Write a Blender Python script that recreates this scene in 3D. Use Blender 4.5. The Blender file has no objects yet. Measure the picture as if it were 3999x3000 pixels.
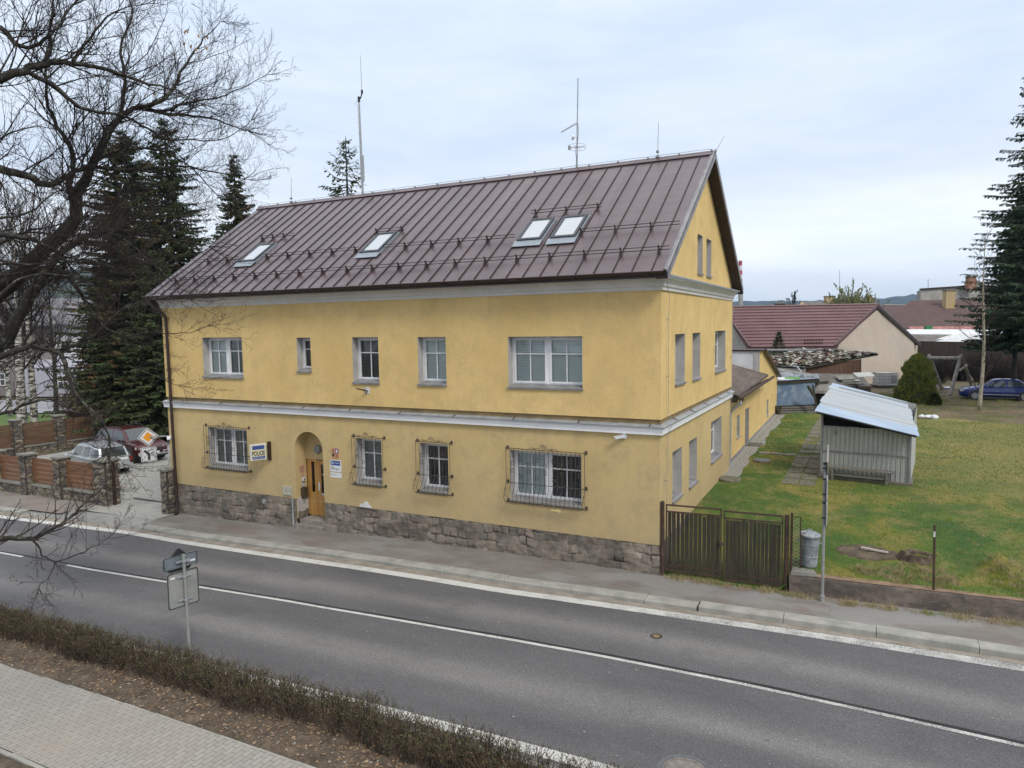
import bpy, math, random
from mathutils import Vector, Matrix, noise
random.seed(7)
R_ = random.random
def U(a, b): return a + (b - a) * random.random()
SC = bpy.context.scene
COL = SC.collection
V3 = Vector
# ---------------------------------------------------------------- camera (solved from the house's own edges)
CAM = V3((4.6549, -17.3716, 6.4194)); FOC = 2743.08; SRC_W, SRC_H = 3999.0, 3000.0
yaw, pit, rol = -0.47, 0.0811, 0.0146
FWD = V3((math.sin(yaw)*math.cos(pit), math.cos(yaw)*math.cos(pit), -math.sin(pit)))
rt = V3((math.cos(yaw), -math.sin(yaw), 0)); dn = FWD.cross(rt)
RGT = math.cos(rol)*rt + math.sin(rol)*dn
DWN = -math.sin(rol)*rt + math.cos(rol)*dn
S_ = 1.8087
def ray(px, py): return RGT*((px*S_-SRC_W/2)/FOC) + DWN*((py*S_-SRC_H/2)/FOC) + FWD
def onY(px, py, Y): v = ray(px, py); return CAM + v*((Y-CAM.y)/v.y)
def onX(px, py, X): v = ray(px, py); return CAM + v*((X-CAM.x)/v.x)
def onZ(px, py, Z): v = ray(px, py); return CAM + v*((Z-CAM.z)/v.z)
def atD(px, py, d): return CAM + ray(px, py)*d
cd = bpy.data.cameras.new('camera'); cam = bpy.data.objects.new('camera', cd); COL.objects.link(cam)
cd.sensor_width = 36; cd.lens = FOC/SRC_W*36; cd.clip_end = 9000; cd.clip_start = 0.1
M = Matrix((RGT, -DWN, -FWD)).transposed().to_4x4(); M.translation = CAM
cam.matrix_world = M; SC.camera = cam
# ---------------------------------------------------------------- ground heights
ZX = [-60, -30, -22, -18, -15.4, -12.5, -10.6, -8, -5.5, -2, 0, 60]
ZZ = [-.8, -.55, -.42, -.35, -.31, -.22, -.15, -.07, -.03, 0, 0, 0]
def interp(v, xs, ys):
    if v <= xs[0]: return ys[0]
    for i in range(1, len(xs)):
        if v <= xs[i]:
            t = (v-xs[i-1])/(xs[i]-xs[i-1]); return ys[i-1]+t*(ys[i]-ys[i-1])
    return ys[-1]
def zs(x): return interp(x, ZX, ZZ)
def wall_y(x): return .12 + .068*(x-3.1)
def sstep(a, b, v):
    t = min(1, max(0, (v-a)/(b-a))); return t*t*(3-2*t)
MOUNDS = [(7.5, 1.9, .38, .42), (5.95, 2.0, .5, .13), (7.75, 14.1, .7, .22), (9.3, 5.0, 1.4, .12), (4.2, 19, 2., .08), (9.5, 11, 2., .14)]
def zgarden(x, y):
    a = interp(y, [0, .5, 1.6, 4.3, 12, 20, 70], [0, .06, .3, .8, .9, 1.05, 1.25])
    b = interp(y, [.2, 1, 4.3, 12, 20, 70], [.40, .5, .8, .9, 1.05, 1.25])
    t = sstep(2.7, 3.4, x); z = a*(1-t) + b*t
    for mx, my, r, h in MOUNDS:
        d2 = ((x-mx)**2+(y-my)**2)/(r*r)
        if d2 < 9: z += h*math.exp(-d2*1.3)
    z += .03*noise.noise(V3((x*.5, y*.5, 0)))
    return z
# ---------------------------------------------------------------- mesh helper
class MB:
    def __init__(s): s.v = []; s.f = []; s.mi = []; s.k = 0; s.attr = None
    def add(s, vs, fs):
        n = len(s.v); s.v.extend([tuple(v) for v in vs]); s.f.extend([tuple(i+n for i in f) for f in fs]); s.mi.extend([s.k]*len(fs)); return s
    def quad(s, a, b, c, d): return s.add([a, b, c, d], [(0, 1, 2, 3)])
    def poly(s, pts): return s.add(pts, [tuple(range(len(pts)))])
    def hexa(s, p): # 8 points: bottom 4 ccw, top 4
        return s.add(p, [(3, 2, 1, 0), (4, 5, 6, 7), (0, 1, 5, 4), (1, 2, 6, 5), (2, 3, 7, 6), (3, 0, 4, 7)])
    def box(s, x0, x1, y0, y1, z0, z1, mp=None):
        p = [(x0, y0, z0), (x1, y0, z0), (x1, y1, z0), (x0, y1, z0), (x0, y0, z1), (x1, y0, z1), (x1, y1, z1), (x0, y1, z1)]
        if mp: p = [mp(*q) for q in p]
        return s.hexa(p)
    def obox(s, c, ax, ay, az): # centre + half axes
        c, ax, ay, az = map(V3, (c, ax, ay, az))
        return s.hexa([c-ax-ay-az, c+ax-ay-az, c+ax+ay-az, c-ax+ay-az, c-ax-ay+az, c+ax-ay+az, c+ax+ay+az, c-ax+ay+az])
    def bar(s, a, b, w, h=None, up=(0, 0, 1)):
        a, b = V3(a), V3(b); h = h or w; d = (b-a).normalized(); u = V3(up)
        if abs(d.dot(u)) > .97: u = V3((1, 0, 0))
        x = d.cross(u).normalized(); u = x.cross(d)
        return s.obox((a+b)/2, (b-a)/2, x*w/2, u*h/2)
    def slab(s, top, t): # polygon + downward thickness
        n = len(top); top = [V3(p) for p in top]; t = V3(t) if not isinstance(t, (int, float)) else V3((0, 0, -t))
        return s.add(top+[p+t for p in top], [tuple(range(n)), tuple(range(2*n-1, n-1, -1))]+[(i, i+n, (i+1) % n+n, (i+1) % n) for i in range(n)])
    def tube(s, pts, rad, n=6, cap=True):
        pts = [V3(p) for p in pts]; m = len(pts)
        if isinstance(rad, (int, float)): rad = [rad]*m
        base = []; prev = None; vs = []
        for i in range(m):
            d = (pts[min(i+1, m-1)]-pts[max(i-1, 0)])
            if d.length < 1e-9: d = V3((0, 0, 1))
            d.normalize()
            if prev is None:
                u = V3((0, 0, 1)) if abs(d.z) < .9 else V3((1, 0, 0)); x = d.cross(u).normalized()
            else:
                x = prev - d*prev.dot(d)
                x = x.normalized() if x.length > 1e-6 else d.orthogonal().normalized()
            prev = x; y = d.cross(x)
            for j in range(n):
                a = 2*math.pi*j/n; vs.append(pts[i]+(x*math.cos(a)+y*math.sin(a))*rad[i])
        fs = [(i*n+j, i*n+(j+1) % n, (i+1)*n+(j+1) % n, (i+1)*n+j) for i in range(m-1) for j in range(n)]
        if cap: fs += [tuple(range(n-1, -1, -1)), tuple((m-1)*n+j for j in range(n))]
        return s.add(vs, fs)
    def lathe(s, c, prof, n=20, axis=(0, 0, 1)):
        c = V3(c); az = V3(axis).normalized(); ax = az.orthogonal().normalized(); ay = az.cross(ax); m = len(prof)
        vs = [c+az*z+(ax*math.cos(2*math.pi*j/n)+ay*math.sin(2*math.pi*j/n))*r for r, z in prof for j in range(n)]
        fs = [(i*n+j, i*n+(j+1) % n, (i+1)*n+(j+1) % n, (i+1)*n+j) for i in range(m-1) for j in range(n)]
        fs += [tuple(range(n-1, -1, -1)), tuple((m-1)*n+j for j in range(n))]
        return s.add(vs, fs)
    def grid(s, nx, ny, fn):
        vs = [fn(i, j) for j in range(ny+1) for i in range(nx+1)]
        return s.add(vs, [(j*(nx+1)+i, j*(nx+1)+i+1, (j+1)*(nx+1)+i+1, (j+1)*(nx+1)+i) for j in range(ny) for i in range(nx)])
    def build(s, name, mats, parent=None, smooth=False, world=True, cols=None):
        me = bpy.data.meshes.new(name); vs = s.v
        if parent is not None and world:
            r = parent
            while r.parent: r = r.parent
            inv = (Matrix.Translation(r.location) @ r.rotation_euler.to_matrix().to_4x4()).inverted()
            vs = [tuple(inv @ V3(v)) for v in vs]
        me.from_pydata(vs, [], s.f); me.update()
        if not isinstance(mats, (list, tuple)): mats = [mats]
        for m in mats: me.materials.append(m)
        if len(mats) > 1: me.polygons.foreach_set('material_index', s.mi)
        if smooth: me.polygons.foreach_set('use_smooth', [True]*len(me.polygons))
        if cols is not None:
            ca = me.color_attributes.new('Col', 'FLOAT_COLOR', 'POINT')
            flat = []
            for c in cols: flat += [c[0], c[1], c[2], 1.0]
            ca.data.foreach_set('color', flat)
        if s.attr:
            a = me.attributes.new('lat', 'FLOAT', 'POINT'); a.data.foreach_set('value', s.attr)
        o = bpy.data.objects.new(name, me); COL.objects.link(o)
        if parent is not None: o.parent = parent
        return o
def tag(o, label=None, cat=None, group=None, kind=None):
    if label: o['label'] = label
    if cat: o['category'] = cat
    if group: o['group'] = group
    if kind: o['kind'] = kind
    return o
def thing(name, label, cat, loc=(0, 0, 0), rz=0, group=None):
    o = bpy.data.objects.new(name, None); COL.objects.link(o); o.location = loc; o.rotation_euler = (0, 0, rz); o.empty_display_size = .2
    return tag(o, label, cat, group)
def text_add(mb, s, size, org, xd, yd, bold=.0, align='LEFT', sx=1.0, z=0.0):
    cu = bpy.data.curves.new('txt', 'FONT'); cu.body = s; cu.size = size; cu.offset = bold; cu.resolution_u = 3; cu.align_x = align
    ob = bpy.data.objects.new('txt', cu); COL.objects.link(ob)
    bpy.context.view_layer.update(); dg = bpy.context.evaluated_depsgraph_get()
    me = bpy.data.meshes.new_from_object(ob.evaluated_get(dg))
    xd, yd, org = V3(xd), V3(yd), V3(org); nn = xd.cross(yd)
    mb.add([org+xd*v.co.x*sx+yd*v.co.y+nn*z for v in me.vertices], [tuple(p.vertices) for p in me.polygons])
    bpy.data.objects.remove(ob); bpy.data.curves.remove(cu); bpy.data.meshes.remove(me)
# ---------------------------------------------------------------- materials
def new_mat(name):
    m = bpy.data.materials.new(name); m.use_nodes = True; nt = m.node_tree; nt.nodes.clear()
    o = nt.nodes.new('ShaderNodeOutputMaterial'); b = nt.nodes.new('ShaderNodeBsdfPrincipled'); nt.links.new(b.outputs[0], o.inputs[0])
    return m, nt, b, o
class NT:
    def __init__(s, nt): s.nt = nt
    def n(s, t, **k):
        nd = s.nt.nodes.new(t)
        for a, b in k.items(): setattr(nd, a, b)
        return nd
    def l(s, a, b): s.nt.links.new(a, b)
    def coord(s, scale=(1, 1, 1), rot=(0, 0, 0), out='Object'):
        tc = s.n('ShaderNodeTexCoord'); mp = s.n('ShaderNodeMapping'); s.l(tc.outputs[out], mp.inputs[0])
        mp.inputs['Scale'].default_value = scale; mp.inputs['Rotation'].default_value = rot; return mp.outputs[0]
    def noise(s, vec, scale, detail=5, rough=.55, dist=0):
        t = s.n('ShaderNodeTexNoise'); s.l(vec, t.inputs['Vector']); t.inputs['Scale'].default_value = scale
        t.inputs['Detail'].default_value = detail; t.inputs['Roughness'].default_value = rough; t.inputs['Distortion'].default_value = dist
        return t.outputs['Fac']
    def ramp(s, fac, stops, interp='LINEAR'):
        r = s.n('ShaderNodeValToRGB'); s.l(fac, r.inputs[0]); e = r.color_ramp.elements; r.color_ramp.interpolation = interp
        while len(e) < len(stops): e.new(.5)
        for i, (p, c) in enumerate(stops):
            e[i].position = p; c = (c, c, c) if isinstance(c, (int, float)) else c; e[i].color = (c[0], c[1], c[2], 1)
        return r.outputs[0]
    def mix(s, fac, a, b, mode='MIX'):
        m = s.n('ShaderNodeMix', data_type='RGBA', blend_type=mode)
        for inp, val in ((m.inputs[0], fac), (m.inputs[6], a), (m.inputs[7], b)):
            if isinstance(val, (int, float)): inp.default_value = val
            elif isinstance(val, tuple): inp.default_value = (*val, 1)
            else: s.l(val, inp)
        return m.outputs[2]
    def math(s, op, a, b=0, clamp=False):
        m = s.n('ShaderNodeMath', operation=op); m.use_clamp = clamp
        for inp, val in ((m.inputs[0], a), (m.inputs[1], b)):
            if isinstance(val, (int, float)): inp.default_value = val
            else: s.l(val, inp)
        return m.outputs[0]
    def bump(s, h, strength=.3, dist=.02):
        b = s.n('ShaderNodeBump'); b.inputs['Strength'].default_value = strength; b.inputs['Distance'].default_value = dist; s.l(h, b.inputs['Height']); return b.outputs[0]
    def sep(s, vec):
        x = s.n('ShaderNodeSeparateXYZ'); s.l(vec, x.inputs[0]); return x.outputs
def noisy(name, c1, c2, scale=2.0, rough=.85, fine=0, fine_amt=.25, bump=.2, bd=.01, metal=0, spec=None, stretch=(1, 1, 1), c3=None, pos=(.35, .65)):
    m, nt, b, o = new_mat(name); g = NT(nt); v = g.coord(stretch)
    col = g.ramp(g.noise(v, scale), [(pos[0], c1), (pos[1], c2)])
    if c3: col = g.mix(g.ramp(g.noise(v, scale*2.7, 6, .7), [(.5, 0), (.68, 1)]), col, c3)
    h = g.noise(v, fine or scale*20, 4, .7)
    if fine_amt: col = g.mix(fine_amt, col, g.ramp(h, [(.3, .25), (.7, 1.0)]), 'MULTIPLY')
    g.l(col, b.inputs['Base Color']); b.inputs['Roughness'].default_value = rough; b.inputs['Metallic'].default_value = metal
    if spec is not None: b.inputs['Specular IOR Level'].default_value = spec
    if bump: g.l(g.bump(h, bump, bd), b.inputs['Normal'])
    return m
def plain(name, c, rough=.6, metal=0, coat=0):
    m, nt, b, o = new_mat(name); g = NT(nt); v = g.coord()
    h = g.noise(v, 6, 4)
    g.l(g.mix(1.0, c, g.ramp(h, [(.3, .82), (.7, 1.0)]), 'MULTIPLY'), b.inputs['Base Color'])
    b.inputs['Roughness'].default_value = rough; b.inputs['Metallic'].default_value = metal; b.inputs['Coat Weight'].default_value = coat
    return m
def vcol(name, rough=.9, amt=.35, scale=18, bump=.5, bd=.01):
    m, nt, b, o = new_mat(name); g = NT(nt); v = g.coord(); a = g.n('ShaderNodeVertexColor'); a.layer_name = 'Col'
    h = g.noise(v, scale, 6, .7)
    g.l(g.mix(amt, a.outputs[0], g.ramp(h, [(.3, .2), (.7, 1.15)]), 'MULTIPLY'), b.inputs['Base Color']); b.inputs['Roughness'].default_value = rough
    g.l(g.bump(h, bump, bd), b.inputs['Normal']); return m
# ---------------------------------------------------------------- world and sun
w = bpy.data.worlds.new('World'); SC.world = w; w.use_nodes = True; wn = w.node_tree; wn.nodes.clear(); g = NT(wn)
SUN_EL, SUN_AZ = math.radians(46), math.radians(122)
sky = g.n('ShaderNodeTexSky', sky_type='NISHITA'); sky.sun_disc = False; sky.sun_elevation = SUN_EL; sky.sun_rotation = SUN_AZ
sky.air_density = 1.0; sky.dust_density = 2.0
tc = g.n('ShaderNodeTexCoord'); sx = g.sep(tc.outputs['Generated'])
mpv = g.n('ShaderNodeMapping'); g.l(tc.outputs['Generated'], mpv.inputs[0]); mpv.inputs['Scale'].default_value = (1, 1, 4.5)
cl = g.noise(mpv.outputs[0], 1.6, 6, .55, .3); cl2 = g.noise(mpv.outputs[0], 3.4, 6, .6, .2)
grad = g.ramp(sx[2], [(0.0, (5.7, 6.2, 6.8)), (.09, (6.5, 6.85, 7.3)), (.30, (5.95, 6.6, 7.5)), (.46, (6.2, 6.9, 7.9)), (.80, (10.0, 10.1, 10.2))])
band = g.ramp(sx[2], [(.03, 0), (.085, 1), (.12, 1), (.2, 0)])
c1 = g.mix(g.math('MULTIPLY', g.ramp(cl, [(.42, 0), (.6, 1)]), band), grad, (8.7, 8.8, 8.9))
c2 = g.mix(g.ramp(cl2, [(.38, 0), (.64, .9)]), c1, g.mix(1.0, c1, (.84, .88, .935), 'MULTIPLY'))
fin = g.mix(.9, sky.outputs[0], c2)
bg = g.n('ShaderNodeBackground'); bg.inputs[1].default_value = 0.1; g.l(fin, bg.inputs[0])
wo = g.n('ShaderNodeOutputWorld'); g.l(bg.outputs[0], wo.inputs[0])
sl = bpy.data.lights.new('sun', 'SUN'); sl.energy = 1.5; sl.angle = math.radians(15); sl.color = (1, .94, .85)
so = bpy.data.objects.new('sun', sl); COL.objects.link(so)
# the sun stands above the street, to the right of the camera: front and gable get it, gable more
sd = V3((math.cos(SUN_EL)*math.sin(SUN_AZ), math.cos(SUN_EL)*math.cos(SUN_AZ), math.sin(SUN_EL)))
so.rotation_euler = sd.to_track_quat('Z', 'Y').to_euler()
SC.view_settings.view_transform = 'Standard'; SC.view_settings.look = 'None'; SC.view_settings.gamma = 1; SC.view_settings.exposure = .60
# ---------------------------------------------------------------- materials
def m_asphalt():
    m, nt, b, o = new_mat('road_asphalt'); g = NT(nt); v = g.coord()
    a = g.n('ShaderNodeAttribute'); a.attribute_name = 'lat'; lat = a.outputs['Fac']
    wob = g.math('MULTIPLY', g.math('SUBTRACT', g.noise(g.coord((.25, 1, 1)), 1.0, 3), .5), .5)
    lat2 = g.math('ADD', lat, wob)
    def bandf(c, wd):  # soft lighter strip between the wheel tracks
        return g.math('POWER', 2.718, g.math('MULTIPLY', g.math('POWER', g.math('DIVIDE', g.math('SUBTRACT', lat2, c), wd), 2), -1))
    bands = g.math('ADD', bandf(1.15, .42), g.math('ADD', bandf(-1.6, .42), g.math('MULTIPLY', bandf(-3.6, .35), .5)))
    bands = g.math('MULTIPLY', bands, g.ramp(g.noise(g.coord((.12, .6, 1)), 2.0, 3), [(.3, .7), (.6, 1)]))
    base = g.ramp(g.noise(g.coord((.25, .9, 1)), 1.1, 6, .6), [(.3, (.072, .070, .073)), (.7, (.108, .105, .107))])
    col = g.mix(g.math('MULTIPLY', bands, .55), base, (.215, .205, .19))
    col = g.mix(g.ramp(g.noise(v, .7, 4, .6), [(.55, 0), (.7, .35)]), col, (.055, .055, .06))
    vo = g.n('ShaderNodeTexVoronoi'); vo.inputs['Scale'].default_value = 85; g.l(v, vo.inputs['Vector'])
    st = g.ramp(g.sep(vo.outputs['Color'])[0], [(0, .6), (.6, .98), (.85, 1.25), (1, 1.8)])
    col = g.mix(.8, col, st, 'MULTIPLY')
    # small tar spots and a few hairline cracks
    sp = g.n('ShaderNodeTexVoronoi'); sp.inputs['Scale'].default_value = .9; g.l(g.coord((1, 2, 1)), sp.inputs['Vector'])
    col = g.mix(g.ramp(sp.outputs['Distance'], [(.025, .6), (.06, 0)]), col, (.035, .035, .04))
    g.l(col, b.inputs['Base Color']); b.inputs['Roughness'].default_value = .8
    g.l(g.bump(vo.outputs['Distance'], .35, .01), b.inputs['Normal']); return m
M_road = m_asphalt()
def m_pave():
    m, nt, b, o = new_mat('pavement_asphalt'); g = NT(nt); v = g.coord()
    col = g.ramp(g.noise(g.coord((.4, 1, 1)), 1.3, 7, .65), [(.3, (.135, .118, .103)), (.5, (.185, .172, .152)), (.7, (.23, .22, .20))])
    col = g.mix(g.ramp(g.noise(v, .8, 5, .7), [(.5, 0), (.66, .7)]), col, (.165, .118, .098))
    col = g.mix(g.ramp(g.noise(g.coord((.5, 1.4, 1)), .55, 3), [(.52, 0), (.56, .55)]), col, (.24, .235, .225))
    h = g.noise(v, 60, 4, .8); col = g.mix(.55, col, g.ramp(h, [(.35, .45), (.65, 1.25)]), 'MULTIPLY')
    cr = g.n('ShaderNodeTexVoronoi', feature='DISTANCE_TO_EDGE'); cr.inputs['Scale'].default_value = .45
    wv = g.n('ShaderNodeMix', data_type='VECTOR'); wv.inputs[0].default_value = .12; g.l(v, wv.inputs[4])
    nz = g.n('ShaderNodeTexNoise'); nz.inputs['Scale'].default_value = 2.2; nz.inputs['Detail'].default_value = 6; g.l(v, nz.inputs['Vector']); g.l(nz.outputs['Color'], wv.inputs[5])
    g.l(wv.outputs[1], cr.inputs['Vector'])
    col = g.mix(g.ramp(cr.outputs['Distance'], [(.002, .35), (.005, 0)]), col, (.09, .08, .07))
    g.l(col, b.inputs['Base Color']); b.inputs['Roughness'].default_value = .92; g.l(g.bump(h, .4, .008), b.inputs['Normal']); return m
M_pave = m_pave()
def m_paint():
    m, nt, b, o = new_mat('road_paint'); g = NT(nt); v = g.coord()
    wn_ = g.noise(v, 30, 6, .85); w2 = g.noise(v, 2.2, 4, .6)
    f = g.math('ADD', wn_, g.math('MULTIPLY', g.math('SUBTRACT', w2, .5), .35)); px_ = g.sep(g.coord())[0]; f = g.math('SUBTRACT', f, g.math('MULTIPLY', g.ramp(g.math('MULTIPLY', g.math('ADD', px_, 10), .05), [(.3, 0), (.75, 1)]), .085))
    g.l(g.mix(g.ramp(f, [(.36, 0), (.47, 1)]), (.16, .155, .15), (.50, .495, .465)), b.inputs['Base Color']); b.inputs['Roughness'].default_value = .7; return m
M_paint = m_paint()
M_crack = noisy('tar_joint', (.008, .008, .009), (.025, .025, .026), 5)
M_kerb = noisy('kerb_concrete', (.25, .25, .218), (.36, .35, .31), 2.5, .9, 45, .35, .3)
M_kerbside = noisy('gutter_dirt', (.22, .19, .15), (.34, .30, .25), 3, .95, 50, .5, .3)
def m_blocks(name, c1, c2, mort, bw, bh, rot, rough=.9, off=.5):
    m, nt, b, o = new_mat(name); g = NT(nt); v = g.coord((1, 1, 1), (0, 0, rot))
    br = g.n('ShaderNodeTexBrick'); g.l(v, br.inputs['Vector']); br.inputs['Scale'].default_value = 1; br.inputs['Brick Width'].default_value = bw; br.inputs['Row Height'].default_value = bh
    br.inputs['Mortar Size'].default_value = .006; br.inputs['Mortar Smooth'].default_value = .3; br.offset = off
    br.inputs['Color1'].default_value = (*c1, 1); br.inputs['Color2'].default_value = (*c2, 1); br.inputs['Mortar'].default_value = (*mort, 1)
    h = g.noise(g.coord(), 40, 5, .7); col = g.mix(.45, br.outputs['Color'], g.ramp(h, [(.3, .5), (.7, 1.1)]), 'MULTIPLY')
    col = g.mix(g.ramp(g.noise(g.coord(), .5, 4), [(.45, 0), (.7, .4)]), col, (.30, .25, .20))
    col = g.mix(g.ramp(g.noise(g.coord(), 1.7, 6, .7), [(.62, 0), (.75, .35)]), col, (.22, .21, .19))
    g.l(col, b.inputs['Base Color']); b.inputs['Roughness'].default_value = rough
    g.l(g.bump(g.math('ADD', g.math('MULTIPLY', br.outputs['Fac'], -1), g.math('MULTIPLY', h, .2)), .5, .006), b.inputs['Normal']); return m
M_blocks = m_blocks('grey_paving_blocks', (.275, .262, .23), (.32, .305, .27), (.135, .125, .105), .2, .1, math.pi/2)
M_blocks2 = m_blocks('yard_paving_blocks', (.28, .28, .255), (.35, .35, .32), (.14, .14, .12), .2, .1, 0)
def m_soil():
    m, nt, b, o = new_mat('bare_soil'); g = NT(nt); v = g.coord()
    col = g.ramp(g.noise(v, 3.0, 8, .7), [(.3, (.042, .031, .022)), (.52, (.105, .078, .053)), (.72, (.19, .145, .098))])
    vo = g.n('ShaderNodeTexVoronoi'); vo.inputs['Scale'].default_value = 16; g.l(v, vo.inputs['Vector'])
    col = g.mix(g.ramp(vo.outputs['Distance'], [(.1, .3), (.25, 0)]), col, (.21, .15, .11))
    h = g.noise(v, 16, 7, .75); g.l(g.mix(.6, col, g.ramp(h, [(.3, .35), (.7, 1.2)]), 'MULTIPLY'), b.inputs['Base Color']); b.inputs['Roughness'].default_value = .97
    g.l(g.bump(h, .8, .03), b.inputs['Normal']); return m
M_soil = m_soil()
def m_lawn():
    m, nt, b, o = new_mat('lawn_grass'); g = NT(nt); v = g.coord()
    big = g.noise(v, .42, 5, .62, .6); col = g.ramp(big, [(.34, (.040, .105, .009)), (.49, (.085, .15, .013)), (.58, (.19, .185, .024)), (.70, (.32, .25, .06))])
    col = g.mix(g.ramp(g.noise(g.coord((.8, .5, 1)), 1.6, 5, .7), [(.5, 0), (.62, .5)]), col, (.30, .235, .075))
    col = g.mix(g.ramp(g.noise(v, .9, 4), [(.55, 0), (.68, .6)]), col, (.035, .10, .02))
    y = g.sep(v)
    # moss-yellow towards the open right side of the lawn, greener by the street wall
    bias = g.math('MULTIPLY', g.ramp(g.math('MULTIPLY', y[0], .1), [(.35, 0), (.9, 1)]), g.ramp(g.math('MULTIPLY', y[1], .05), [(.28, 0), (.6, 1)]))
    col = g.mix(g.math('MULTIPLY', bias, .6), col, (.27, .22, .07))
    h = g.noise(v, 48, 6, .8); col = g.mix(.7, col, g.ramp(h, [(.3, .5), (.5, .9), (.7, 1.25)]), 'MULTIPLY'); col = g.mix(1.0, col, (.88, .88, .88), 'MULTIPLY')
    g.l(col, b.inputs['Base Color']); b.inputs['Roughness'].default_value = .95; g.l(g.bump(h, .9, .04), b.inputs['Normal']); return m
M_lawn = m_lawn()
M_field = noisy('rough_ground', (.05, .055, .022), (.15, .11, .06), .25, .98, 9, .5, .5, .05, c3=(.07, .09, .03))
M_yard = noisy('scrub_ground', (.06, .048, .028), (.19, .14, .085), .6, .98, 12, .6, .8, .06, c3=(.085, .12, .03), pos=(.3, .6))
M_blade = {}
for nme, c in dict(a=(.06, .125, .013), b=(.13, .175, .022), c=(.28, .24, .07)).items(): M_blade[nme] = plain('grass_blade_'+nme, c, .9)
# ---------------------------------------------------------------- ground, hills
def axis(lo, hi, fine_lo, fine_hi, st):
    xs = []; x = fine_lo
    while x <= fine_hi: xs.append(x); x += st
    s = st; x = fine_hi
    while x < hi: s *= 1.5; x += s; xs.append(min(x, hi))
    s = st; x = fine_lo
    while x > lo: s *= 1.5; x -= s; xs.insert(0, max(x, lo))
    return xs
def zbase(x, y):
    if y < -12.4: z = zs(x)-.05
    elif y < .3: z = zs(x)-.3
    elif x > -.5 or y > 30:
        z = (zgarden(max(x, 0), y) if x > -.5 and y < 70 else interp(x, [-30, 0], [-.5, 1.1])) - .3
        if y > 30 and x < 0: z = interp(x, [-30, 0], [-.75, .7])
    else: z = -.75
    return z
mb = MB(); xs = axis(-3800, 3800, -44, 34, 1.0); ys = axis(-190, 3500, -14, 62, 1.0)
mb.grid(len(xs)-1, len(ys)-1, lambda i, j: (xs[i], ys[j], zbase(xs[i], ys[j])))
tag(mb.build('ground', M_field, smooth=True), 'dull green and brown open ground behind the houses', 'ground', kind='structure')
M_hill = noisy('forest_hill', (.010, .020, .010), (.045, .055, .025), .012, 1, .09, .6, 1.0, 6.0)
def hill(px0, px1, dist, tops, depth=500, n=90, seed=0):
    # ridge line at true distance: height follows a list of (px, rise)
    mb = MB(); rows = 10; P = []
    for j in range(rows+1):
        t = j/rows; prof = math.sin(math.pi*min(1, t*1.0)*.5) if t <= .6 else 1-(t-.6)*1.2
        prof = max(0, prof)
        for i in range(n+1):
            px = px0+(px1-px0)*i/n; d = dist-depth*.6+depth*t
            b = atD(px, 700, d); hgt = interp(px, [a for a, _ in tops], [b_ for _, b_ in tops])
            z = hgt*prof*(1+.03*noise.noise(V3((px*.05, t*3, seed)))) + prof*hgt*.035*noise.noise(V3((px*.6, j, seed))) 
            P.append((b.x, b.y, z-1 if prof > 0 else -3))
    mb.grid(n, rows, lambda i, j: P[j*(n+1)+i]); return mb
mb = hill(-900, 640, 900, [(-900, 80), (0, 106), (60, 110), (150, 106), (200, 108), (260, 100), (330, 88), (640, 60)], 600, seed=1)
tag(mb.build('wooded_hill', M_hill, smooth=True), 'dark wooded hill behind the bare tree on the left', 'hill', kind='structure')
mb = hill(1200, 3200, 2600, [(1200, 85), (1560, 108), (1700, 106), (1800, 104), (1850, 108), (1900, 110), (1960, 124), (2050, 132), (2300, 135), (3200, 90)], 1400, n=260, seed=5)
tag(mb.build('distant_hill', M_hill, smooth=True), 'long blue wooded ridge on the horizon at right', 'hill', kind='structure')
# ---------------------------------------------------------------- road
KX = [-60, -25, -18, -9.4, -3.3, 1.3, 4.1, 7.5, 45]
KO = lambda x: interp(x, KX, [-3.6, -2.15, -1.85, -1.93, -1.92, -1.65, -1.47, -1.38, -.6])
WO = lambda x: interp(x, [-60, -25, -18, -9.2, -3.2, 1.3, 4.15, 7.4, 45], [-3.95, -2.5, -2.08, -2.26, -2.2, -1.87, -1.68, -1.58, -.8])
CL = lambda x: interp(x, [-60, -17.9, -11.4, -6.7, -3, 0, 2.7, 5, 7, 45], [-6.3, -5.26, -5.12, -4.98, -4.79, -4.62, -4.56, -4.6, -4.68, -5.5])
NL = lambda x: interp(x, [-60, -7, -2.7, 1, 45], [-9.4, -8.38, -8.22, -8.12, -8.5])
zr = lambda x: zs(x)-.11
def strip(name, x0, x1, fa, fb, z, mat, st=.5, nj=1, lat=False, kind='structure', label=None, cat=None):
    mb = MB(); n = max(2, int((x1-x0)/st)); at = []
    mb.grid(n, nj, lambda i, j: (x0+(x1-x0)*i/n, fa(x0+(x1-x0)*i/n)*(1-j/nj)+fb(x0+(x1-x0)*i/n)*j/nj, z(x0+(x1-x0)*i/n)))
    if lat: mb.attr = [v[1]-CL(v[0]) for v in mb.v]
    return tag(mb.build(name, mat), label, cat, kind=kind)
strip('road', -70, 45, lambda x: NL(x)-.35, lambda x: KO(x)+.1, zr, M_road, nj=24, lat=True, label='grey two lane asphalt road in front of the yellow house', cat='road')
strip('edge_line', -70, 45, lambda x: WO(x)-.30, WO, lambda x: zr(x)+.006, M_paint, label='broad white edge line by the far kerb', cat='road marking')
strip('near_edge_line', -70, 45, NL, lambda x: NL(x)+.25, lambda x: zr(x)+.006, M_paint, label='white edge line beside the hedge', cat='road marking')
strip('centre_line', -16.4, 45, lambda x: CL(x)-.055, lambda x: CL(x)+.04, lambda x: zr(x)+.006, M_paint, label='solid white centre line', cat='road marking')
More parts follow.
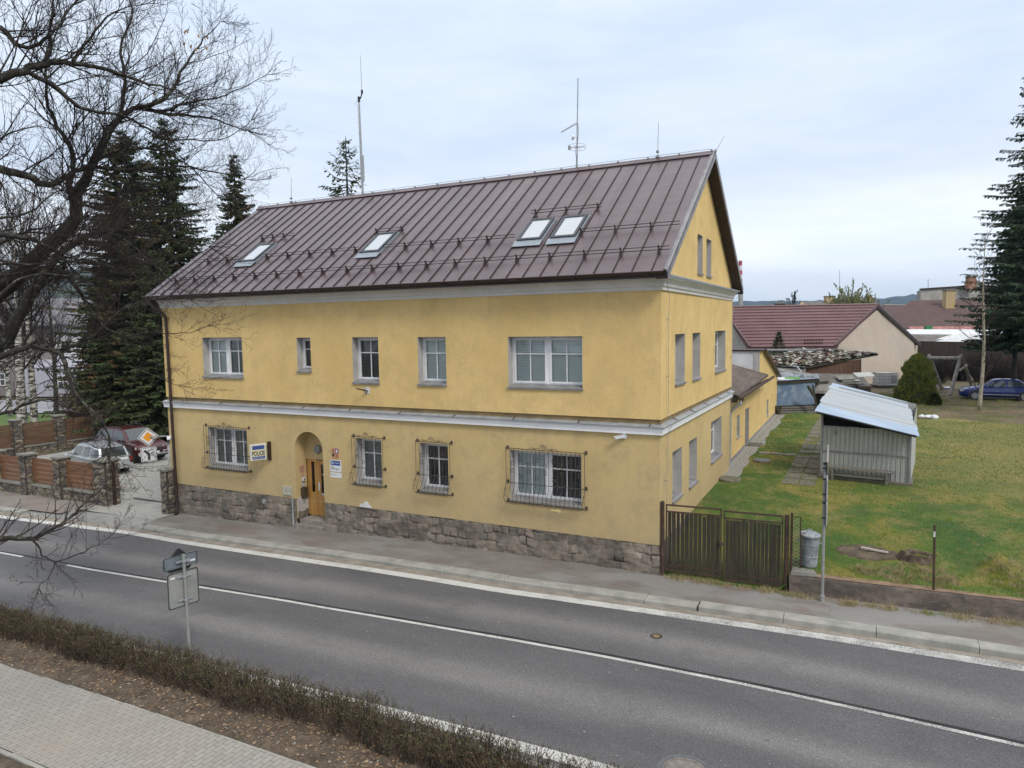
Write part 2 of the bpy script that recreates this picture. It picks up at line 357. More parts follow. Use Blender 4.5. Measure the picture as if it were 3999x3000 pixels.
strip('centre_dash', -30, -18.6, lambda x: CL(x)-.055, lambda x: CL(x)+.04, lambda x: zr(x)+.006, M_paint, label='white centre dash at the left end of the road', cat='road marking')
strip('tar_seam', -20, 45, lambda x: CL(x)+.045, lambda x: CL(x)+.135+.010*math.sin(x*2.3), lambda x: zr(x)+.004, M_crack, .2, label='dark tar seam beside the centre line', cat='road marking')
strip('gutter', -60, 45, lambda x: WO(x)+.02, lambda x: KO(x)+.02, lambda x: zr(x)+.004, M_kerbside, label='dusty gutter strip along the far kerb', cat='gutter')
# kerb stones, 1.8 m each, gap left at the driveway
def kerb(name, x0, x1, fo, wd, zt, label, sgn=1, L=1.8, low=0.0):
    mb = MB(); x = x0
    while x < x1-.2:
        b = min(x+L, x1); dz = U(-.006, .006)
        y0, y1 = fo(x+.006), fo(b-.006); z0, z1 = zs(x)+dz+zt, zs(b)+dz+zt
        p = []
        for (xx, yy, zz) in ((x+.006, y0, z0), (b-.006, y1, z1)):
            p.append((xx, yy, zz))
        (xa, ya, za), (xb, yb, zb) = p; c = .02*sgn; W = wd*sgn
        sec = lambda X, Y, Z: [(X, Y, Z-.35), (X, Y, Z-.025), (X, Y+c, Z), (X, Y+W, Z+.004), (X, Y+W, Z-.35)]
        A, B = sec(xa, ya, za), sec(xb, yb, zb)
        mb.add(A+B, [(i, i+5, (i+1) % 5+5, (i+1) % 5) for i in range(5)]+[(0, 1, 2, 3, 4), (9, 8, 7, 6, 5)])
        x = b
    return tag(mb.build(name, M_kerb), label, 'kerb', kind='structure')
kerb('kerb', -17.9, 1.3, KO, .34, -.0, 'worn concrete kerb in front of the yellow house')
kerb('kerb', 1.34, 45, KO, .32, .035, 'higher concrete kerb beside the gate and lawn wall')
kerb('kerb', -60, -24.6, KO, .34, 0, 'pale kerb in front of the plank fence')
kerb('kerb', -60, 45, lambda x: NL(x)-.28, .12, .02, 'near kerb hidden behind the hedge', -1)
SP = lambda x: (wall_y(x)+.05) if x > 3.06 else .12
strip('pavement', -18.2, 45, lambda x: KO(x)+.33, SP, zs, M_pave, .3, 3, label='patched asphalt pavement between the kerb and the house', cat='pavement')
M_pave2 = noisy('left_pavement', (.175, .152, .132), (.25, .225, .20), 1.2, .93, 50, .4, .3, c3=(.24, .15, .12))
strip('pavement', -60, -22.75, lambda x: KO(x)+.33, lambda x: .1, zs, M_pave2, .5, 2, label='reddish pavement in front of the plank fence', cat='pavement')
M_ramp = noisy('ramp_asphalt', (.20, .20, .185), (.29, .285, .265), 1.2, .93, 50, .4, .3)
mb = MB(); mb.grid(30, 6, lambda i, j: (lambda x, t: (x, (KO(x)+.02)*(1-t)+(-.95+(x+18)*.05)*t, zr(x)+.006+(.1+.006)*t))(-24.62+6.72*i/30, j/6))
tag(mb.build('driveway_ramp', M_ramp), 'grey sloping asphalt apron where the driveway meets the road', 'driveway', kind='structure')
mb = MB(); mb.grid(24, 60, lambda i, j: (lambda x, y: (x, y, zs(x)+.004+max(0, .0)))(-22.75+4.5*i/24, -1.05+j*.06)) 
tag(mb.build('driveway', M_blocks2), 'grey block paved driveway between the stone pillars', 'driveway', kind='structure')
mb = MB(); mb.grid(30, 30, lambda i, j: (lambda x, y: (x, y, zs(x)-.0))(-38+19.2*i/30, .1+.012+j*.62+2.4*0))
tag(mb.build('yard_paving', M_blocks2), 'paved parking yard behind the plank fence', 'yard', kind='structure')
# ---------------------------------------------------------------- near side: hedge bed and block pavement
mb = MB(); cx = []
def soil_z(x, y):
    e = sstep(-8.45, -8.8, y)*sstep(-9.99, -9.75, y)
    return zs(x)-.03 + e*(.05+.07*noise.noise(V3((x*1.1, y*1.6, 3)))+.06*noise.noise(V3((x*4, y*4, 1)))+.03*noise.noise(V3((x*13, y*13, 5))))
mb.grid(520, 44, lambda i, j: (lambda x, y: (x, y, soil_z(x, y)))(-20+26*i/520, -9.99+1.58*j/44))
tag(mb.build('soil_strip', M_soil, smooth=True), 'bare brown soil strip with dead leaves under the hedge', 'soil', kind='structure')
NP = lambda x: -9.96
mb = MB(); mb.grid(80, 6, lambda i, j: (-30+40*i/80, -11.64+1.66*j/6, zs(-30+40*i/80)+.012))
tag(mb.build('block_pavement', M_blocks), 'pale grey block pavement along the near side of the street', 'pavement', kind='structure')
mb = MB()
for k in range(46): mb.box(-30+k*.8+.004, -30+k*.8+.796, -9.985, -9.945, -.9, zs(-30+k*.8)+.016)
tag(mb.build('paving_edge', M_kerb), 'thin concrete edging beside the soil strip', 'kerb', kind='structure')
mb = MB()
for k in range(40): mb.box(-30+k+.004, -30+k+.996, -11.72, -11.65, -.9, zs(-30+k)+.02)
tag(mb.build('paving_edge', M_kerb), 'concrete edging at the near left corner of the block pavement', 'kerb', kind='structure')
mb = MB(); mb.grid(120, 30, lambda i, j: (lambda x, y: (x, y, zs(x)-.02+.05*noise.noise(V3((x*2, y*2, 0)))))(-30+36*i/120, -11.72-4*j/30))
tag(mb.build('soil_verge', M_soil, smooth=True), 'patch of soil with moss in the near left corner', 'soil', kind='structure')
# leaf litter and pebbles on the soil
mb = MB()
def crumb(x, y, z, s, flat=.5):
    r = [V3((U(-1, 1), U(-1, 1), U(-.2, 1)*flat))*s for _ in range(5)]
    c = V3((x, y, z)); vs = [c+V3((s*math.cos(a)*U(.6, 1), s*math.sin(a)*U(.6, 1), U(0, .2)*s)) for a in (0, 1.3, 2.5, 3.8, 5.1)]+[c+V3((U(-.2, .2)*s, U(-.2, .2)*s, s*flat))]
    mb.add(vs, [(i, (i+1) % 5, 5) for i in range(5)])
M_lit = [noisy('dead_leaf', (.22, .13, .07), (.36, .25, .15), 9, .9), noisy('pebble', (.22, .20, .17), (.38, .35, .30), 9, .9), noisy('clod', (.09, .058, .036), (.17, .12, .078), 9, .95)]
for k in range(5200):
    x, y = U(-13, 2.5), -9.93+R_()**.8*1.35; mb.k = random.choice([0, 0, 1, 2, 2, 2, 2]); z = soil_z(x, y)
    if mb.k == 0:
        s = U(.015, .045); a = U(0, 6.28); c = V3((x, y, z+.012)); u = V3((math.cos(a), math.sin(a), U(-.3, .3)))*s; v = V3((-math.sin(a), math.cos(a), U(-.3, .3)))*s*.6
        mb.quad(c-u, c-v, c+u, c+v)
    else: crumb(x, y, z, U(.01, .03) if mb.k == 1 else U(.015, .05))
tag(mb.build('leaf_litter', M_lit), 'dead leaves, clods and pebbles scattered on the soil strip', 'litter', kind='stuff')
# ---------------------------------------------------------------- garden ground
def lawn_y0(x): return (wall_y(x)+.14) if x > 3.06 else .04
mb = MB(); NXl, NYl = 110, 130
mb.grid(NXl, NYl, lambda i, j: (lambda x, t: (lambda y: (x, y, zgarden(x, y)))(lawn_y0(x)+(26.6+.7*math.sin(x*.9)+.3*math.sin(x*2.3)-lawn_y0(x))*t**1.35))(-.12+24*i/NXl, j/NYl))
tag(mb.build('lawn', M_lawn, smooth=True), 'mossy green and yellow lawn beside the yellow house', 'lawn', kind='structure')
mb = MB(); mb.grid(60, 60, lambda i, j: (lambda x, y: (x, y, zgarden(x, y)-.035+.07*noise.noise(V3((x*.8, y*.8, 2)))))(-1.3+50*i/60, 25+44*j/60))
tag(mb.build('scrub', M_yard, smooth=True), 'brown scrubby yard ground behind the lawn', 'yard', kind='structure')
mb = MB()
def blade_mat(x, y):
    n = noise.noise(V3((x*.45, y*.45, 0)))+.2*noise.noise(V3((x*1.5, y*1.5, 4)))+.12*(x-6)*sstep(4, 14, y)*.6
    return 2 if n+U(-.5, .5) > .5 else (0 if n+U(-.5, .5) < .05 else 1)
for k in range(78000):
    t = R_()**1.5; x = U(.05, 13); y = .1+t*26
    if y < lawn_y0(x): continue
    if 4.2 < x < 5.2 and abs(y-2.05-.0) < .42 and R_() < .93: continue
    z = zgarden(x, y); a = U(0, 3.14); h = U(.02, .045); wd = .007+.012*t; c, s = math.cos(a)*wd, math.sin(a)*wd
    mb.k = blade_mat(x, y); mb.add([(x-c, y-s, z-.01), (x+c, y+s, z-.01), (x+U(-.03, .03), y+U(-.03, .03), z+h)], [(0, 1, 2)])
tag(mb.build('grass', [M_blade['a'], M_blade['b'], M_blade['c']]), 'short grass blades of the lawn beside the house', 'grass', kind='stuff')
q_ = MB()
for k in range(900):
    x, y = U(.3, 12), U(.6, 26)
    if y < lawn_y0(x)+.05: continue
    s = U(.015, .035); a = U(0, 6.28); c = V3((x, y, zgarden(x, y)+.03)); u = V3((math.cos(a), math.sin(a), U(-.3, .3)))*s; v = V3((-math.sin(a), math.cos(a), U(-.3, .3)))*s*.6; q_.quad(c-u, c-v, c+u, c+v)
tag(q_.build('fallen_leaves', M_lit[0]), 'scattered dead leaves on the lawn', 'leaves', kind='stuff')
q_ = MB()
for k in range(420):
    x = U(-22, 9); y = CL(x)+U(-3.2, 2.4) if k % 3 else WO(x)+U(-.1, .3); s = U(.006, .022); a = U(0, 6.28); c = V3((x, y, zr(x)+.012)); u = V3((math.cos(a), math.sin(a), .1))*s; v = V3((-math.sin(a), math.cos(a), .1))*s*.7; q_.quad(c-u, c-v, c+u, c+v)
tag(q_.build('road_litter', noisy('pale_grit', (.30, .28, .24), (.5, .48, .44), 9)), 'tiny pale grit and litter on the road', 'litter', kind='stuff')
M_straw = noisy('dry_straw', (.22, .16, .08), (.38, .30, .17), 12, .9)
mb = MB()
def tuft(x, y, z, r, n, h):
    for _ in range(n):
        a, q = U(0, 6.28), R_()**.6*r; X, Y = x+math.cos(a)*q, y+math.sin(a)*q; b = U(0, 6.28); hh = h*U(.5, 1.2); ln = U(.2, 1.0)*hh
        mb.add([(X-.004, Y, z-.01), (X+.004, Y+.004, z-.01), (X+math.cos(b)*ln, Y+math.sin(b)*ln, z+hh)], [(0, 1, 2)])
for k in range(1500):   # thicker clumps in the lawn
    x, y = U(.4, 12), .3+R_()**1.4*24
    if y < lawn_y0(x)+.1: continue
    mb.k = 0 if R_() < .75 else 1; tuft(x, y, zgarden(x, y), U(.04, .12), 14, U(.04, .085))
for k in range(120):   # at the foot of the wall and the gate
    x = U(.15, 9); mb.k = random.choice([0, 1, 1]); y = (.0 if x < 3 else wall_y(x)-.22)+U(-.1, .08); tuft(x, y, zs(x), .12, 26, .09)
for x, y, r in ((4.35, -.05, .22), (5.2, .02, .2), (3.3, -.02, .2), (6.6, .15, .3), (2.6, -.05, .2), (.5, -.1, .3), (1.1, -.05, .3), (7.3, .2, .25)):
    mb.k = 1; tuft(x, y, zs(x), r, 120, .14)
for x, y, r in ((5.9, 1.4, .5), (5.4, 1.0, .5), (7.5, 1.6, .55), (6.3, 1.0, .4), (7.8, 1.2, .5), (4.7, .9, .3)):
    for _ in range(34):
        a = U(0, 6.28); q = R_()*r; X, Y = x+math.cos(a)*q, y+math.sin(a)*q; mb.k = random.choice([1, 1, 0]); tuft(X, Y, zgarden(X, Y), .1, 30, .1)
for _ in range(620):   # scrub behind the lawn
    X, Y = U(4, 20), 25.5+R_()*16; mb.k = random.choice([1, 0]); tuft(X, Y, zgarden(X, Y)-.02, .4, 40, U(.06, .25))
tag(mb.build('weeds', [M_blade['b'], M_straw]), 'dry straw weeds along the wall foot, gate and rough yard edge', 'weeds', kind='stuff')
# ---------------------------------------------------------------- yellow house
def m_stucco(name, c1, c2, dirt, zlo=None, zhi=None):
    m, nt, b, o = new_mat(name); g = NT(nt); v = g.coord(); xyz = g.sep(v)
    col = g.ramp(g.noise(v, .55, 6, .6), [(.32, c1), (.68, c2)])
    st = g.noise(g.coord((2.2, 2.2, .22)), 1.6, 5, .65)     # rain streaks
    col = g.mix(g.ramp(st, [(.5, 0), (.78, .3)]), col, dirt)
    col = g.mix(g.ramp(g.noise(v, 1.7, 8, .8), [(.46, 0), (.66, .55)]), col, dirt); col = g.mix(g.ramp(g.noise(v, 4.5, 7, .8), [(.55, 0), (.68, .35)]), col, (.63, .49, .23))
    if zlo is not None:   # splashed road dirt, denser near the street
        f = g.math('MULTIPLY', g.math('SUBTRACT', zhi, xyz[2]), 1/(zhi-zlo), True)
        f = g.math('MULTIPLY', f, g.math('ADD', .45, g.noise(v, 1.1, 6, .7)))
        col = g.mix(g.math('MULTIPLY', f, .75, True), col, dirt)
    h = g.noise(v, 55, 4, .8); col = g.mix(.35, col, g.ramp(h, [(.35, .6), (.65, 1.1)]), 'MULTIPLY')
    g.l(col, b.inputs['Base Color']); b.inputs['Roughness'].default_value = .95; b.inputs['Specular IOR Level'].default_value = .2
    g.l(g.bump(h, .5, .012), b.inputs['Normal']); return m
M_yel = m_stucco('yellow_stucco', (.63, .445, .178), (.735, .53, .235), (.49, .355, .165))
M_yel_low = m_stucco('yellow_stucco_dirty', (.565, .415, .18), (.65, .49, .23), (.37, .285, .165), .4, 4.2)
M_rev = noisy('grey_reveal_plaster', (.36, .35, .335), (.46, .445, .425), 2.2, .95, 50, .3, .3)
M_white = noisy('white_moulding', (.72, .72, .73), (.80, .80, .80), 1.4, .85, 30, .2, .1)
M_corn = noisy('cornice_paint', (.60, .58, .54), (.69, .67, .63), 1.4, .9, 30, .25, .1)
M_pvc = plain('white_window_plastic', (.74, .74, .75), .35)
M_tin = noisy('grey_tin', (.20, .20, .21), (.33, .33, .34), 3, .5, 20, .3, .05, metal=.3)
M_zinc = noisy('zinc', (.32, .34, .36), (.46, .48, .50), 3, .45, 20, .3, .05, metal=.4)
M_brown = noisy('brown_gutter_paint', (.022, .011, .010), (.042, .022, .019), 3, .4, 20, .2, .05)
M_iron = noisy('rusty_wrought_iron', (.035, .03, .027), (.10, .07, .048), 9, .8, 40, .4, .2)
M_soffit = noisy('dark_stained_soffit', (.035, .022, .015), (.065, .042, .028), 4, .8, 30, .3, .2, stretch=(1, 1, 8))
M_wire = plain('galvanised_wire', (.42, .42, .42), .5, .5)
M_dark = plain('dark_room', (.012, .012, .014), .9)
M_black = plain('black_plastic', (.02, .02, .022), .5)
def m_roof():
    m, nt, b, o = new_mat('brown_sheet_metal_roof'); g = NT(nt); v = g.coord()
    col = g.ramp(g.noise(g.coord((.5, 1, 1)), .9, 5, .6), [(.3, (.074, .047, .051)), (.7, (.104, .071, .076))])
    col = g.mix(g.ramp(g.noise(g.coord((1.5, .3, .3)), 1.3, 5, .6), [(.5, 0), (.8, .4)]), col, (.048, .036, .038)); col = g.mix(g.ramp(g.noise(v, 2.6, 8, .8), [(.58, 0), (.7, .35)]), col, (.13, .105, .11))
    fl_ = g.math('FLOOR', g.math('MULTIPLY', g.math('ADD', g.sep(v)[0], 9.38), 2.0141)); wn2 = g.n('ShaderNodeTexWhiteNoise', noise_dimensions='1D'); g.l(fl_, wn2.inputs['W'])
    col = g.mix(1.0, col, g.ramp(wn2.outputs['Value'], [(0, .80), (1, 1.12)]), 'MULTIPLY')
    g.l(col, b.inputs['Base Color']); b.inputs['Roughness'].default_value = .38; b.inputs['Metallic'].default_value = .0
    b.inputs['Coat Weight'].default_value = .35; b.inputs['Coat Roughness'].default_value = .3
    g.l(g.bump(g.noise(g.coord((.8, 2.2, 2.2)), 1.4, 3, .5), .6, .04), b.inputs['Normal']); return m
M_roof = m_roof()
def m_glass():
    m, nt, b, o = new_mat('window_glass'); g = NT(nt)
    t = g.n('ShaderNodeBsdfTransparent'); t.inputs[0].default_value = (.90, .92, .92, 1)
    gl = g.n('ShaderNodeBsdfGlossy'); gl.inputs['Roughness'].default_value = .04; g.l(g.bump(g.noise(g.coord(), 1.6, 2, .5), .25, .05), gl.inputs['Normal'])
    f = g.n('ShaderNodeLayerWeight'); f.inputs[0].default_value = .22
    mx = g.n('ShaderNodeMixShader'); g.l(g.math('ADD', f.outputs['Fresnel'], .06, True), mx.inputs[0]); g.l(t.outputs[0], mx.inputs[1]); g.l(gl.outputs[0], mx.inputs[2]); g.l(mx.outputs[0], o.inputs[0]); return m
M_glass = m_glass()
def m_blind(name, c1, c2, period=.045):
    m, nt, b, o = new_mat(name); g = NT(nt); xyz = g.sep(g.coord())
    s = g.math('PINGPONG', g.math('ADD', xyz[2], 10), period/2); f = g.math('DIVIDE', s, period/2)
    col = g.mix(g.ramp(f, [(.25, 0), (.75, 1)]), c1, c2); g.l(col, b.inputs['Base Color']); b.inputs['Roughness'].default_value = .6; return m
M_blL = m_blind('pale_green_blind', (.44, .50, .50), (.60, .66, .65)); M_blD = m_blind('dark_green_blind', (.11, .13, .13), (.30, .34, .34)); M_blK = m_blind('dark_closed_blind', (.018, .020, .024), (.075, .082, .088))
X0, X1, D = -18.55, 0.0, 10.2
ZP, ZB, ZT = .78, 4.03, 7.42
house = thing('yellow_house', 'long two storey yellow house with brown sheet metal roof, signed as police station', 'house', (-9.3, 5.1, 0))
def cells(mb, a0, a1, z0, z1, holes, mp, d):
    A = sorted({a0, a1, *[h[0] for h in holes], *[h[1] for h in holes]}); Z = sorted({z0, z1, *[h[2] for h in holes], *[h[3] for h in holes]})
    A = [a for a in A if a0 <= a <= a1]; Z = [z for z in Z if z0 <= z <= z1]
    for i in range(len(A)-1):
        for j in range(len(Z)-1):
            ca, cz = (A[i]+A[i+1])/2, (Z[j]+Z[j+1])/2
            if any(h[0] < ca < h[1] and h[2] < cz < h[3] for h in holes): continue
            mb.quad(mp(A[i], d, Z[j]), mp(A[i+1], d, Z[j]), mp(A[i+1], d, Z[j+1]), mp(A[i], d, Z[j+1]))
F = lambda a, d, z: (a, d, z)          # front: a = x, d = depth into the wall
G_ = lambda a, d, z: (-d, a, z)        # gable at x = 0
UP = [(-16.48, -14.52, 4.83, 6.2), (-12.03, -11.44, 5.1, 6.17), (-9.73, -8.72, 4.78, 6.17), (-7.27, -6.29, 4.78, 6.16), (-4.26, -2.06, 4.78, 6.15)]
LO = [(-16.45, -14.53, 1.58, 3.0), (-9.74, -8.75, 1.58, 2.99), (-7.31, -6.32, 1.56, 2.99), (-4.26, -2.12, 1.58, 2.98)]
GU = [(1.41, 2.52, 4.82, 6.16), (3.5, 4.56, 4.8, 6.16), (6.9, 8.83, 4.8, 6.18)]
GL = [(1.31, 2.38, 1.62, 2.97), (3.29, 4.35, 1.6, 2.96), (6.54, 8.43, 1.75, 3.12)]
AT = [(4.24, 4.98, 7.98, 9.13), (5.55, 6.32, 7.98, 9.13)]
AX0, AX1, ASP, AR = -12.34, -11.12, 2.47, .61
arch = (AX0, AX1, ZP, ASP+AR)
RZ = lambda y: 7.72 + (11.65-7.72)/5.6*(min(y, 10.2-y)+.5)      # roof top surface
# lower storey: one closed shell, the front and gable openings cut out
mb = MB(); cells(mb, X0, X1, ZP, ZB-.16, LO+[arch], F, 0)
n = 14; ac = (AX0+AX1)/2
for i in range(n):     # arch head
    a, b_ = math.pi*(1-i/n), math.pi*(1-(i+1)/n); xa, za = ac+AR*math.cos(a), ASP+AR*math.sin(a); xb, zb = ac+AR*math.cos(b_), ASP+AR*math.sin(b_)
    mb.quad((xa, 0, za), (xb, 0, zb), (xb, 0, ASP+AR), (xa, 0, ASP+AR))
cells(mb, 0, D, ZP, ZB-.16, GL, G_, 0)
mb.quad((X1, D, ZP), (X0, D, ZP), (X0, D, ZB), (X1, D, ZB)); mb.quad((X0, D, ZP), (X0, 0, ZP), (X0, 0, ZB), (X0, D, ZB))
mb.quad((X0, .02, ZP), (X1, .02, ZP), (X1-.02, 0, ZP), (X0, 0, ZP)) 
mb.build('lower_wall', M_yel_low, house)
mb = MB(); o_ = -.035
cells(mb, X0-.0, X1+.035, ZB, ZT, UP, F, o_); cells(mb, -.035, D, ZB, ZT, GU, G_, o_)
mb.quad((X0, D, ZB), (X0, -.035, ZB), (X0, -.035, ZT), (X0, D, ZT)); mb.quad((X1, D, ZB), (X0, D, ZB), (X0, D, ZT), (X1, D, ZT))
mb.box(X0, X1+.035, -.035, .02, ZB-.001, ZB+.001); mb.box(-.02, X1+.035, 0, D, ZB-.001, ZB+.001)
# gable triangle over the cornice, two attic openings
zz = lambda y: RZ(y)-.22
ys_ = sorted({-.02, D, 5.1, *[a for h in AT for a in h[:2]]})
for a, b_ in zip(ys_, ys_[1:]):
    h = next((h for h in AT if h[0] < (a+b_)/2 < h[1]), None)
    if h: mb.quad((0, a, 7.4), (0, b_, 7.4), (0, b_, h[2]), (0, a, h[2])); mb.quad((0, a, h[3]), (0, b_, h[3]), (0, b_, zz(b_)), (0, a, zz(a)))
    else: mb.quad((0, a, 7.4), (0, b_, 7.4), (0, b_, zz(b_)), (0, a, zz(a)))
mb.add([(X0, 0, 7.4), (X0, D, 7.4), (X0, D, zz(D)), (X0, 5.1, zz(5.1)), (X0, 0, zz(0))], [(4, 3, 2, 1, 0)])
mb.build('upper_wall', M_yel, house)
mb = MB(); cells(mb, X0, X1, ZB-.16, ZB, [], F, .012); cells(mb, 0, D, ZB-.16, ZB, [], G_, .012)
mb.build('shadow_joint', noisy('joint_render', (.20, .145, .07), (.30, .215, .10), 3), house)
# niche of the door
mb = MB(); ND = .52
mb.quad((AX0, 0, .1), (AX0, ND, .1), (AX0, ND, ASP), (AX0, 0, ASP)); mb.quad((AX1, ND, .1), (AX1, 0, .1), (AX1, 0, ASP), (AX1, ND, ASP))
for i in range(n):
    a, b_ = math.pi*(1-i/n), math.pi*(1-(i+1)/n); xa, za = ac+AR*math.cos(a), ASP+AR*math.sin(a); xb, zb = ac+AR*math.cos(b_), ASP+AR*math.sin(b_)
    mb.quad((xa, 0, za), (xa, ND, za), (xb, ND, zb), (xb, 0, zb)); mb.quad((xa, ND, ASP), (xb, ND, ASP), (xb, ND, zb), (xa, ND, za))
mb.quad((AX0, ND, 2.06), (AX1, ND, 2.06), (AX1, ND, ASP), (AX0, ND, ASP)); mb.box(AX0, AX1, ND, ND+.12, 2.055, 2.06)
mb.build('door_niche', M_yel_low, house)
# rubble plinth, real relief
def stone_rect(mb, cols, mp, a0, a1, zlo, zhi, step, cell=(2.0, 3.3, 2.6), pal=None, amp=.04, seed=0, mort=(.15, .13, .11), course=False):
    na, nz = max(1, int((a1-a0)/step)), max(1, int((zhi(a0)-zlo(a0))/step)); base = len(mb.v)
    for j in range(nz+1):
        for i in range(na+1):
            a = a0+(a1-a0)*i/na; z = zlo(a)+(zhi(a)-zlo(a))*j/nz
            w_ = V3((a, z, seed)); wp = w_+V3((noise.noise(w_*2.2), noise.noise(w_*2.2+V3((9, 3, 1))), 0))*.1
            q = V3((wp.x*cell[0], wp.y*cell[1], seed)); dd, pp = noise.voronoi(q); e = min(1, (dd[1]-dd[0])/.16); cidx = pp[0]
            if course:
                zc_ = wp.y+.05*noise.noise(V3((a*.8, 0, 4))); rw = math.floor(zc_/.255); hz_ = zc_/.255-rw; ww = .34+.16*noise.noise(V3((rw*3.7, 1, 2))); uu = wp.x/ww+noise.noise(V3((rw*9.1, 0, 0)))*5+.35*noise.noise(V3((wp.x*1.3, rw, 0))); ci = math.floor(uu); fu = uu-ci
                e = min(1, min(min(fu, 1-fu)*ww, min(hz_, 1-hz_)*.255)/.035); e = e+(1-e)*max(0, min(1, .5+1.6*noise.noise(V3((a*1.7, z*2.4, 11))))); cidx = V3((ci*1.37, rw*2.11, 0))
            r = noise.noise(cidx*7.3); fine = noise.noise(w_*14)*.6+noise.noise(w_*40)*.4
            d = amp*(e**.5)*(1+.5*r)+.012*fine
            c = pal[int((r+1)*37) % len(pal)]; k = 1+.25*fine+.22*noise.noise(w_*3)
            if course: k *= 1.05+.75*noise.noise(V3((a*1.1, z*2.0, 21)))+.30*noise.noise(V3((a*5, z*6, 2))); d += .02*noise.noise(w_*6)
            c = tuple(ci*k for ci in c); t = sstep(.12, .5, e); c = tuple(mo*((.25 if course else .7)+.6*noise.noise(w_*2)**2)*(1-t)+ci*t for mo, ci in zip(mort, c))
            mb.v.append(mp(a, -d, z)); cols.append(c)
    f = [(base+j*(na+1)+i, base+j*(na+1)+i+1, base+(j+1)*(na+1)+i+1, base+(j+1)*(na+1)+i) for j in range(nz) for i in range(na)]
    mb.f.extend(f); mb.mi.extend([0]*len(f))
M_stone = vcol('rubble_stone', .95, .5, 11, .7, .02)
PAL = [(.195, .163, .13), (.165, .14, .113), (.23, .193, .155), (.145, .13, .108), (.205, .165, .132), (.18, .155, .125)]
mb = MB(); cols = []
FP = lambda a, d, z: (a, .06+d, z)
stone_rect(mb, cols, FP, X0, AX0, lambda a: zs(a)-.1, lambda a: ZP, .03, pal=PAL, course=True, amp=.06)
stone_rect(mb, cols, FP, AX1, X1+.01, lambda a: zs(a)-.1, lambda a: ZP, .03, pal=PAL, course=True, amp=.06)
stone_rect(mb, cols, lambda a, d, z: (-.05-d, a, z), 0.0, D, lambda a: max(-.1, zgarden(.1, a)-.4), lambda a: max(ZP+.0, zgarden(.1, a)-.2), .05, pal=PAL, seed=3)
stone_rect(mb, cols, lambda a, d, z: (AX0+.0-d, a, z), 0.04, ND, lambda a: -.3, lambda a: .36, .032, pal=PAL, seed=5)
stone_rect(mb, cols, lambda a, d, z: (X0-d+.0, D-a, z), 0.0, D, lambda a: -.7, lambda a: ZP, .2, pal=PAL, seed=8)
mb.build('stone_plinth', M_stone, house, smooth=True, cols=cols)
mb = MB(); mb.box(AX0+.002, AX0+.03, .03, ND, .3, .8); mb.build('niche_render', M_rev, house)
# steps
M_step = noisy('worn_step_stone', (.19, .165, .14), (.30, .265, .23), 4, .95, 30, .4, .5)
mb = MB(); mb.box(AX0+.12, AX1-.003, .02, ND+.1, -.4, .1); mb.build('doorstep', M_step, house)
mb = MB(); mb.box(AX0-.02, AX1-.003, -.1, .019, -.5, -.06); mb.build('doorstep', M_step, house)
mb = MB(); mb.box(AX1+.03, AX1+.52, -.1, .0, -.4, .06); mb.build('corner_stone', M_step, house)
# door
M_oak = noisy('honey_wood_door', (.40, .205, .055), (.50, .275, .085), 2.5, .45, 30, .25, .05, stretch=(3, 3, .4))
dr = MB(); y = ND+.02; x = -12.3; z0, z1 = .12, 2.055
dr.box(AX0+.0, AX0+.12, y+.01, y+.06, z0, z1); dr.box(-12.22, -11.95, y, y+.05, z0, .92); dr.box(-12.22, -12.15, y, y+.05, .92, z1); dr.box(-12.0, -11.95, y, y+.05, .92, z1)
dr.box(-12.15, -12.0, y, y+.05, 1.97, z1); dr.box(-11.95, -11.9, y-.015, y+.05, z0, z1)
dr.box(-11.9, -11.72, y, y+.045, z0, z1-.03); dr.box(-11.72, AX1, y, y+.045, z0, .9); dr.box(-11.72, AX1, y, y+.045, 1.9, z1-.03); dr.box(-11.2, AX1, y, y+.045, .9, 1.9)
door = dr.build('door', M_oak, house)
mb = MB(); mb.quad((-12.15, y+.02, .92), (-12.0, y+.02, .92), (-12.0, y+.02, 1.97), (-12.15, y+.02, 1.97)); mb.quad((-11.72, y+.02, .9), (-11.2, y+.02, .9), (-11.2, y+.02, 1.9), (-11.72, y+.02, 1.9))
mb.build('glass', M_glass, door)
mb = MB(); mb.box(-12.3, -11.1, y+.25, y+.26, .1, 2.1); mb.build('dark_hall', M_dark, door)
mb = MB(); mb.box(-11.82, -11.77, y-.03, y, 1.0, 1.28); mb.bar((-11.8, y-.05, 1.14), (-11.7, y-.05, 1.14), .02); mb.build('handle', M_pvc, door)
mb = MB(); mb.box(-11.71, -11.22, y-.02, y, .86, .9); mb.build('weather_bar', M_pvc, door)
mb = MB(); mb.box(-11.66, -11.50, y+.005, y+.012, 1.52, 1.58); mb.box(-11.62, -11.50, y+.005, y+.012, 1.34, 1.46); mb.build('notice', plain('notice_paper', (.55, .5, .5)), door)
for a in (-11.62, -11.36):
    mb = MB(); mb.box(a, a+.015, y-.006, y, .22, .78); mb.build('panel_groove', M_dark, door)
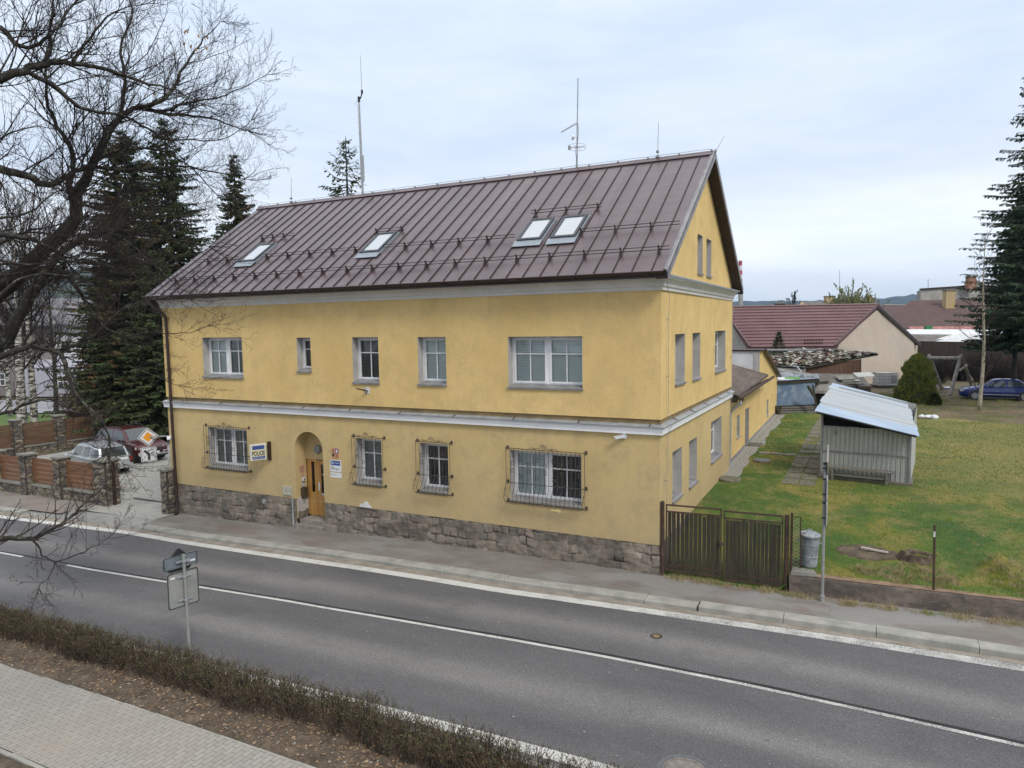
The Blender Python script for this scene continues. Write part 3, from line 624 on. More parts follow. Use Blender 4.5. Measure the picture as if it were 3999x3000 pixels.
# windows
def window(a0, a1, z0, z1, mp, face, blinds, depth=.27, sill=M_tin, nm='window', bars=True):
    n = len(blinds); f = MB(); d0, d1 = face+depth, face+depth+.07; t = .06
    B = lambda x0, x1, q0, q1, dd0=d0, dd1=d1: f.hexa([mp(*p) for p in [(x0, dd0, q0), (x1, dd0, q0), (x1, dd1, q0), (x0, dd1, q0), (x0, dd0, q1), (x1, dd0, q1), (x1, dd1, q1), (x0, dd1, q1)]])
    B(a0, a0+t, z0, z1); B(a1-t, a1, z0, z1); B(a0+t, a1-t, z0, z0+t+.02); B(a0+t, a1-t, z1-t, z1)
    w_ = (a1-a0-2*t)/n; ch = []
    for i in range(n):
        s0 = a0+t+w_*i; s1 = s0+w_; sa, sb = s0+(.05 if i else 0), s1-(.05 if i < n-1 else 0)
        if i: B(s0-.05, s0+.05, z0+t+.02, z1-t)
        e = .05; za, zb = z0+t+.02, z1-t
        B(sa, sa+e, za, zb, d0-.014, d1-.02); B(sb-e, sb, za, zb, d0-.014, d1-.02); B(sa+e, sb-e, za, za+e, d0-.014, d1-.02); B(sa+e, sb-e, zb-e, zb, d0-.014, d1-.02)
        if bars:
            m = (sa+sb)/2; hz = zb-e-(zb-za-2*e)*.33
            if sb-sa > .5: B(m-.014, m+.014, za+e, zb-e, d0+.004, d1-.03)
            B(sa+e, sb-e, hz-.016, hz+.016, d0+.001, d1-.027)
        ch.append((sa+e, sb-e, za+e, zb-e, blinds[i]))
    win = f.build(nm, M_pvc, house)
    q = MB()
    for s in ch: q.quad(*[mp(x_, d0+.022, z_) for x_, z_ in ((s[0], s[2]), (s[1], s[2]), (s[1], s[3]), (s[0], s[3]))])
    q.build('pane', M_glass, win)
    for s in ch:
        q = MB(); q.quad(*[mp(x_, d0+.075, z_) for x_, z_ in ((s[0]-.04, s[2]-.04), (s[1]+.04, s[2]-.04), (s[1]+.04, s[3]+.04), (s[0]-.04, s[3]+.04))]); q.build('blind', s[4], win)
    q = MB(); e = face+.0
    for c in (((a0, e), (a0, d0)), ((a1, d0), (a1, e))): q.quad(mp(c[0][0], c[0][1], z0), mp(c[1][0], c[1][1], z0), mp(c[1][0], c[1][1], z1), mp(c[0][0], c[0][1], z1))
    q.quad(mp(a0, d0, z1), mp(a1, d0, z1), mp(a1, e, z1), mp(a0, e, z1)); q.quad(mp(a0, e, z0), mp(a1, e, z0), mp(a1, d0, z0), mp(a0, d0, z0))
    q.build('reveal', M_rev, win)
    q = MB(); c = [(a0-.02, face-.05, z0-.015), (a1+.02, face-.05, z0-.015), (a1-.002, d0, z0+.055), (a0+.002, d0, z0+.055)]
    q.hexa([mp(p[0], p[1], p[2]-.05 if i < 2 else p[2]-.02) for i, p in enumerate(c)]+[mp(*p) for p in c]); q.build('sill', sill, win)
    return win
L_, D_, K_ = M_blL, M_blD, M_blK
for h, bl in zip(UP, ([L_, D_], [K_], [K_], [L_], [L_, L_])): window(*h, F, -.035, bl)
M_sillg = noisy('grey_sill_low', (.17, .165, .16), (.27, .26, .25), 3, .8, 20, .3, .05)
for h, bl in zip(LO, ([D_, D_], [D_], [K_], [L_, K_])): window(*h, F, 0, bl, sill=M_sillg)
for h, bl in zip(GU, ([L_], [L_], [D_, D_])): window(*h, G_, -.035, bl)
for h, bl in zip(GL, ([L_], [D_], [L_, D_])): window(*h, G_, 0, bl)
for h in AT: window(*h, G_, 0, [D_], bars=False, depth=.2)
# string course between the storeys
def profile_run(mb, prof, path):   # prof: (out, z); path: list of (point, outward dir)
    m = len(prof); vs = [V3(p)+V3(d)*o+V3((0, 0, z)) for p, d in path for o, z in prof]
    mb.add(vs, [(i*m+j, (i+1)*m+j, (i+1)*m+(j+1) % m, i*m+(j+1) % m) for i in range(len(path)-1) for j in range(m)]+[tuple(range(m)), tuple(range(len(vs)-1, len(vs)-m-1, -1))])
path = [((X0, 0, 0), (-1, -1, 0)), ((X1, 0, 0), (1, -1, 0)), ((X1, D, 0), (1, 0, 0))]
path[0] = ((X0-.1, 0, 0), (0, -1, 0))
mb = MB(); profile_run(mb, [(0, 3.64), (.085, 3.642), (.09, 3.725), (.10, 3.73), (.105, 3.80), (.125, 3.805), (.125, 3.845), (.0, 3.866)], path); band = mb.build('string_course', M_white, house)
mb = MB(); profile_run(mb, [(0, 3.868), (.135, 3.845), (.15, 3.83), (.155, 3.852), (0, 3.905)], path); mb.build('tin_cover', M_zinc, band)
for k in range(10): mb = MB(); x = -17.6+k*1.93; mb.bar((x, -.012, 3.912), (x+.0, -.155, 3.862), .02, .014); mb.build('tin_seam', M_brown, band)
for k in range(5): mb = MB(); yv = 1.3+k*2.0; mb.bar((.012, yv, 3.912), (.155, yv, 3.862), .02, .014); mb.build('tin_seam', M_brown, band)
# eaves cornice
mb = MB(); prof = [(.03, 7.28), (.06, 7.28), (.065, 7.36), (.10, 7.38), (.11, 7.46), (.2, 7.56), (.23, 7.56), (.24, 7.63), (.0, 7.66)]
profile_run(mb, prof, [((X0-.05, 0, 0), (0, -1, 0)), ((X1+.02, 0, 0), (1, -1, 0)), ((X1, D+.05, 0), (1, 0, 0))]); mb.build('cornice', M_corn, house)
mb = MB(); profile_run(mb, [(0, 7.661), (.27, 7.64), (.28, 7.6), (.285, 7.65), (0, 7.74)], [((.0, -.1, 0), (1, 0, 0)), ((0, D+.1, 0), (1, 0, 0))]); mb.build('cornice_tin', M_zinc, house)
# roof
RX0, RX1, k_ = -18.82, .32, (11.65-7.72)/5.6; NRM = V3((0, -k_, 1)).normalized(); SLP = V3((0, 1, k_)).normalized()
def rp(x, s, h=0): return V3((x, -.5, 7.72))+SLP*s+NRM*h
LS = 6.84
mb = MB(); T = .16
mb.hexa([rp(RX0, 0, -T), rp(RX1, 0, -T), V3((RX1, 5.1, 11.65-T*1.2)), V3((RX0, 5.1, 11.65-T*1.2)), rp(RX0, 0), rp(RX1, 0), V3((RX1, 5.1, 11.65)), V3((RX0, 5.1, 11.65))])
mb.hexa([V3((RX0, 5.1, 11.65-T*1.2)), V3((RX1, 5.1, 11.65-T*1.2)), (RX1, 10.7, 7.72-T), (RX0, 10.7, 7.72-T), (RX0, 5.1, 11.65), (RX1, 5.1, 11.65), (RX1, 10.7, 7.72), (RX0, 10.7, 7.72)])
roof = mb.build('roof', M_roof, house)
mb = MB(); x = -.08
while x > RX0+.1:
    mb.hexa([rp(x-.011, .02, .0), rp(x+.011, .02, .0), rp(x+.011, LS-.16, .0), rp(x-.011, LS-.16, .0), rp(x-.008, .02, .034), rp(x+.008, .02, .034), rp(x+.008, LS-.16, .034), rp(x-.008, LS-.16, .034)]); x -= .4965
mb.build('standing_seams', noisy('seam_metal', (.022, .014, .014), (.04, .026, .026), 3, .5), roof)
mb = MB(); mb.hexa([rp(RX0, LS-.2, .02), rp(RX1, LS-.2, .02), V3((RX1, 5.1, 11.69)), V3((RX0, 5.1, 11.69)), rp(RX0, LS-.2, .045), rp(RX1, LS-.2, .045), V3((RX1, 5.1, 11.72)), V3((RX0, 5.1, 11.72))])
mb.hexa([(RX0, 5.1, 11.69), (RX1, 5.1, 11.69), (RX1, 5.3, 11.55), (RX0, 5.3, 11.55), (RX0, 5.1, 11.72), (RX1, 5.1, 11.72), (RX1, 5.3, 11.58), (RX0, 5.3, 11.58)])
mb.build('ridge_cap', M_roof, roof)
mb = MB()   # verge boards and dark soffit on the gable overhang
for s0, s1, sg in ((0, 5.1, 1), (5.1, 10.2, -1)):
    pass
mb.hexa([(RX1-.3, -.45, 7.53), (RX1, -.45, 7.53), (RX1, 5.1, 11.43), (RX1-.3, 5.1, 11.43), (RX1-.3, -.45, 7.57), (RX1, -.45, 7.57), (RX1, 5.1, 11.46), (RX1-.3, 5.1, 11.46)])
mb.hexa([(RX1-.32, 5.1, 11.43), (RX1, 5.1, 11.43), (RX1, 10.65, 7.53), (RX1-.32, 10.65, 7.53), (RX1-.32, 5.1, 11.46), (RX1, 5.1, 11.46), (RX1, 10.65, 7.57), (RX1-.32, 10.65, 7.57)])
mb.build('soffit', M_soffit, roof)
M_verge = noisy('verge_tin', (.20, .19, .20), (.32, .31, .32), 3, .5, 20, .3, .05, metal=.3)
mb = MB()
mb.hexa([(RX1, -.52, 7.54), (RX1+.03, -.52, 7.54), (RX1+.03, 5.1, 11.47), (RX1, 5.1, 11.47), (RX1, -.52, 7.75), (RX1+.03, -.52, 7.75), (RX1+.03, 5.1, 11.68), (RX1, 5.1, 11.68)])
mb.hexa([(RX1, 5.1, 11.47), (RX1+.03, 5.1, 11.47), (RX1+.03, 10.72, 7.54), (RX1, 10.72, 7.54), (RX1, 5.1, 11.68), (RX1+.03, 5.1, 11.68), (RX1+.03, 10.72, 7.75), (RX1, 10.72, 7.75)])
mb.hexa([rp(RX1-.1, 0, .003), rp(RX1+.03, 0, .003), rp(RX1+.03, LS, .003), rp(RX1-.1, LS, .003), rp(RX1-.1, 0, .03), rp(RX1+.03, 0, .03), rp(RX1+.03, LS, .03), rp(RX1-.1, LS, .03)])
mb.build('verge_trim', M_verge, roof)
# skylights
M_skyf = plain('grey_skylight_frame', (.055, .06, .068), .4, .4); M_skyt = plain('skylight_flashing', (.30, .34, .38), .45, .4)
def m_skg():
    m, nt, b, o = new_mat('skylight_glass'); g = NT(nt); b.inputs['Base Color'].default_value = (.36, .39, .42, 1); b.inputs['Roughness'].default_value = .12; b.inputs['Coat Weight'].default_value = 1; b.inputs['Coat Roughness'].default_value = .02; b.inputs['Specular IOR Level'].default_value = .9; return m
M_skg = m_skg()
for xa, xb in ((-15.72, -14.92), (-10.2, -9.42), (-4.48, -3.72), (-3.43, -2.67)):
    q = MB(); H = .11; s0, s1 = 1.93, 3.2
    for a, b_, c, d in ((xa, xb, s0, s0+.09), (xa, xb, s1-.09, s1), (xa, xa+.08, s0+.09, s1-.09), (xb-.08, xb, s0+.09, s1-.09)):
        q.hexa([rp(a, c), rp(b_, c), rp(b_, d), rp(a, d), rp(a, c, H), rp(b_, c, H), rp(b_, d, H), rp(a, d, H)])
    sk = q.build('skylight', M_skyf, roof)
    q = MB(); q.hexa([rp(xa+.08, s0+.09, .05), rp(xb-.08, s0+.09, .05), rp(xb-.08, s1-.09, .05), rp(xa+.08, s1-.09, .05), rp(xa+.08, s0+.09, .085), rp(xb-.08, s0+.09, .085), rp(xb-.08, s1-.09, .085), rp(xa+.08, s1-.09, .085)])
    q.build('skylight_pane', M_skg, roof)
    q = MB(); q.hexa([rp(xa-.06, s0-.28, .036), rp(xb+.06, s0-.28, .036), rp(xb+.06, s0, .036), rp(xa-.06, s0, .036), rp(xa-.06, s0-.28, .05), rp(xb+.06, s0-.28, .05), rp(xb+.06, s0, .075), rp(xa-.06, s0, .075)])
    for a, b_ in ((xa-.05, xa-.004), (xb+.004, xb+.05)): q.hexa([rp(a, s0, 0), rp(b_, s0, 0), rp(b_, s1+.03, 0), rp(a, s1+.03, 0), rp(a, s0, .06), rp(b_, s0, .06), rp(b_, s1+.03, .06), rp(a, s1+.03, .06)])
    q.build('skylight_flashing', M_skyt, roof)
# snow guards: two rails on brackets
def guard(s, xa, xb, first, step=.993):
    q = MB()
    for hh in (.09, .17): q.tube([rp(xa, s+.0+hh*.25, hh), rp(xb, s+hh*.25, hh)], .0115, 6)
    x = first
    while x <= xb-.02:
        if x >= xa: 
            q.hexa([rp(x-.03, s-.10, .03), rp(x+.03, s-.10, .03), rp(x+.03, s+.07, .03), rp(x-.03, s+.07, .03), rp(x-.02, s-.02, .12), rp(x+.02, s-.02, .12), rp(x+.02, s+.06, .12), rp(x-.02, s+.06, .12)])
            q.hexa([rp(x-.012, s, .1), rp(x+.012, s, .1), rp(x+.012, s+.06, .1), rp(x-.012, s+.06, .1), rp(x-.012, s+.02, .22), rp(x+.012, s+.02, .22), rp(x+.012, s+.05, .22), rp(x-.012, s+.05, .22)])
        x += step
    q.build('snow_guard', M_brown, roof)
fb = -.075-.4965*36
guard(.84, RX0+.25, .2, fb)
guard(2.13, -18.3, -15.82, fb+.4965); guard(2.13, -14.8, -10.35, fb+.4965); guard(2.13, -9.35, -4.62, fb+.4965); guard(2.13, -2.6, .2, -2.56)
guard(3.66, -16.05, -14.3, -15.95, .55); guard(3.3, -10.4, -9.22, -10.35, 1.05); guard(3.6, -4.65, -2.38, -4.5, 1.0)
# gutter with brackets, downpipe
q = MB(); n8 = 8
sec = [(-.5+.075-.075*math.cos(a)-.11, 7.72-.02-.075*math.sin(a)) for a in [math.pi*i/n8 for i in range(n8+1)]]
sec = sec+[(y_*1.0+.0+(.006 if y_ < -.54 else -.006), z_+.008) for y_, z_ in reversed(sec)]
m_ = len(sec); q.add([(RX0-.04, y_, z_) for y_, z_ in sec]+[(RX1-.08, y_, z_) for y_, z_ in sec], [(j, j+m_, (j+1) % m_+m_, (j+1) % m_) for j in range(m_)])
for xx in (RX0-.04, RX1-.08): q.lathe((xx, -.535, 7.70), [(.07, 0), (.07, .006)], 14, (1, 0, 0))
q.box(RX0, RX1, -.44, -.40, 7.56, 7.72)
gut = q.build('gutter', M_brown, roof)
q = MB(); 
for k in range(20): x = -18.4+k*.96; q.bar((x, -.615, 7.69), (x, -.615, 7.6), .02, .008); q.bar((x, -.615, 7.615), (x, -.42, 7.615), .02, .01)
q.build('gutter_brackets', M_brown, roof)
q = MB(); q.tube([(-18.6, -.54, 7.64), (-18.58, -.52, 7.5), (-18.48, -.4, 7.3), (-18.33, -.2, 7.12), (-18.26, -.12, 6.95), (-18.24, -.115, 6.7), (-18.2, -.115, 3.9), (-18.16, -.115, -.1), (-18.14, -.14, -.26), (-18.08, -.3, -.34)], .055, 12)
for z in (6.4, 5.0, 3.3, 1.7, .4): q.lathe((-18.21+(6.4-z)*.006, -.115, z), [(.064, 0), (.064, .04)], 12)
q.build('downpipe', M_brown, house)
# lightning protection: ridge wire, verge wire, drop wires with clips
q = MB()
pts = [(RX0+.1+(RX1-RX0-.2)*i/38, 5.1, 11.765+(.012 if i % 2 else .0)) for i in range(39)]; q.tube(pts, .008, 5)
for i in range(0, 39, 2): q.box(pts[i][0]-.025, pts[i][0]+.025, 5.075, 5.125, 11.715, 11.765)
q.tube([V3((RX1+.02, 5.1, 11.765))]+[rp(RX1+.0, s, .07) for s in (6.7, 5, 3.4, 1.7, .05)]+[V3((.3, -.52, 7.7))], .011, 5)
q.tube([(.3, -.5, 7.7), (.2, -.1, 7.4), (.12, .45, 7.1), (.09, .5, 6.6), (.09, .5, 4.2), (.2, .5, 3.85), (.08, .5, 3.6), (.07, .38, 1.2), (.07, .36, .2)], .007, 5)
for z in (6.55, 5.1, 2.4): q.bar((0, .5 if z > 4 else .42, z), (.1, .5 if z > 4 else .42, z), .02)
q.tube([(.25, 10.6, 7.6), (.12, 10.0, 7.2), (.09, 9.9, 6.6), (.09, 9.9, 4.0), (.16, 9.8, 3.8), (.08, 9.75, 3.4), (.07, 9.7, 1.0)], .007, 5)
for z in (6.5, 5.2, 2.9, 2.0): q.bar((0, 9.85, z), (.1, 9.85, z), .02)
q.build('lightning_wire', M_wire, house)
# wrought iron window guards, one mesh per window
def spiral(q, c, r, turns, a0, mp, d, sg=1, rad=.008):
    pts = []
    for i in range(13):
        t = i/12; a = a0+sg*turns*2*math.pi*t; rr = r*(1-.8*t); pts.append(mp(c[0]+rr*math.cos(a), d, c[1]+rr*math.sin(a)))
    q.tube(pts, rad, 3, False)
def grille(a0, a1, z0, z1):
    q = MB(); xa, xb = a0-.07, a1+.14; zt, zb = z1+.07, z0-.04; zm = z0+.5; r = .010
    P_ = lambda x, o, z: (x, -o, z)
    q.tube([P_(xa, .13, zt), P_(xb, .13, zt)], r, 4); q.tube([P_(xa, .13, zm), P_(xb, .13, zm)], r, 4); q.tube([P_(xa, .14, zb), P_(xb, .14, zb)], r*1.4, 4)
    n = int((xb-xa)/.125); 
    for i in range(n+1):
        x = xa+(xb-xa)*i/n; q.tube([P_(x, .13, zt), P_(x, .13, zm), P_(x, .16, zm-.12), P_(x, .27, zm-.28), P_(x, .30, zb+.12), P_(x, .24, zb+.02), P_(x, .14, zb)], r*.8, 4, False)
        if i < n: q.tube([P_(x, .14, zb), P_(x+.06, .25, zb-.01), P_(x+.12, .14, zb)], r*.8, 3, False)
    for x in (xa, xb):
        for z in (zt, zm, zb): q.tube([P_(x, -.03, z), P_(x, .13, z)], r*1.3, 4); q.box(x-.03, x+.03, -.03, -.001, z-.04, z+.05)
    S_0 = lambda cx, cz, s=.05: [spiral(q, (cx+sx_*s*.9, cz+sz*s*.7), s*.62, .8, math.pi/2*(1 if sz > 0 else -1), F, -.135, sx_*sz) for sx_ in (-1, 1) for sz in (-1, 1)]
    c = (xa+xb)/2-.04; w_ = xb-xa
    spiral(q, (c-.055, zt+.09), .055, 1.1, 0, F, -.13, 1); spiral(q, (c+.055, zt+.09), .055, 1.1, math.pi, F, -.13, -1); q.tube([P_(c, .13, zt), P_(c, .13, zt+.17)], r*.8, 4)
    for sg in (-1, 1):
        L = min(.45, w_*.4); q.tube([P_(c+sg*.06, .13, zt+.06), P_(c+sg*L*.4, .13, zt+.035), P_(c+sg*L*.8, .13, zt+.05), P_(c+sg*L, .13, zt)], r*.7, 3, False)
        spiral(q, (c+sg*L*.6, zt+.03), .035, 1, 0, F, -.13, sg)
    k = 0; x = xa+.2
    while x < xb-.12:
        for zc in ((zt-.28, zt-.78) if k % 2 else (zt-.42, zt-.62)): S_0(x, zc)
        x += .25; k += 1
    for x in (xa, xa+.12, xb): spiral(q, (x, zm-.32), .0, 0, 0, F, -.2) if False else None
    for dz, sg in ((-.22, 1), (-.38, -1)):
        pts = [P_(xa, .2+.06*math.cos(t*.52*sg), zm+dz+.07*math.sin(t*.52)) for t in range(10)]; q.tube(pts, r*.7, 3, False)
        pts = [P_(xb, .2+.06*math.cos(t*.52*sg), zm+dz+.07*math.sin(t*.52)) for t in range(10)]; q.tube(pts, r*.7, 3, False)
    return q.build('window_guard', M_iron, house)
for h in LO: grille(*h)
# white patch of missing paint, small round vent, meter pipe
M_filler = noisy('white_filler', (.55, .55, .53), (.68, .68, .66), 4)
q = MB(); pts = [(-9.68, ZP+.005), (-9.66, .86), (-9.6, .9), (-9.52, .89), (-9.47, .96), (-9.4, .99), (-9.33, .97), (-9.28, .89), (-9.22, .84), (-9.18, ZP+.005)]; q.slab([(x, -.006, z) for x, z in pts], (0, .005, 0)); q.build('bare_patch', M_filler, house)
q = MB(); q.slab([(x, -.006, z) for x, z in [(-3.05, 1.36), (-3.0, 1.42), (-2.9, 1.4), (-2.8, 1.44), (-2.72, 1.4), (-2.75, 1.34), (-2.9, 1.36)]], (0, .005, 0)); q.build('paint_patch', noisy('fresh_yellow', (.74, .58, .24), (.78, .62, .28), 4), house)
q = MB(); c = (-13.83, .0, .55)
q.lathe(c, [(.085, 0), (.085, .03), (.06, .03), (.06, .005)], 18, (0, -1, 0)); q.box(-13.845, -13.815, -.03, .0, .5, .6); q.build('round_vent', M_zinc, house)
q = MB(); q.tube([(-12.49, -.04, ZP), (-12.48, -.04, -.3)], .03, 8); q.build('conduit', M_zinc, house)
q = MB(); q.lathe((-11.78, ND-.0, 2.42), [(.15, 0), (.15, .05), (.12, .09), (.0001, .1)], 20, (0, -1, 0)); q.build('round_lamp', plain('lamp_glass', (.22, .22, .21), .3), house)
# ---------------------------------------------------------------- signs and fittings on the house
M_signw = plain('sign_white', (.66, .66, .66), .4); M_signc = plain('sign_cream', (.62, .60, .40), .4); M_blue = plain('sign_blue', (.035, .075, .27), .4); M_ink = plain('sign_black', (.02, .02, .022), .5)
M_alu = noisy('sign_aluminium', (.30, .315, .32), (.42, .43, .43), 2, .5, 18, .3, .05, metal=.3)
s = thing('police_sign', 'projecting cream light box sign reading POLICIE between blue bars', 'sign', (-13.4, 0, 2.3))
# sign plane turned a little towards the street
a = math.radians(64); c = V3((-13.52, -.1, 2.34)); sx_ = V3((-math.cos(a), -math.sin(a), 0)); 
ex = -sx_                                   # reading direction, seen from the right
W2, H2 = .52, .27
nrm = V3((ex.y, -ex.x, 0))
cc = c + sx_*W2*.55
q = MB(); q.obox(cc, ex*W2*.5, nrm*.06, V3((0, 0, H2))); q.build('box', M_signw, s)
q = MB(); q.obox(cc+nrm*.062, ex*(W2*.5-.02), nrm*.003, V3((0, 0, H2-.02))); q.build('panel', M_signc, s)
q = MB(); q.obox(cc+nrm*.066+V3((0, 0, .155)), ex*(W2*.5-.06), nrm*.002, V3((0, 0, .065))); q.build('blue_bar', M_blue, s); q = MB(); q.obox(cc+nrm*.066+V3((0, 0, -.19)), ex*(W2*.5-.05), nrm*.002, V3((0, 0, .045))); q.build('blue_bar', M_blue, s)
q = MB(); text_add(q, 'POLICIE', .215, cc-ex*(W2*.5-.045)+nrm*.07+V3((0, 0, -.115)), ex, (0, 0, 1), .006, sx=.565); q.build('lettering', M_ink, s)
q = MB(); text_add(q, 'POMÁHAT A CHRÁNIT', .05, cc-ex*(W2*.5-.08)+nrm*.071+V3((0, 0, -.21)), ex, (0, 0, 1), .0, sx=.68); q.build('lettering', M_signw, s)
q = MB(); q.box(-13.48, -13.40, -.09, -.001, 2.02, 2.66); q.bar((-13.44, -.07, 2.5), cc-sx_*W2*.48+V3((0, 0, .16)), .02); q.bar((-13.44, -.07, 2.16), cc-sx_*W2*.48+V3((0, 0, -.18)), .02); q.build('bracket', M_brown, s)
def plate(name, label, x0, x1, z0, z1, m, t=.012): 
    s = thing(name, label, 'sign', ((x0+x1)/2, 0, (z0+z1)/2)); q = MB(); q.box(x0, x1, -t, -.001, z0, z1); q.build('panel', m, s); return s
s = plate('nameplate', 'white and blue plate of the police with round emblem, right of the door', -10.82, -10.36, 1.84, 2.22, M_signw)
q = MB(); q.box(-10.79, -10.40, -.015, -.0125, 2.05, 2.2); q.build('banner', M_blue, s)
q = MB(); q.lathe((-10.72, -.0152, 2.125), [(.047, 0), (.047, .002)], 20, (0, -1, 0)); q.build('emblem', M_signw, s)
q = MB(); 
for k in range(8): a = k*math.pi/4; q.bar((-10.72, -.018, 2.125), (-10.72+.036*math.cos(a), -.018, 2.125+.036*math.sin(a)), .008, .002)
q.lathe((-10.72, -.018, 2.125), [(.018, 0), (.018, .002)], 12, (0, -1, 0)); q.build('emblem_star', M_blue, s)
q = MB(); text_add(q, 'POLICIE\nČESKÉ REPUBLIKY', .052, (-10.785, -.014, 1.965), (1, 0, 0), (0, 0, 1), .001, sx=.78); q.build('lettering', M_ink, s)
q = MB(); q.box(-10.64, -10.43, -.0165, -.0152, 2.12, 2.135); q.build('slogan_line', M_signw, s)
s = plate('nameplate', 'small white office plate under the blue and white one', -10.82, -10.36, 1.64, 1.81, M_signw)
q = MB(); text_add(q, 'Obvodní oddělení', .034, (-10.785, -.014, 1.73), (1, 0, 0), (0, 0, 1), .0, sx=.9); q.build('lettering', M_ink, s)
s = plate('border_notice', 'faded orange notice with small crests and lines of text', -10.73, -10.45, 2.27, 2.61, plain('faded_orange', (.55, .27, .14), .5))
q = MB(); q.box(-10.59, -10.46, -.015, -.0125, 2.44, 2.60); q.build('violet_field', plain('violet', (.16, .06, .18)), s)
q = MB(); q.lathe((-10.525, -.016, 2.53), [(.04, 0), (.04, .002)], 12, (0, -1, 0)); q.box(-10.55, -10.5, -.018, -.016, 2.46, 2.5); q.build('crest', M_signw, s)
q = MB(); q.box(-10.70, -10.63, -.016, -.0125, 2.33, 2.43); q.box(-10.72, -10.61, -.015, -.0125, 2.38, 2.41); q.box(-10.68, -10.65, -.016, -.0125, 2.43, 2.45); q.build('crest', M_ink, s)
q = MB(); 
for k in range(5): q.box(-10.71, -10.62, -.015, -.0125, 2.57-.022*k, 2.577-.022*k); q.box(-10.58, -10.47, -.015, -.0125, 2.40-.022*k, 2.407-.022*k)
q.build('text_lines', M_ink, s)
# meter boxes
M_box = plain('cream_box', (.42, .40, .32), .5)
for k, (a, b_) in enumerate(((-12.92, -12.725), (-12.715, -12.51))):
    s = thing('meter_box', ('left', 'right')[k]+' one of two pale meter boxes beside the door niche', 'utility box', (a, 0, 1.0), group='meter boxes')
    q = MB(); q.box(a, b_, -.03, -.001, .87, 1.17); q.box(a+.008, b_-.008, -.036, -.03, .878, 1.162); q.build('cover', M_box, s); q = MB(); q.box(a+.1, b_-.02, -.042, -.037, 1.03, 1.038); q.lathe((b_-.04, -.037, 1.02), [(.012, 0), (.012, .006)], 8, (0, -1, 0)); q.build('lock', M_ink, s)
# mailbox and intercom on the left cheek of the niche
s = thing('letter_box', 'dark brown letter box on the side of the door niche', 'mailbox', (AX0, .3, .9)); q = MB(); q.box(AX0+.002, AX0+.10, .2, .46, .74, 1.1); q.box(AX0+.1, AX0+.106, .22, .44, .76, 1.08); q.build('box', noisy('bronze_metal', (.045, .033, .02), (.08, .06, .035), 5, .5), s)
q = MB(); q.box(AX0+.107, AX0+.112, .25, .41, 1.02, 1.045); q.build('slot', M_ink, s)
s = thing('intercom', 'white and grey intercom above the letter box', 'intercom', (AX0, .3, 1.3)); q = MB(); q.box(AX0+.002, AX0+.03, .27, .38, 1.13, 1.42); q.build('plate', M_alu, s); q = MB(); q.box(AX0+.03, AX0+.08, .26, .38, 1.34, 1.44); q.build('camera_hood', M_signw, s); q = MB(); q.lathe((AX0+.081, .32, 1.39), [(.03, 0), (.03, .005)], 12, (1, 0, 0)); q.build('lens', M_ink, s); q = MB(); q.box(AX0+.031, AX0+.036, .29, .33, 1.17, 1.21); q.build('button', M_signw, s)
s = thing('wall_notice', 'faded pink paper notices on the niche side wall', 'notice', (AX0, .3, 1.7)); q = MB(); q.box(AX0+.001, AX0+.005, .18, .42, 1.62, 1.85); q.box(AX0+.001, AX0+.006, .27, .38, 1.45, 1.6); q.build('paper', plain('faded_pink', (.40, .25, .18)), s)
q = MB(); 
for k in range(5): q.box(AX0+.006, AX0+.0065, .2, .4, 1.65+k*.038, 1.658+k*.038)
q.build('text_lines', plain('red_ink', (.35, .08, .05)), s)
s = thing('vent_pipe', 'round vent hole in the niche wall', 'vent', (AX0, .3, .6)); q = MB(); q.lathe((AX0+.03, .33, .6), [(.07, 0), (.07, .015), (.05, .015), (.05, .003)], 16, (1, 0, 0)); q.build('ring', M_zinc, s)
# cameras
def cctv(loc, d, label):
    s = thing('security_camera', label, 'camera', loc); L = V3(loc); d = V3(d).normalized(); up = V3((0, 0, 1)); sd_ = d.cross(up).normalized()
    q = MB(); q.lathe(L, [(.075, 0), (.075, .035), (.03, .05)], 16, (0, -1, 0)); q.build('base', M_pvc, s)
    k = L+V3((0, -.09, 0)); q = MB(); q.tube([L+V3((0, -.03, 0)), k+d*.02], .022, 8); q.build('arm', M_pvc, s)
    q = MB(); q.tube([k-d*.02, k+d*.22], [.042, .042], 12); q.obox(k+d*.11+V3((0, 0, .045)), d*.15, sd_*.05, V3((0, 0, .006))); q.build('housing', M_pvc, s)
    q = MB(); q.lathe(k+d*.22, [(.036, 0), (.036, .004)], 12, d); q.build('lens', M_ink, s)
cctv((-.92, -.001, 3.56), (-1, -.35, -.22), 'white security camera on the front wall near the right corner')
cctv((-18.42, -.05, 2.5), (.8, -.6, -.25), 'white security camera beside the brown downpipe')
s = thing('flag_holder', 'rusty flagpole holder on a small white plate under the upstairs window', 'flag holder', (-9.2, 0, 4.5)); q = MB(); q.box(-9.29, -9.1, -.045, -.036, 4.42, 4.62); q.build('plate', M_signw, s)
q = MB(); q.tube([(-9.16, -.05, 4.5), (-9.36, -.34, 4.60)], .022, 8); q.tube([(-9.2, -.05, 4.42), (-9.2, -.16, 4.5)], .014, 6); q.tube([(-9.25, -.05, 4.6), (-9.23, -.14, 4.55)], .008, 5); q.build('socket', M_iron, s)
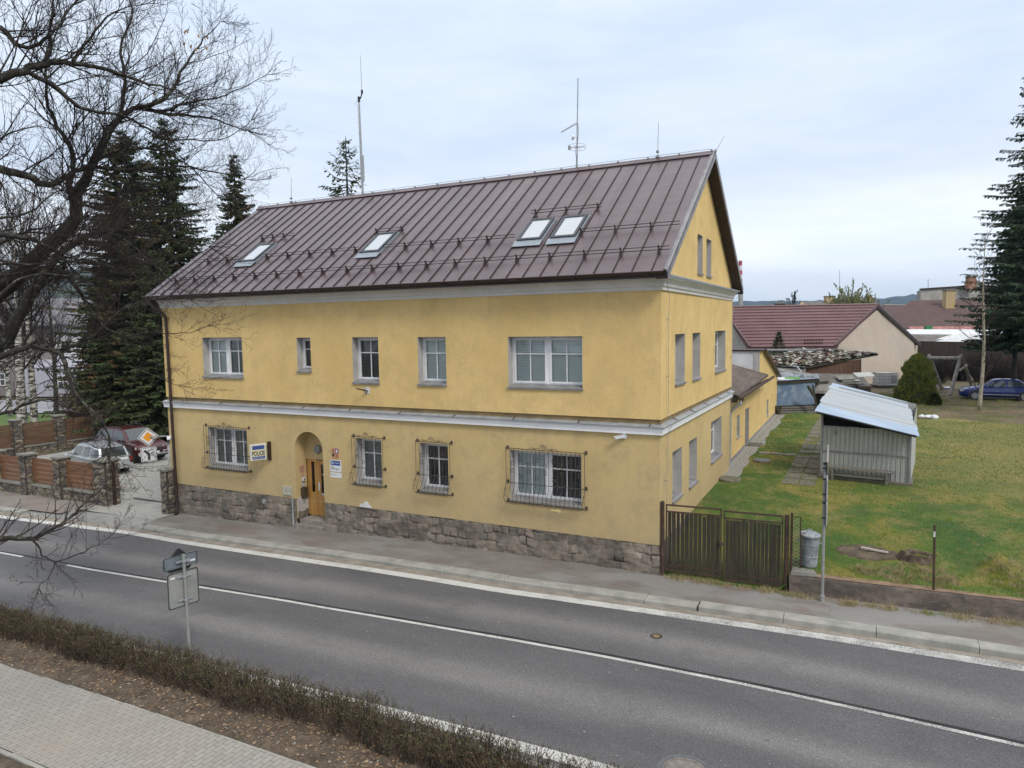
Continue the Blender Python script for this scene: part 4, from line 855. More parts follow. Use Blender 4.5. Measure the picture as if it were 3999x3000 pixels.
# masts and rods on the ridge
s = thing('antenna_mast', 'tall grey antenna mast with offset whip at the left of the ridge', 'antenna', (-13.25, 5.15, 11.6)); B0 = V3((-13.25, 5.15, 11.4))
q = MB(); q.tube([B0, (-13.27, 5.15, 13.6), (-13.3, 5.15, 15.45)], [.045, .042, .032], 8); q.build('pole', M_zinc, s)
q = MB(); q.tube([(-13.3, 5.15, 15.3), (-13.18, 5.12, 15.4), (-13.1, 5.1, 15.55)], .025, 6); q.box(-13.13, -13.07, 5.07, 5.13, 15.52, 15.66); q.lathe((-13.3, 5.15, 15.25), [(.05, 0), (.05, .2)], 10); q.build('arm', M_black, s)
q = MB(); q.tube([(-13.1, 5.1, 15.6), (-13.13, 5.1, 16.98)], [.014, .009], 6); q.build('whip', M_wire, s)
q = MB(); 
for z in (14.35, 14.45, 14.05, 13.55, 12.9): q.bar((-13.28, 5.15, z), (-13.28+random.choice((-.09, .09)), 5.1, z+.02), .015)
q.tube([(-13.36, 5.12, 15.3), (-13.42, 5.1, 15.2), (-13.34, 5.12, 15.05), (-13.31, 5.12, 14.0), (-13.3, 5.12, 12.2)], .008, 4); q.box(-13.21, -13.15, 5.1, 5.16, 12.2, 13.2); q.build('fittings', M_wire, s)
s = thing('antenna_mast', 'antenna mast with slanted log antenna, small dish and ring aerial right of the ridge middle', 'antenna', (-4.2, 5.15, 11.6))
q = MB(); q.tube([(-4.22, 5.15, 11.4), (-4.2, 5.15, 13.0), (-4.16, 5.15, 14.62)], [.028, .024, .02], 8); q.build('pole', M_zinc, s)
A, Bp = V3((-4.16, 5.1, 13.16)), V3((-4.68, 4.9, 12.88)); q = MB(); q.bar(A, Bp, .03); dd = (Bp-A)
for k in range(9): 
    p = A+dd*(k+.5)/9; L = .22-.018*k; q.bar(p-V3((.15, .35, 0)).normalized()*L*.6+V3((0, 0, .0)), p+V3((.15, .35, .12)).normalized()*L*.6, .006)
q.build('log_antenna', M_wire, s)
q = MB(); q.lathe((-4.27, 5.05, 12.7), [(.001, 0), (.07, .01), (.085, .05), (.085, .08)], 14, (-.9, -.4, 0)); q.bar((-4.2, 5.12, 12.7), (-4.27, 5.06, 12.7), .02); q.build('dish', M_signw, s)
q = MB(); 
for dz in (0, .1): q.tube([(-4.2+.29*math.cos(t*math.pi/12), 5.12+.29*math.sin(t*math.pi/12), 12.33+dz) for t in range(25)], .006, 4, False)
q.bar((-4.49, 5.12, 12.38), (-3.91, 5.12, 12.38), .01); q.bar((-4.2, 4.84, 12.38), (-4.2, 5.4, 12.38), .01); q.box(-4.51, -4.44, 5.08, 5.16, 12.34, 12.46); q.build('ring_aerial', M_wire, s)
q = MB(); q.tube([(-4.15, 5.1, 13.1), (-4.13, 5.1, 12.9), (-4.17, 5.1, 12.5), (-4.26, 5.1, 12.3), (-4.22, 5.1, 12.0), (-4.24, 5.1, 11.6)], .007, 4); q.build('cable', M_black, s)
for x, tip, lab in ((-16.96, (-16.91, 5.1, 12.77), 'thin lightning rod at the left end of the ridge'), (-1.46, (-1.43, 5.1, 12.82), 'thin lightning rod near the right end of the ridge')):
    s = thing('lightning_rod', lab, 'lightning rod', (x, 5.1, 11.7)); q = MB(); q.tube([(x, 5.1, 11.6), tip], [.014, .008], 6); q.build('rod', M_zinc, s)
    q = MB(); q.box(x-.05, x+.05, 5.05, 5.15, 11.71, 11.77); q.box(x-.04, x+.04, 5.06, 5.14, 11.86, 11.92); q.build('clamp', M_tin, s)
for a, b_, lab in (((.34, 5.1, 11.66), (.60, 5.1, 12.12), 'slanted lightning rod at the gable end of the ridge'), ((-18.8, 5.1, 11.66), (-18.98, 5.1, 12.02), 'slanted short rod at the far left ridge end')):
    s = thing('lightning_rod', lab, 'lightning rod', a); q = MB(); q.tube([a, b_], [.009, .006], 5); q.build('rod', M_wire, s); q = MB(); q.box(a[0]-.03, a[0]+.03, 5.06, 5.14, 11.66, 11.72); q.build('clamp', M_tin, s)
# ---------------------------------------------------------------- road signs
def rounded(w_, h, r=.04, n=4):
    pts = []
    for cx_, cy_, a0 in ((w_/2-r, h/2-r, 0), (-w_/2+r, h/2-r, 90), (-w_/2+r, -h/2+r, 180), (w_/2-r, -h/2+r, 270)):
        for i in range(n+1): a = math.radians(a0+90*i/n); pts.append((cx_+r*math.cos(a), cy_+r*math.sin(a)))
    return pts
M_rimd = plain('sign_rim_dark', (.045, .05, .052), .6)
def splate(par, c, ex, w_, h, mf, mbk, nm='plate', rot=0, t=.02, r=.04):
    c, ex = V3(c), V3(ex).normalized(); ez = V3((0, 0, 1)); nn = ex.cross(ez)  # front faces nn
    P = [(x*math.cos(rot)-y*math.sin(rot), x*math.sin(rot)+y*math.cos(rot)) for x, y in rounded(w_, h, r)]
    q = MB(); k = len(P); q.k = 0; q.add([c+ex*x+ez*y+nn*t/2 for x, y in P], [tuple(range(k))]); q.k = 1; q.add([c+ex*x+ez*y-nn*t/2 for x, y in P], [tuple(range(k-1, -1, -1))])
    q.add([c+ex*x+ez*y+nn*t/2 for x, y in P]+[c+ex*x+ez*y-nn*t/2 for x, y in P], [(i, i+k, (i+1) % k+k, (i+1) % k) for i in range(k)])
    q.k = 2
    q.add([c+ex*x+ez*y-nn*(t/2+.012) for x, y in P]+[c+ex*x*.94+ez*y*.94-nn*(t/2+.012) for x, y in P], [(i, (i+1) % k, (i+1) % k+k, i+k) for i in range(k)])
    q.add([c+ex*x+ez*y-nn*(t/2+.012) for x, y in P]+[c+ex*x+ez*y-nn*(t/2) for x, y in P], [(i, i+k, (i+1) % k+k, (i+1) % k) for i in range(k)])
    q.k = 0; q.build(nm, [mf, mbk, M_rimd], par); return nn
M_back = noisy('sign_back_grey', (.22, .225, .21), (.29, .295, .275), 3, .6, 25, .35, .1); M_rim = M_back; M_backb = noisy('sign_back_bluegrey', (.11, .135, .155), (.16, .185, .205), 3, .55, 25, .3, .1)
M_orange = plain('sign_yellow', (.75, .30, .01), .4)
# near pole: we see the backs
bx, by = -6.94, -8.5; zb_ = zs(bx)-.1
s = thing('road_sign', 'grey backs of three traffic plates on a thin pole rising from the hedge', 'road sign', (bx, by, zb_))
q = MB(); q.tube([(bx, by, zb_-.2), (bx-.04, by+.0, 2.16)], .03, 10); q.build('pole', M_back, s)
ex = V3((.20, .98, 0)).normalized(); nn = V3((ex.y, -ex.x, 0))   # fronts face away along +nn? front = ex x ez
off = -V3((ex.y, -ex.x, 0))
ex2 = -ex
p0 = onY(403, 1222, by)  # reference only for height
splate(s, V3((bx-.04, by, 1.97))+off*.10-ex*.05, ex2, .46, .46, M_signw, M_ink, 'diamond_plate', math.pi/4)
splate(s, V3((bx-.06, by-.02, 2.02))+off*.07, ex2, .66, .25, M_signw, M_backb, 'upper_plate', r=.03)
splate(s, V3((bx-.03, by-.02, 1.49))+off*.06, ex2, .60, .70, M_signw, M_back, 'lower_plate')
q = MB()
for z in (2.03, 1.73, 1.27): q = MB(); q.obox(V3((bx-.03, by, z))+off*.03, ex*.14, off*.012, V3((0, 0, .016))); q.lathe((bx-.03, by, z-.02), [(.042, 0), (.042, .04)], 12); q.build('clamp', M_zinc, s)
q = MB(); q.obox(V3((bx-.06, by-.02, 1.985))+off*.048+ex*.2, ex*.08, off*.001, V3((0, 0, .02))); q.obox(V3((bx-.03, by-.02, 1.74))+off*.038-ex*.2, ex*.045, off*.001, V3((0, 0, .02))); q.build('sticker', M_signw, s)
# pole by the lawn wall: plates seen edge on
bx, by = 3.84, -.12
s = thing('road_sign', 'grey pole on the pavement with traffic plates seen edge on', 'road sign', (bx, by, 0))
q = MB(); q.tube([(bx, by, -.1), (bx+.0, by, 3.22)], .036, 10); q.lathe((bx, by, 0), [(.06, 0), (.055, .14), (.04, .16)], 12); q.build('pole', M_back, s)
exs = V3((-.035, 1, 0)).normalized()
splate(s, (bx+.055, by+.0, 3.32), exs, .5, .5, M_orange, M_alu, 'diamond_plate', math.pi/4)
splate(s, (bx+.055, by+.0, 2.66), exs, .5, .5, M_signw, M_alu, 'middle_plate'); splate(s, (bx+.055, by+.0, 2.1), exs, .5, .56, M_signw, M_alu, 'lower_plate')
q = MB(); q.lathe((bx, by, 3.2), [(.042, 0), (.042, .05)], 10); q.build('cap', M_ink, s)
q = MB()
for z in (3.1, 2.85, 2.5, 2.3, 1.95): q.lathe((bx, by, z), [(.046, 0), (.046, .035)], 10); q.bar((bx, by, z+.018), (bx+.05, by, z+.018), .03)
q.build('clamps', M_ink, s)
# signs fixed by the left corner of the house
s = thing('priority_sign', 'yellow and white priority diamond with a black arrow plate beside the house corner', 'road sign', (-19.2, -.3, 2.5))
cD = V3((-19.28, -.35, 2.52)); ex = V3((.42, .9, 0)).normalized()
nn = splate(s, cD, ex, .52, .52, M_signw, M_alu, 'diamond_plate', math.pi/4+.06)
def flat(par, c, ex, pts, m, nm, off):
    c, ex = V3(c), V3(ex).normalized(); nn = ex.cross(V3((0, 0, 1))); q = MB(); q.slab([c+ex*x+V3((0, 0, y))+nn*off for x, y in pts], nn*-.001); q.build(nm, m, par)
R4 = lambda r, a=.06: [(r*math.cos(math.pi/2*k+a), r*math.sin(math.pi/2*k+a)) for k in range(4)]
flat(s, cD, ex, R4(.335), M_ink, 'border', .0125); flat(s, cD, ex, R4(.30), M_signw, 'white_field', .015); flat(s, cD, ex, R4(.185), M_orange, 'yellow_field', .018)
cP = V3((-19.28, -.35, 1.86)); splate(s, cP, ex, .54, .54, M_signw, M_alu, 'arrow_plate')
flat(s, cP, ex, [(x*.92, y*.92) for x, y in rounded(.54, .54)], M_ink, 'border', .0125); flat(s, cP, ex, [(x*.86, y*.86) for x, y in rounded(.54, .54)], M_signw, 'white_field', .015)
flat(s, cP, ex, [(-.045, -.2), (.045, -.2), (.045, .03), (-.12, .19), (-.19, .13), (-.045, 0)], M_ink, 'thick_arrow', .018)
flat(s, cP, ex, [(-.04, .12), (.2, .17), (.2, .20), (-.05, .15)], M_ink, 'thin_bar', .018); flat(s, cP, ex, [(.06, .0), (.2, .09), (.18, .12), (.05, .035)], M_ink, 'thin_bar', .018)
q = MB(); q.bar(cD-nn*.03, (-18.56, -.0, 2.55), .04); q.bar(cP-nn*.03, (-18.56, -.0, 1.95), .04); q.bar(cD-nn*.035+V3((0, 0, .2)), cP-nn*.035+V3((0, 0, -.2)), .04); q.build('bracket', M_zinc, s)
# ---------------------------------------------------------------- left fence with stone pillars
PAL2 = [(.12, .10, .078), (.155, .125, .09), (.09, .08, .068), (.21, .175, .125), (.13, .115, .10), (.075, .068, .06), (.26, .22, .165)]
M_ledge = vcol('stacked_stone', .95, .4, 16, .6, .015)
M_plank = noisy('stained_planks', (.155, .070, .030), (.225, .105, .048), 1.6, .7, 25, .35, .2, stretch=(.4, .4, 4), c3=(.12, .058, .028))
M_cap = noisy('pillar_cap', (.17, .165, .14), (.25, .24, .21), 3, .95, 30, .4, .3)
M_bedm = noisy('pillar_joints', (.06, .05, .04), (.11, .09, .07), 6)
def pillar(par, c, ux, uy, w_, d_, z0, z1, cap=True):
    ux, uy, c = V3(ux), V3(uy), V3(c); q = MB(); cols = []
    for o, a, b_, ln in ((c-uy*d_/2, ux, uy, w_), (c+uy*d_/2, ux*-1, uy*-1, w_), (c-ux*w_/2, uy*-1, ux, d_), (c+ux*w_/2, uy, ux*-1, d_)):
        stone_rect(q, cols, lambda s_, dp, z, o=o, a=a, b_=b_, ln=ln: o+a*s_+b_*dp+V3((0, 0, z)), -ln/2, ln/2, lambda _: z0, lambda _: z1, .045, cell=(3.2, 9.5, 1), pal=PAL2, amp=.05, seed=c.x*1.7+ln+a.y*3, mort=(.07, .06, .05))
    q.build('stone_pillar', M_ledge, par, smooth=False, cols=cols); q = MB(); q.obox(c+V3((0, 0, (z0+z1)/2)), ux*(w_/2+.012), uy*(d_/2+.012), V3((0, 0, (z1-z0)/2))); q.build('pillar_core', M_bedm, par)
    if cap: q = MB(); q.obox(c+V3((0, 0, z1+.03)), ux*(w_/2+.09), uy*(d_/2+.09), V3((0, 0, .035))); q.build('pillar_cap', M_cap, par)
def fence(par, A, Bq, zg, h, base_h, nb, wood=M_plank):
    A, Bq = V3(A), V3(Bq); ux = (Bq-A).normalized(); uy = V3((-ux.y, ux.x, 0)); q = MB(); cols = []; L = (Bq-A).length
    stone_rect(q, cols, lambda s_, dp, z: A+ux*s_+uy*(dp-.12)+V3((0, 0, z)), 0, L, lambda _: zg-.2, lambda _: zg+base_h, .06, cell=(3.2, 7, 1), pal=PAL2, amp=.05, seed=A.x, mort=(.07, .06, .05))
    q.build('stone_base', M_ledge, par, cols=cols)
    q = MB(); q.obox((A+Bq)/2+V3((0, 0, zg+base_h+.03)), ux*L/2, uy*.2, V3((0, 0, .03))); q.build('coping', M_cap, par)
    q = MB(); z = zg+base_h+.1
    for k in range(nb): hh = (h-base_h-.12)/nb; q.obox((A+Bq)/2+V3((0, 0, z+hh*(k+.5)))+uy*.01*(k % 2), ux*(L/2), uy*.012, V3((0, 0, hh/2-.006)))
    q.build('plank_panel', wood, par)
s = thing('plank_fence', 'brown horizontal plank fence with stacked stone pillars along the pavement', 'fence', (-26, -.15, zs(-26)))
px_ = [-22.5, -25.3, -27.75, -30.2, -32.65, -35.1, -38]
for k, x in enumerate(px_):
    z = zs(x); pillar(s, (x+(.0 if k else .12), -.05, 0), (1, 0, 0), (0, 1, 0), .42 if k else .75, .42 if k else .5, z-.2, z+(1.72 if k else 1.78))
    if k < len(px_)-1: fence(s, (px_[k+1]+.2, -.02, 0), (x-(.2 if k else .25), -.02, 0), zs((x+px_[k+1])/2), 1.62, .40, 11)
q = MB(); q.box(-22.02, -21.92, -.1, .02, zs(-22)-.1, zs(-22)+1.7); q.build('gate_post', M_brown, s)
q = MB(); q.box(-22.2, -18.4, .9, .96, zs(-20)+.004, zs(-20)+.03); q.build('gate_rail', M_iron, s)
s = thing('stone_pillar', 'stacked stone gate pillar against the left corner of the house', 'pillar', (-18.75, -.15, -.36)); pillar(s, (-18.60, -.06, 0), (1, 0, 0), (0, 1, 0), .34, .42, -.6, 1.28)
# rear fence
r0, r1, r2 = onZ(38, 975, -.5), onZ(130, 962, -.5), onZ(215, 950, -.5); ur = (r1-r0).normalized()
s = thing('plank_fence', 'second plank fence with stone pillars at the back of the parking yard', 'fence', tuple(r0))
pr = [r0-ur*6.5, r0-ur*3.2, r0, r1, r1+(r1-r0)*.98, r1+(r1-r0)*2.1]
uy = V3((-ur.y, ur.x, 0)); M_plank2 = noisy('weathered_planks', (.095, .048, .026), (.15, .08, .045), 1.6, .75, 25, .35, .2, stretch=(.4, .4, 4))
for k, p in enumerate(pr):
    p = V3((p.x, p.y, 0)); pillar(s, p, ur, uy, .45, .45, -.9, 1.35)
    if k < len(pr)-1: n_ = V3((pr[k+1].x, pr[k+1].y, 0)); fence(s, p+ur*.2, n_-ur*.2, -.6, 1.75, .3, 12, M_plank2)
# ---------------------------------------------------------------- gate
M_rust = noisy('rust_frame', (.045, .024, .016), (.095, .05, .03), 6, .85, 40, .4, .3, c3=(.035, .024, .02))
M_gwood = noisy('weathered_dark_boards', (.024, .019, .011), (.055, .043, .026), 3, .9, 22, .5, .4, stretch=(4, 4, .35), c3=(.042, .05, .024))
gt = thing('garden_gate', 'rusty two leaf gate of dark vertical boards beside the yellow house', 'gate', (1.5, .15, 0))
GA, GB = V3((.07, .03, 0)), V3((3.02, .22, 0)); gu = (GB-GA).normalized()
gtop = lambda p: .0
q = MB(); zt0 = onY(1432, 1084, .05).z; zt1 = onY(1700, 1112, .22).z
q.tube([GA+V3((0, 0, -.3)), GA+V3((0, 0, zt0))], .05, 10); q.lathe(GA+V3((0, 0, zt0)), [(.055, 0), (.03, .03)], 10); q.build('gate_post', M_rust, gt)
q = MB(); q.tube([GB+V3((0, 0, -.3)), GB+V3((0, 0, zt1))], .055, 10); q.tube([GB+gu*.11+V3((0, 0, .3)), GB+gu*.11+V3((0, 0, zt1+.06))], .028, 8); q.build('gate_post', M_rust, gt)
def leaf(a, b_, bottom, top, n, seed):
    rnd = random.Random(seed); q = MB(); w_ = b_-a
    P = lambda s, z: GA+gu*s+V3((0, 0, z))
    for s0 in (a+.02, b_-.02): q.bar(P(s0, bottom), P(s0, top), .04, .03)
    for z in (bottom+.0, top, top-.17): q.bar(P(a, z), P(b_, z), .035, .04)
    q.bar(P(a, bottom+.14), P(b_, bottom+.14), .035, .04)
    lf = q.build('gate_leaf', M_rust, gt); pw = w_/n
    q = MB()
    for i in range(n):
        s0 = a+.05+(w_-.1)*(i+.5)/n; hw = pw*rnd.uniform(.34, .46); dz = rnd.uniform(-.03, .01); lean = rnd.uniform(-.006, .006)
        c0, c1 = P(s0, bottom+.03), P(s0+lean, top-.19+dz); nn = V3((gu.y, -gu.x, 0))
        q.hexa([c0-gu*hw-nn*.01, c0+gu*hw-nn*.01, c0+gu*hw+nn*.012, c0-gu*hw+nn*.012, c1-gu*hw-nn*.01, c1+gu*hw-nn*.01, c1+gu*hw+nn*.012, c1-gu*hw+nn*.012])
    q.build('boards', M_gwood, lf); return lf
leaf(.08, 1.46, .16, zt0-.06, 12, 3); lf = leaf(1.5, 2.88, .10, zt1-.04, 14, 9)
q = MB(); q.box(1.5, 1.62, .03, .08, .98, 1.04); q.bar((1.50, .06, .9), (1.50, .06, 1.1), .03); q.build('latch', M_iron, gt)
# short mesh stub behind the gate post
s = thing('mesh_post', 'thin rusty post with a strip of wire mesh between gate and bin', 'fence post', (3.3, .42, .4))
q = MB(); q.tube([(3.32, .45, .2), (3.30, .45, 1.78)], .014, 6); q.tube([(3.30, .45, 1.78), (3.18, .35, 1.80)], .012, 6); q.tube([(3.32, .45, 1.4), (3.42, .47, 1.38)], .01, 5); q.build('post', M_rust, s)
q = MB()
for k in range(14):
    z = .5+k*.09; q.tube([(3.14, .34, z), (3.31, .45, z+.09)], .0025, 3, False); q.tube([(3.31, .45, z), (3.14, .34, z+.09)], .0025, 3, False)
q.build('wire_mesh', M_wire, s)
# low retaining wall
def m_cwall():
    m, nt, b, o = new_mat('old_concrete_wall'); g = NT(nt); v = g.coord(); z = g.sep(v)[2]
    col = g.ramp(g.noise(v, 1.6, 8, .7), [(.3, (.075, .062, .054)), (.5, (.15, .12, .10)), (.7, (.25, .21, .175))])
    col = g.mix(g.ramp(g.noise(v, 5, 6, .75), [(.5, 0), (.65, .5)]), col, (.055, .055, .035))
    col = g.mix(g.ramp(g.noise(g.coord((1, 1, 3)), 3, 6, .7), [(.56, 0), (.68, .6)]), col, (.26, .19, .14))
    h = g.noise(v, 35, 5, .8); g.l(g.mix(.5, col, g.ramp(h, [(.3, .4), (.7, 1.2)]), 'MULTIPLY'), b.inputs['Base Color']); b.inputs['Roughness'].default_value = .97
    g.l(g.bump(g.math('ADD', h, g.noise(v, 9, 5)), .8, .02), b.inputs['Normal']); return m
M_cw = m_cwall(); M_cwt = noisy('wall_top_dirt', (.19, .12, .075), (.29, .20, .13), 4, .97, 30, .5, .5)
q = MB(); n = 150; ux = V3((1, .068, 0)).normalized(); uy = V3((-ux.y, ux.x, 0)); O = V3((3.1, .12, 0))
def wv(a, z, f): return O+ux*a+uy*f+V3((0, 0, z))
q.grid(n, 14, lambda i, j: wv(i*.07, -.25+j*.05 if j < 14 else .44+.012*noise.noise(V3((i*.2, 0, 7))), -.0+.016*noise.noise(V3((i*.3, j*.6, 0)))+.02*noise.noise(V3((i*.08, j*.2, 5)))+(.02 if j == 14 else 0)))
q.k = 1; q.grid(n, 3, lambda i, j: wv(i*.07, .45+.012*noise.noise(V3((i*.2, j, 7))), .02+.0+j*.085)); q.k = 0
q.add([wv(0, -.25, 0), wv(0, -.25, .28), wv(0, .45, .28), wv(0, .45, .01)], [(3, 2, 1, 0)])
s = q.build('garden_wall', [M_cw, M_cwt], smooth=True); tag(s, 'low weathered concrete wall holding up the lawn along the pavement', 'wall')
s = thing('broken_coping', 'broken concrete slab on the left end of the low wall', 'slab', (3.35, .35, .45)); q = MB(); q.hexa([(3.13, .12, .44), (3.72, .2, .455), (3.66, .48, .46), (3.12, .5, .45), (3.14, .13, .52), (3.66, .21, .53), (3.62, .46, .53), (3.14, .49, .525)]); q.build('slab', M_cap, s)
s = thing('fence_post', 'single rusty fence post standing on the low wall', 'fence post', (6.08, .42, .44)); q = MB(); tp = onY(2018, 1136, .42); q.tube([(6.08, .42, .35), (tp.x, .42, tp.z)], .026, 8); q.lathe((tp.x, .42, tp.z), [(.034, 0), (.034, .02)], 8); q.build('tube', M_rust, s)
q = MB(); q.obox((tp.x, .40, tp.z-.18), (.018, 0, 0), (0, .012, 0), (0, 0, .06)); q.build('peeling_paint', M_filler, s)
# dustbin
M_bin = noisy('galvanised_dustbin', (.20, .22, .24), (.38, .40, .42), 4, .55, 18, .4, .2, metal=.3, c3=(.16, .17, .18))
s = thing('dustbin', 'dented zinc dustbin with a crooked lid behind the low wall', 'dustbin', (3.45, .95, .5)); C0 = V3((3.47, .92, .46))
q = MB(); q.lathe(C0, [(.19, .0), (.195, .02), (.20, .03), (.20, .24), (.206, .25), (.206, .27), (.202, .28), (.212, .52), (.218, .53), (.218, .55), (.214, .56), (.222, .78)], 28, (.03, .02, 1))
# big dents
q.v = [tuple(V3(v)-V3((0, -1, 0))*(.035*math.exp(-((v[0]-C0.x-.05)**2+(v[2]-C0.z-.42)**2)/.02)) if v[1] < C0.y else v) for v in q.v]
q.build('barrel', M_bin, s, smooth=False)
q = MB(); ax = V3((.06, -.04, 1)).normalized(); q.lathe(C0+V3((.02, 0, .79)), [(.245, -.03), (.25, -.01), (.245, .015), (.20, .04), (.06, .075), (.001, .08)], 28, ax); q.build('lid', M_bin, s, smooth=False)
q = MB(); q.tube([C0+V3((-.06, -.02, .87)), C0+V3((-.03, -.02, .92)), C0+V3((.06, -.02, .92)), C0+V3((.09, -.02, .87))], .01, 6); q.build('lid_handle', M_bin, s)
for sx2 in (-1, 1): q = MB(); q.tube([C0+V3((sx2*.21, -.06, .62)), C0+V3((sx2*.27, -.06, .60)), C0+V3((sx2*.27, .06, .60)), C0+V3((sx2*.21, .06, .62))], .01, 6); q.build('handle', M_bin, s)
# stump, soil patch, plank
M_bark = noisy('stump_bark', (.055, .038, .026), (.13, .095, .065), 8, .95, 30, .5, .6)
s = thing('tree_stump', 'rotten low stump in dry grass behind the wall', 'stump', (5.85, 2.0, .6)); q = MB(); cols = []
n = 22; ring = lambda r, z, sd, w_: [(5.85+r*(1+w_*noise.noise(V3((math.cos(2*math.pi*k/n)*1.5, math.sin(2*math.pi*k/n)*1.5, sd))))*math.cos(2*math.pi*k/n), 1.95+.8*r*(1+w_*noise.noise(V3((math.cos(2*math.pi*k/n)*1.5, math.sin(2*math.pi*k/n)*1.5, sd))))*math.sin(2*math.pi*k/n), z+.06*noise.noise(V3((k*.9, z*3, 1)))) for k in range(n)]
R_s = [ring(.5, .50, 1, .5), ring(.40, .66, 1, .5), ring(.34, .80, 2, .5), ring(.26, .79, 3, .5), ring(.18, .70, 4, .3), ring(.02, .68, 5, .1)]
q.add([p for r in R_s for p in r], [(i*n+j, i*n+(j+1) % n, (i+1)*n+(j+1) % n, (i+1)*n+j) for i in range(5) for j in range(n)]); q.build('stump', M_bark, s)
q = MB(); q.grid(16, 12, lambda i, j: (lambda x, y: (x, y, zgarden(x, y)+.03+.03*noise.noise(V3((x*9, y*9, 0)))-(.1 if ((x-4.75)/.72)**2+((y-2.1)/.5)**2 > 1 else 0)))(3.95+1.6*i/16, 1.55+1.1*j/12))
tag(q.build('bare_patch', M_soil, smooth=True), 'bare brown patch of soil in the lawn near the bin', 'soil', kind='structure')
s = thing('wood_plank', 'pale split plank lying on the bare patch', 'plank', (4.95, 2.15, .7)); q = MB(); q.hexa([(4.6, 2.2, .66), (5.2, 2.02, .68), (5.22, 2.08, .68), (4.62, 2.3, .66), (4.6, 2.2, .70), (5.2, 2.03, .71), (5.22, 2.07, .71), (4.62, 2.3, .70)]); q.build('plank', noisy('pale_wood', (.34, .30, .24), (.46, .42, .36), 5), s)
# ---------------------------------------------------------------- gravel, slabs, paths
M_gravel = [noisy('gravel_light', (.40, .39, .37), (.58, .56, .53), 8, .9), noisy('gravel_dark', (.17, .16, .15), (.27, .255, .235), 8, .9)]
M_gbed = noisy('gravel_bed', (.25, .24, .22), (.38, .365, .34), 22, .95, 60, .5, .6)
q = MB(); q.grid(8, 60, lambda i, j: (lambda x, y: (x, y, zgarden(max(x, .0), y)+.012-(.0 if i < 8 else .03)))(-.18+(.70+.05*math.sin(j*.8)+.08*math.sin(j*.31))*i/8, 8.6+17.4*j/60))
tag(q.build('gravel_strip', M_gbed), 'grey gravel strip along the foot of the side wall', 'gravel', kind='structure')
q = MB()
for k in range(5200):
    y = 8.6+17.4*R_()**1.3; x = -.15+R_()*(.80+.12*noise.noise(V3((y*1.7, 0, 0)))); q.k = 0 if R_() < .65 else 1; crumb(x, y, zgarden(max(x, 0), y)+.012, U(.015, .04), .7)
tag(q.build('gravel', M_gravel), 'loose pale pebbles of the gravel strip', 'gravel', kind='stuff')
M_slab = noisy('old_paving_slab', (.12, .105, .075), (.21, .19, .145), 2.2, .95, 30, .5, .4, c3=(.10, .105, .055))
k = 0
for c in range(2):
    for r in range(18):
        if c == 1 and r > 15: continue
        y = 8.3+r*.98+U(-.02, .02); x = 2.05+c*.56+(r*.98)*.012; z = zgarden(x+.25, y+.48)+.012
        sl_ = MB(); dz = U(-.01, .012); sl_.hexa([(x, y, z-.08), (x+.53, y, z-.08), (x+.53, y+.95, z-.08), (x, y+.95, z-.08), (x+.005, y+.005, z+dz), (x+.525, y+.005, z+.006), (x+.525, y+.945, z+dz), (x+.005, y+.945, z+.004)])
        tag(sl_.build('paving_slab', M_slab), 'weathered concrete slab in the double row of slabs leading past the left side of the shed', 'paving slab', 'paving slabs of the garden path')
sl_ = MB()
for k in range(3): sl_.hexa([(2.62+k*.0, 8.25-.5*(k-.0)+.0, 0)]*8) if False else None
q = MB()
for k in range(3): x = .62+k*.48; z = zgarden(x, 14); q.box(x+.005, x+.475, 13.55, 13.85, z-.05, z+.02)
tag(q.build('cross_path', M_kerbside), 'narrow concrete strip crossing the grass from the side door', 'path', kind='structure')
s = thing('manhole_cover', 'dark round cover on a low ring in the lawn near the downpipe', 'manhole', (.95, 11.9, .9)); q = MB(); q.lathe((.95, 11.9, .86), [(.36, 0), (.36, .08), (.31, .08)], 24); q.build('ring', noisy('brick_ring', (.20, .09, .05), (.28, .15, .09), 6), s); q = MB(); q.lathe((.95, 11.9, .94), [(.33, 0), (.33, .03), (.3, .035)], 24); q.build('cover', noisy('cover_metal', (.09, .11, .11), (.16, .18, .18), 6, .6), s)
s = thing('manhole_cover', 'round concrete cover half sunk in rubble by the house foot', 'manhole', (.35, 8.1, .85)); q = MB(); q.lathe((.32, 8.2, .78), [(.42, 0), (.42, .13), (.38, .15)], 24); q.build('cover', M_slab, s)
q = MB()
for k in range(60): crumb(.3+U(-.35, .6), 7.65+U(-.25, .3), .84, U(.04, .1), .9)
q.build('rubble', M_bark, s)
# covers in the street
s = thing('valve_cover', 'small oval iron valve cover in the far lane', 'cover', (.82, -3.3, -.1)); q = MB(); q.lathe((.82, -3.29, zr(.8)-.02), [(.13, 0), (.13, .03), (.10, .03), (.09, .022), (.001, .022)], 20); q.build('ring', M_iron, s); q = MB(); q.lathe((.82, -3.29, zr(.8)-.0), [(.07, 0), (.07, .01)], 16); q.build('lid', noisy('ochre_iron', (.16, .12, .06), (.24, .19, .10), 9), s)
s = thing('sewer_cover', 'round ribbed manhole cover at the bottom edge of the road', 'manhole', (2.42, -7.62, -.1)); c = onZ(1478, 1665, zr(2.4)); q = MB(); q.lathe((c.x, c.y, zr(2.4)-.03), [(.40, 0), (.40, .035), (.34, .035), (.34, .02)], 40); q.build('frame', noisy('cast_iron', (.085, .09, .095), (.14, .145, .15), 9, .6), s)
q = MB(); q.lathe((c.x, c.y, zr(2.4)-.02), [(.325, 0), (.325, .022), (.001, .022)], 36)
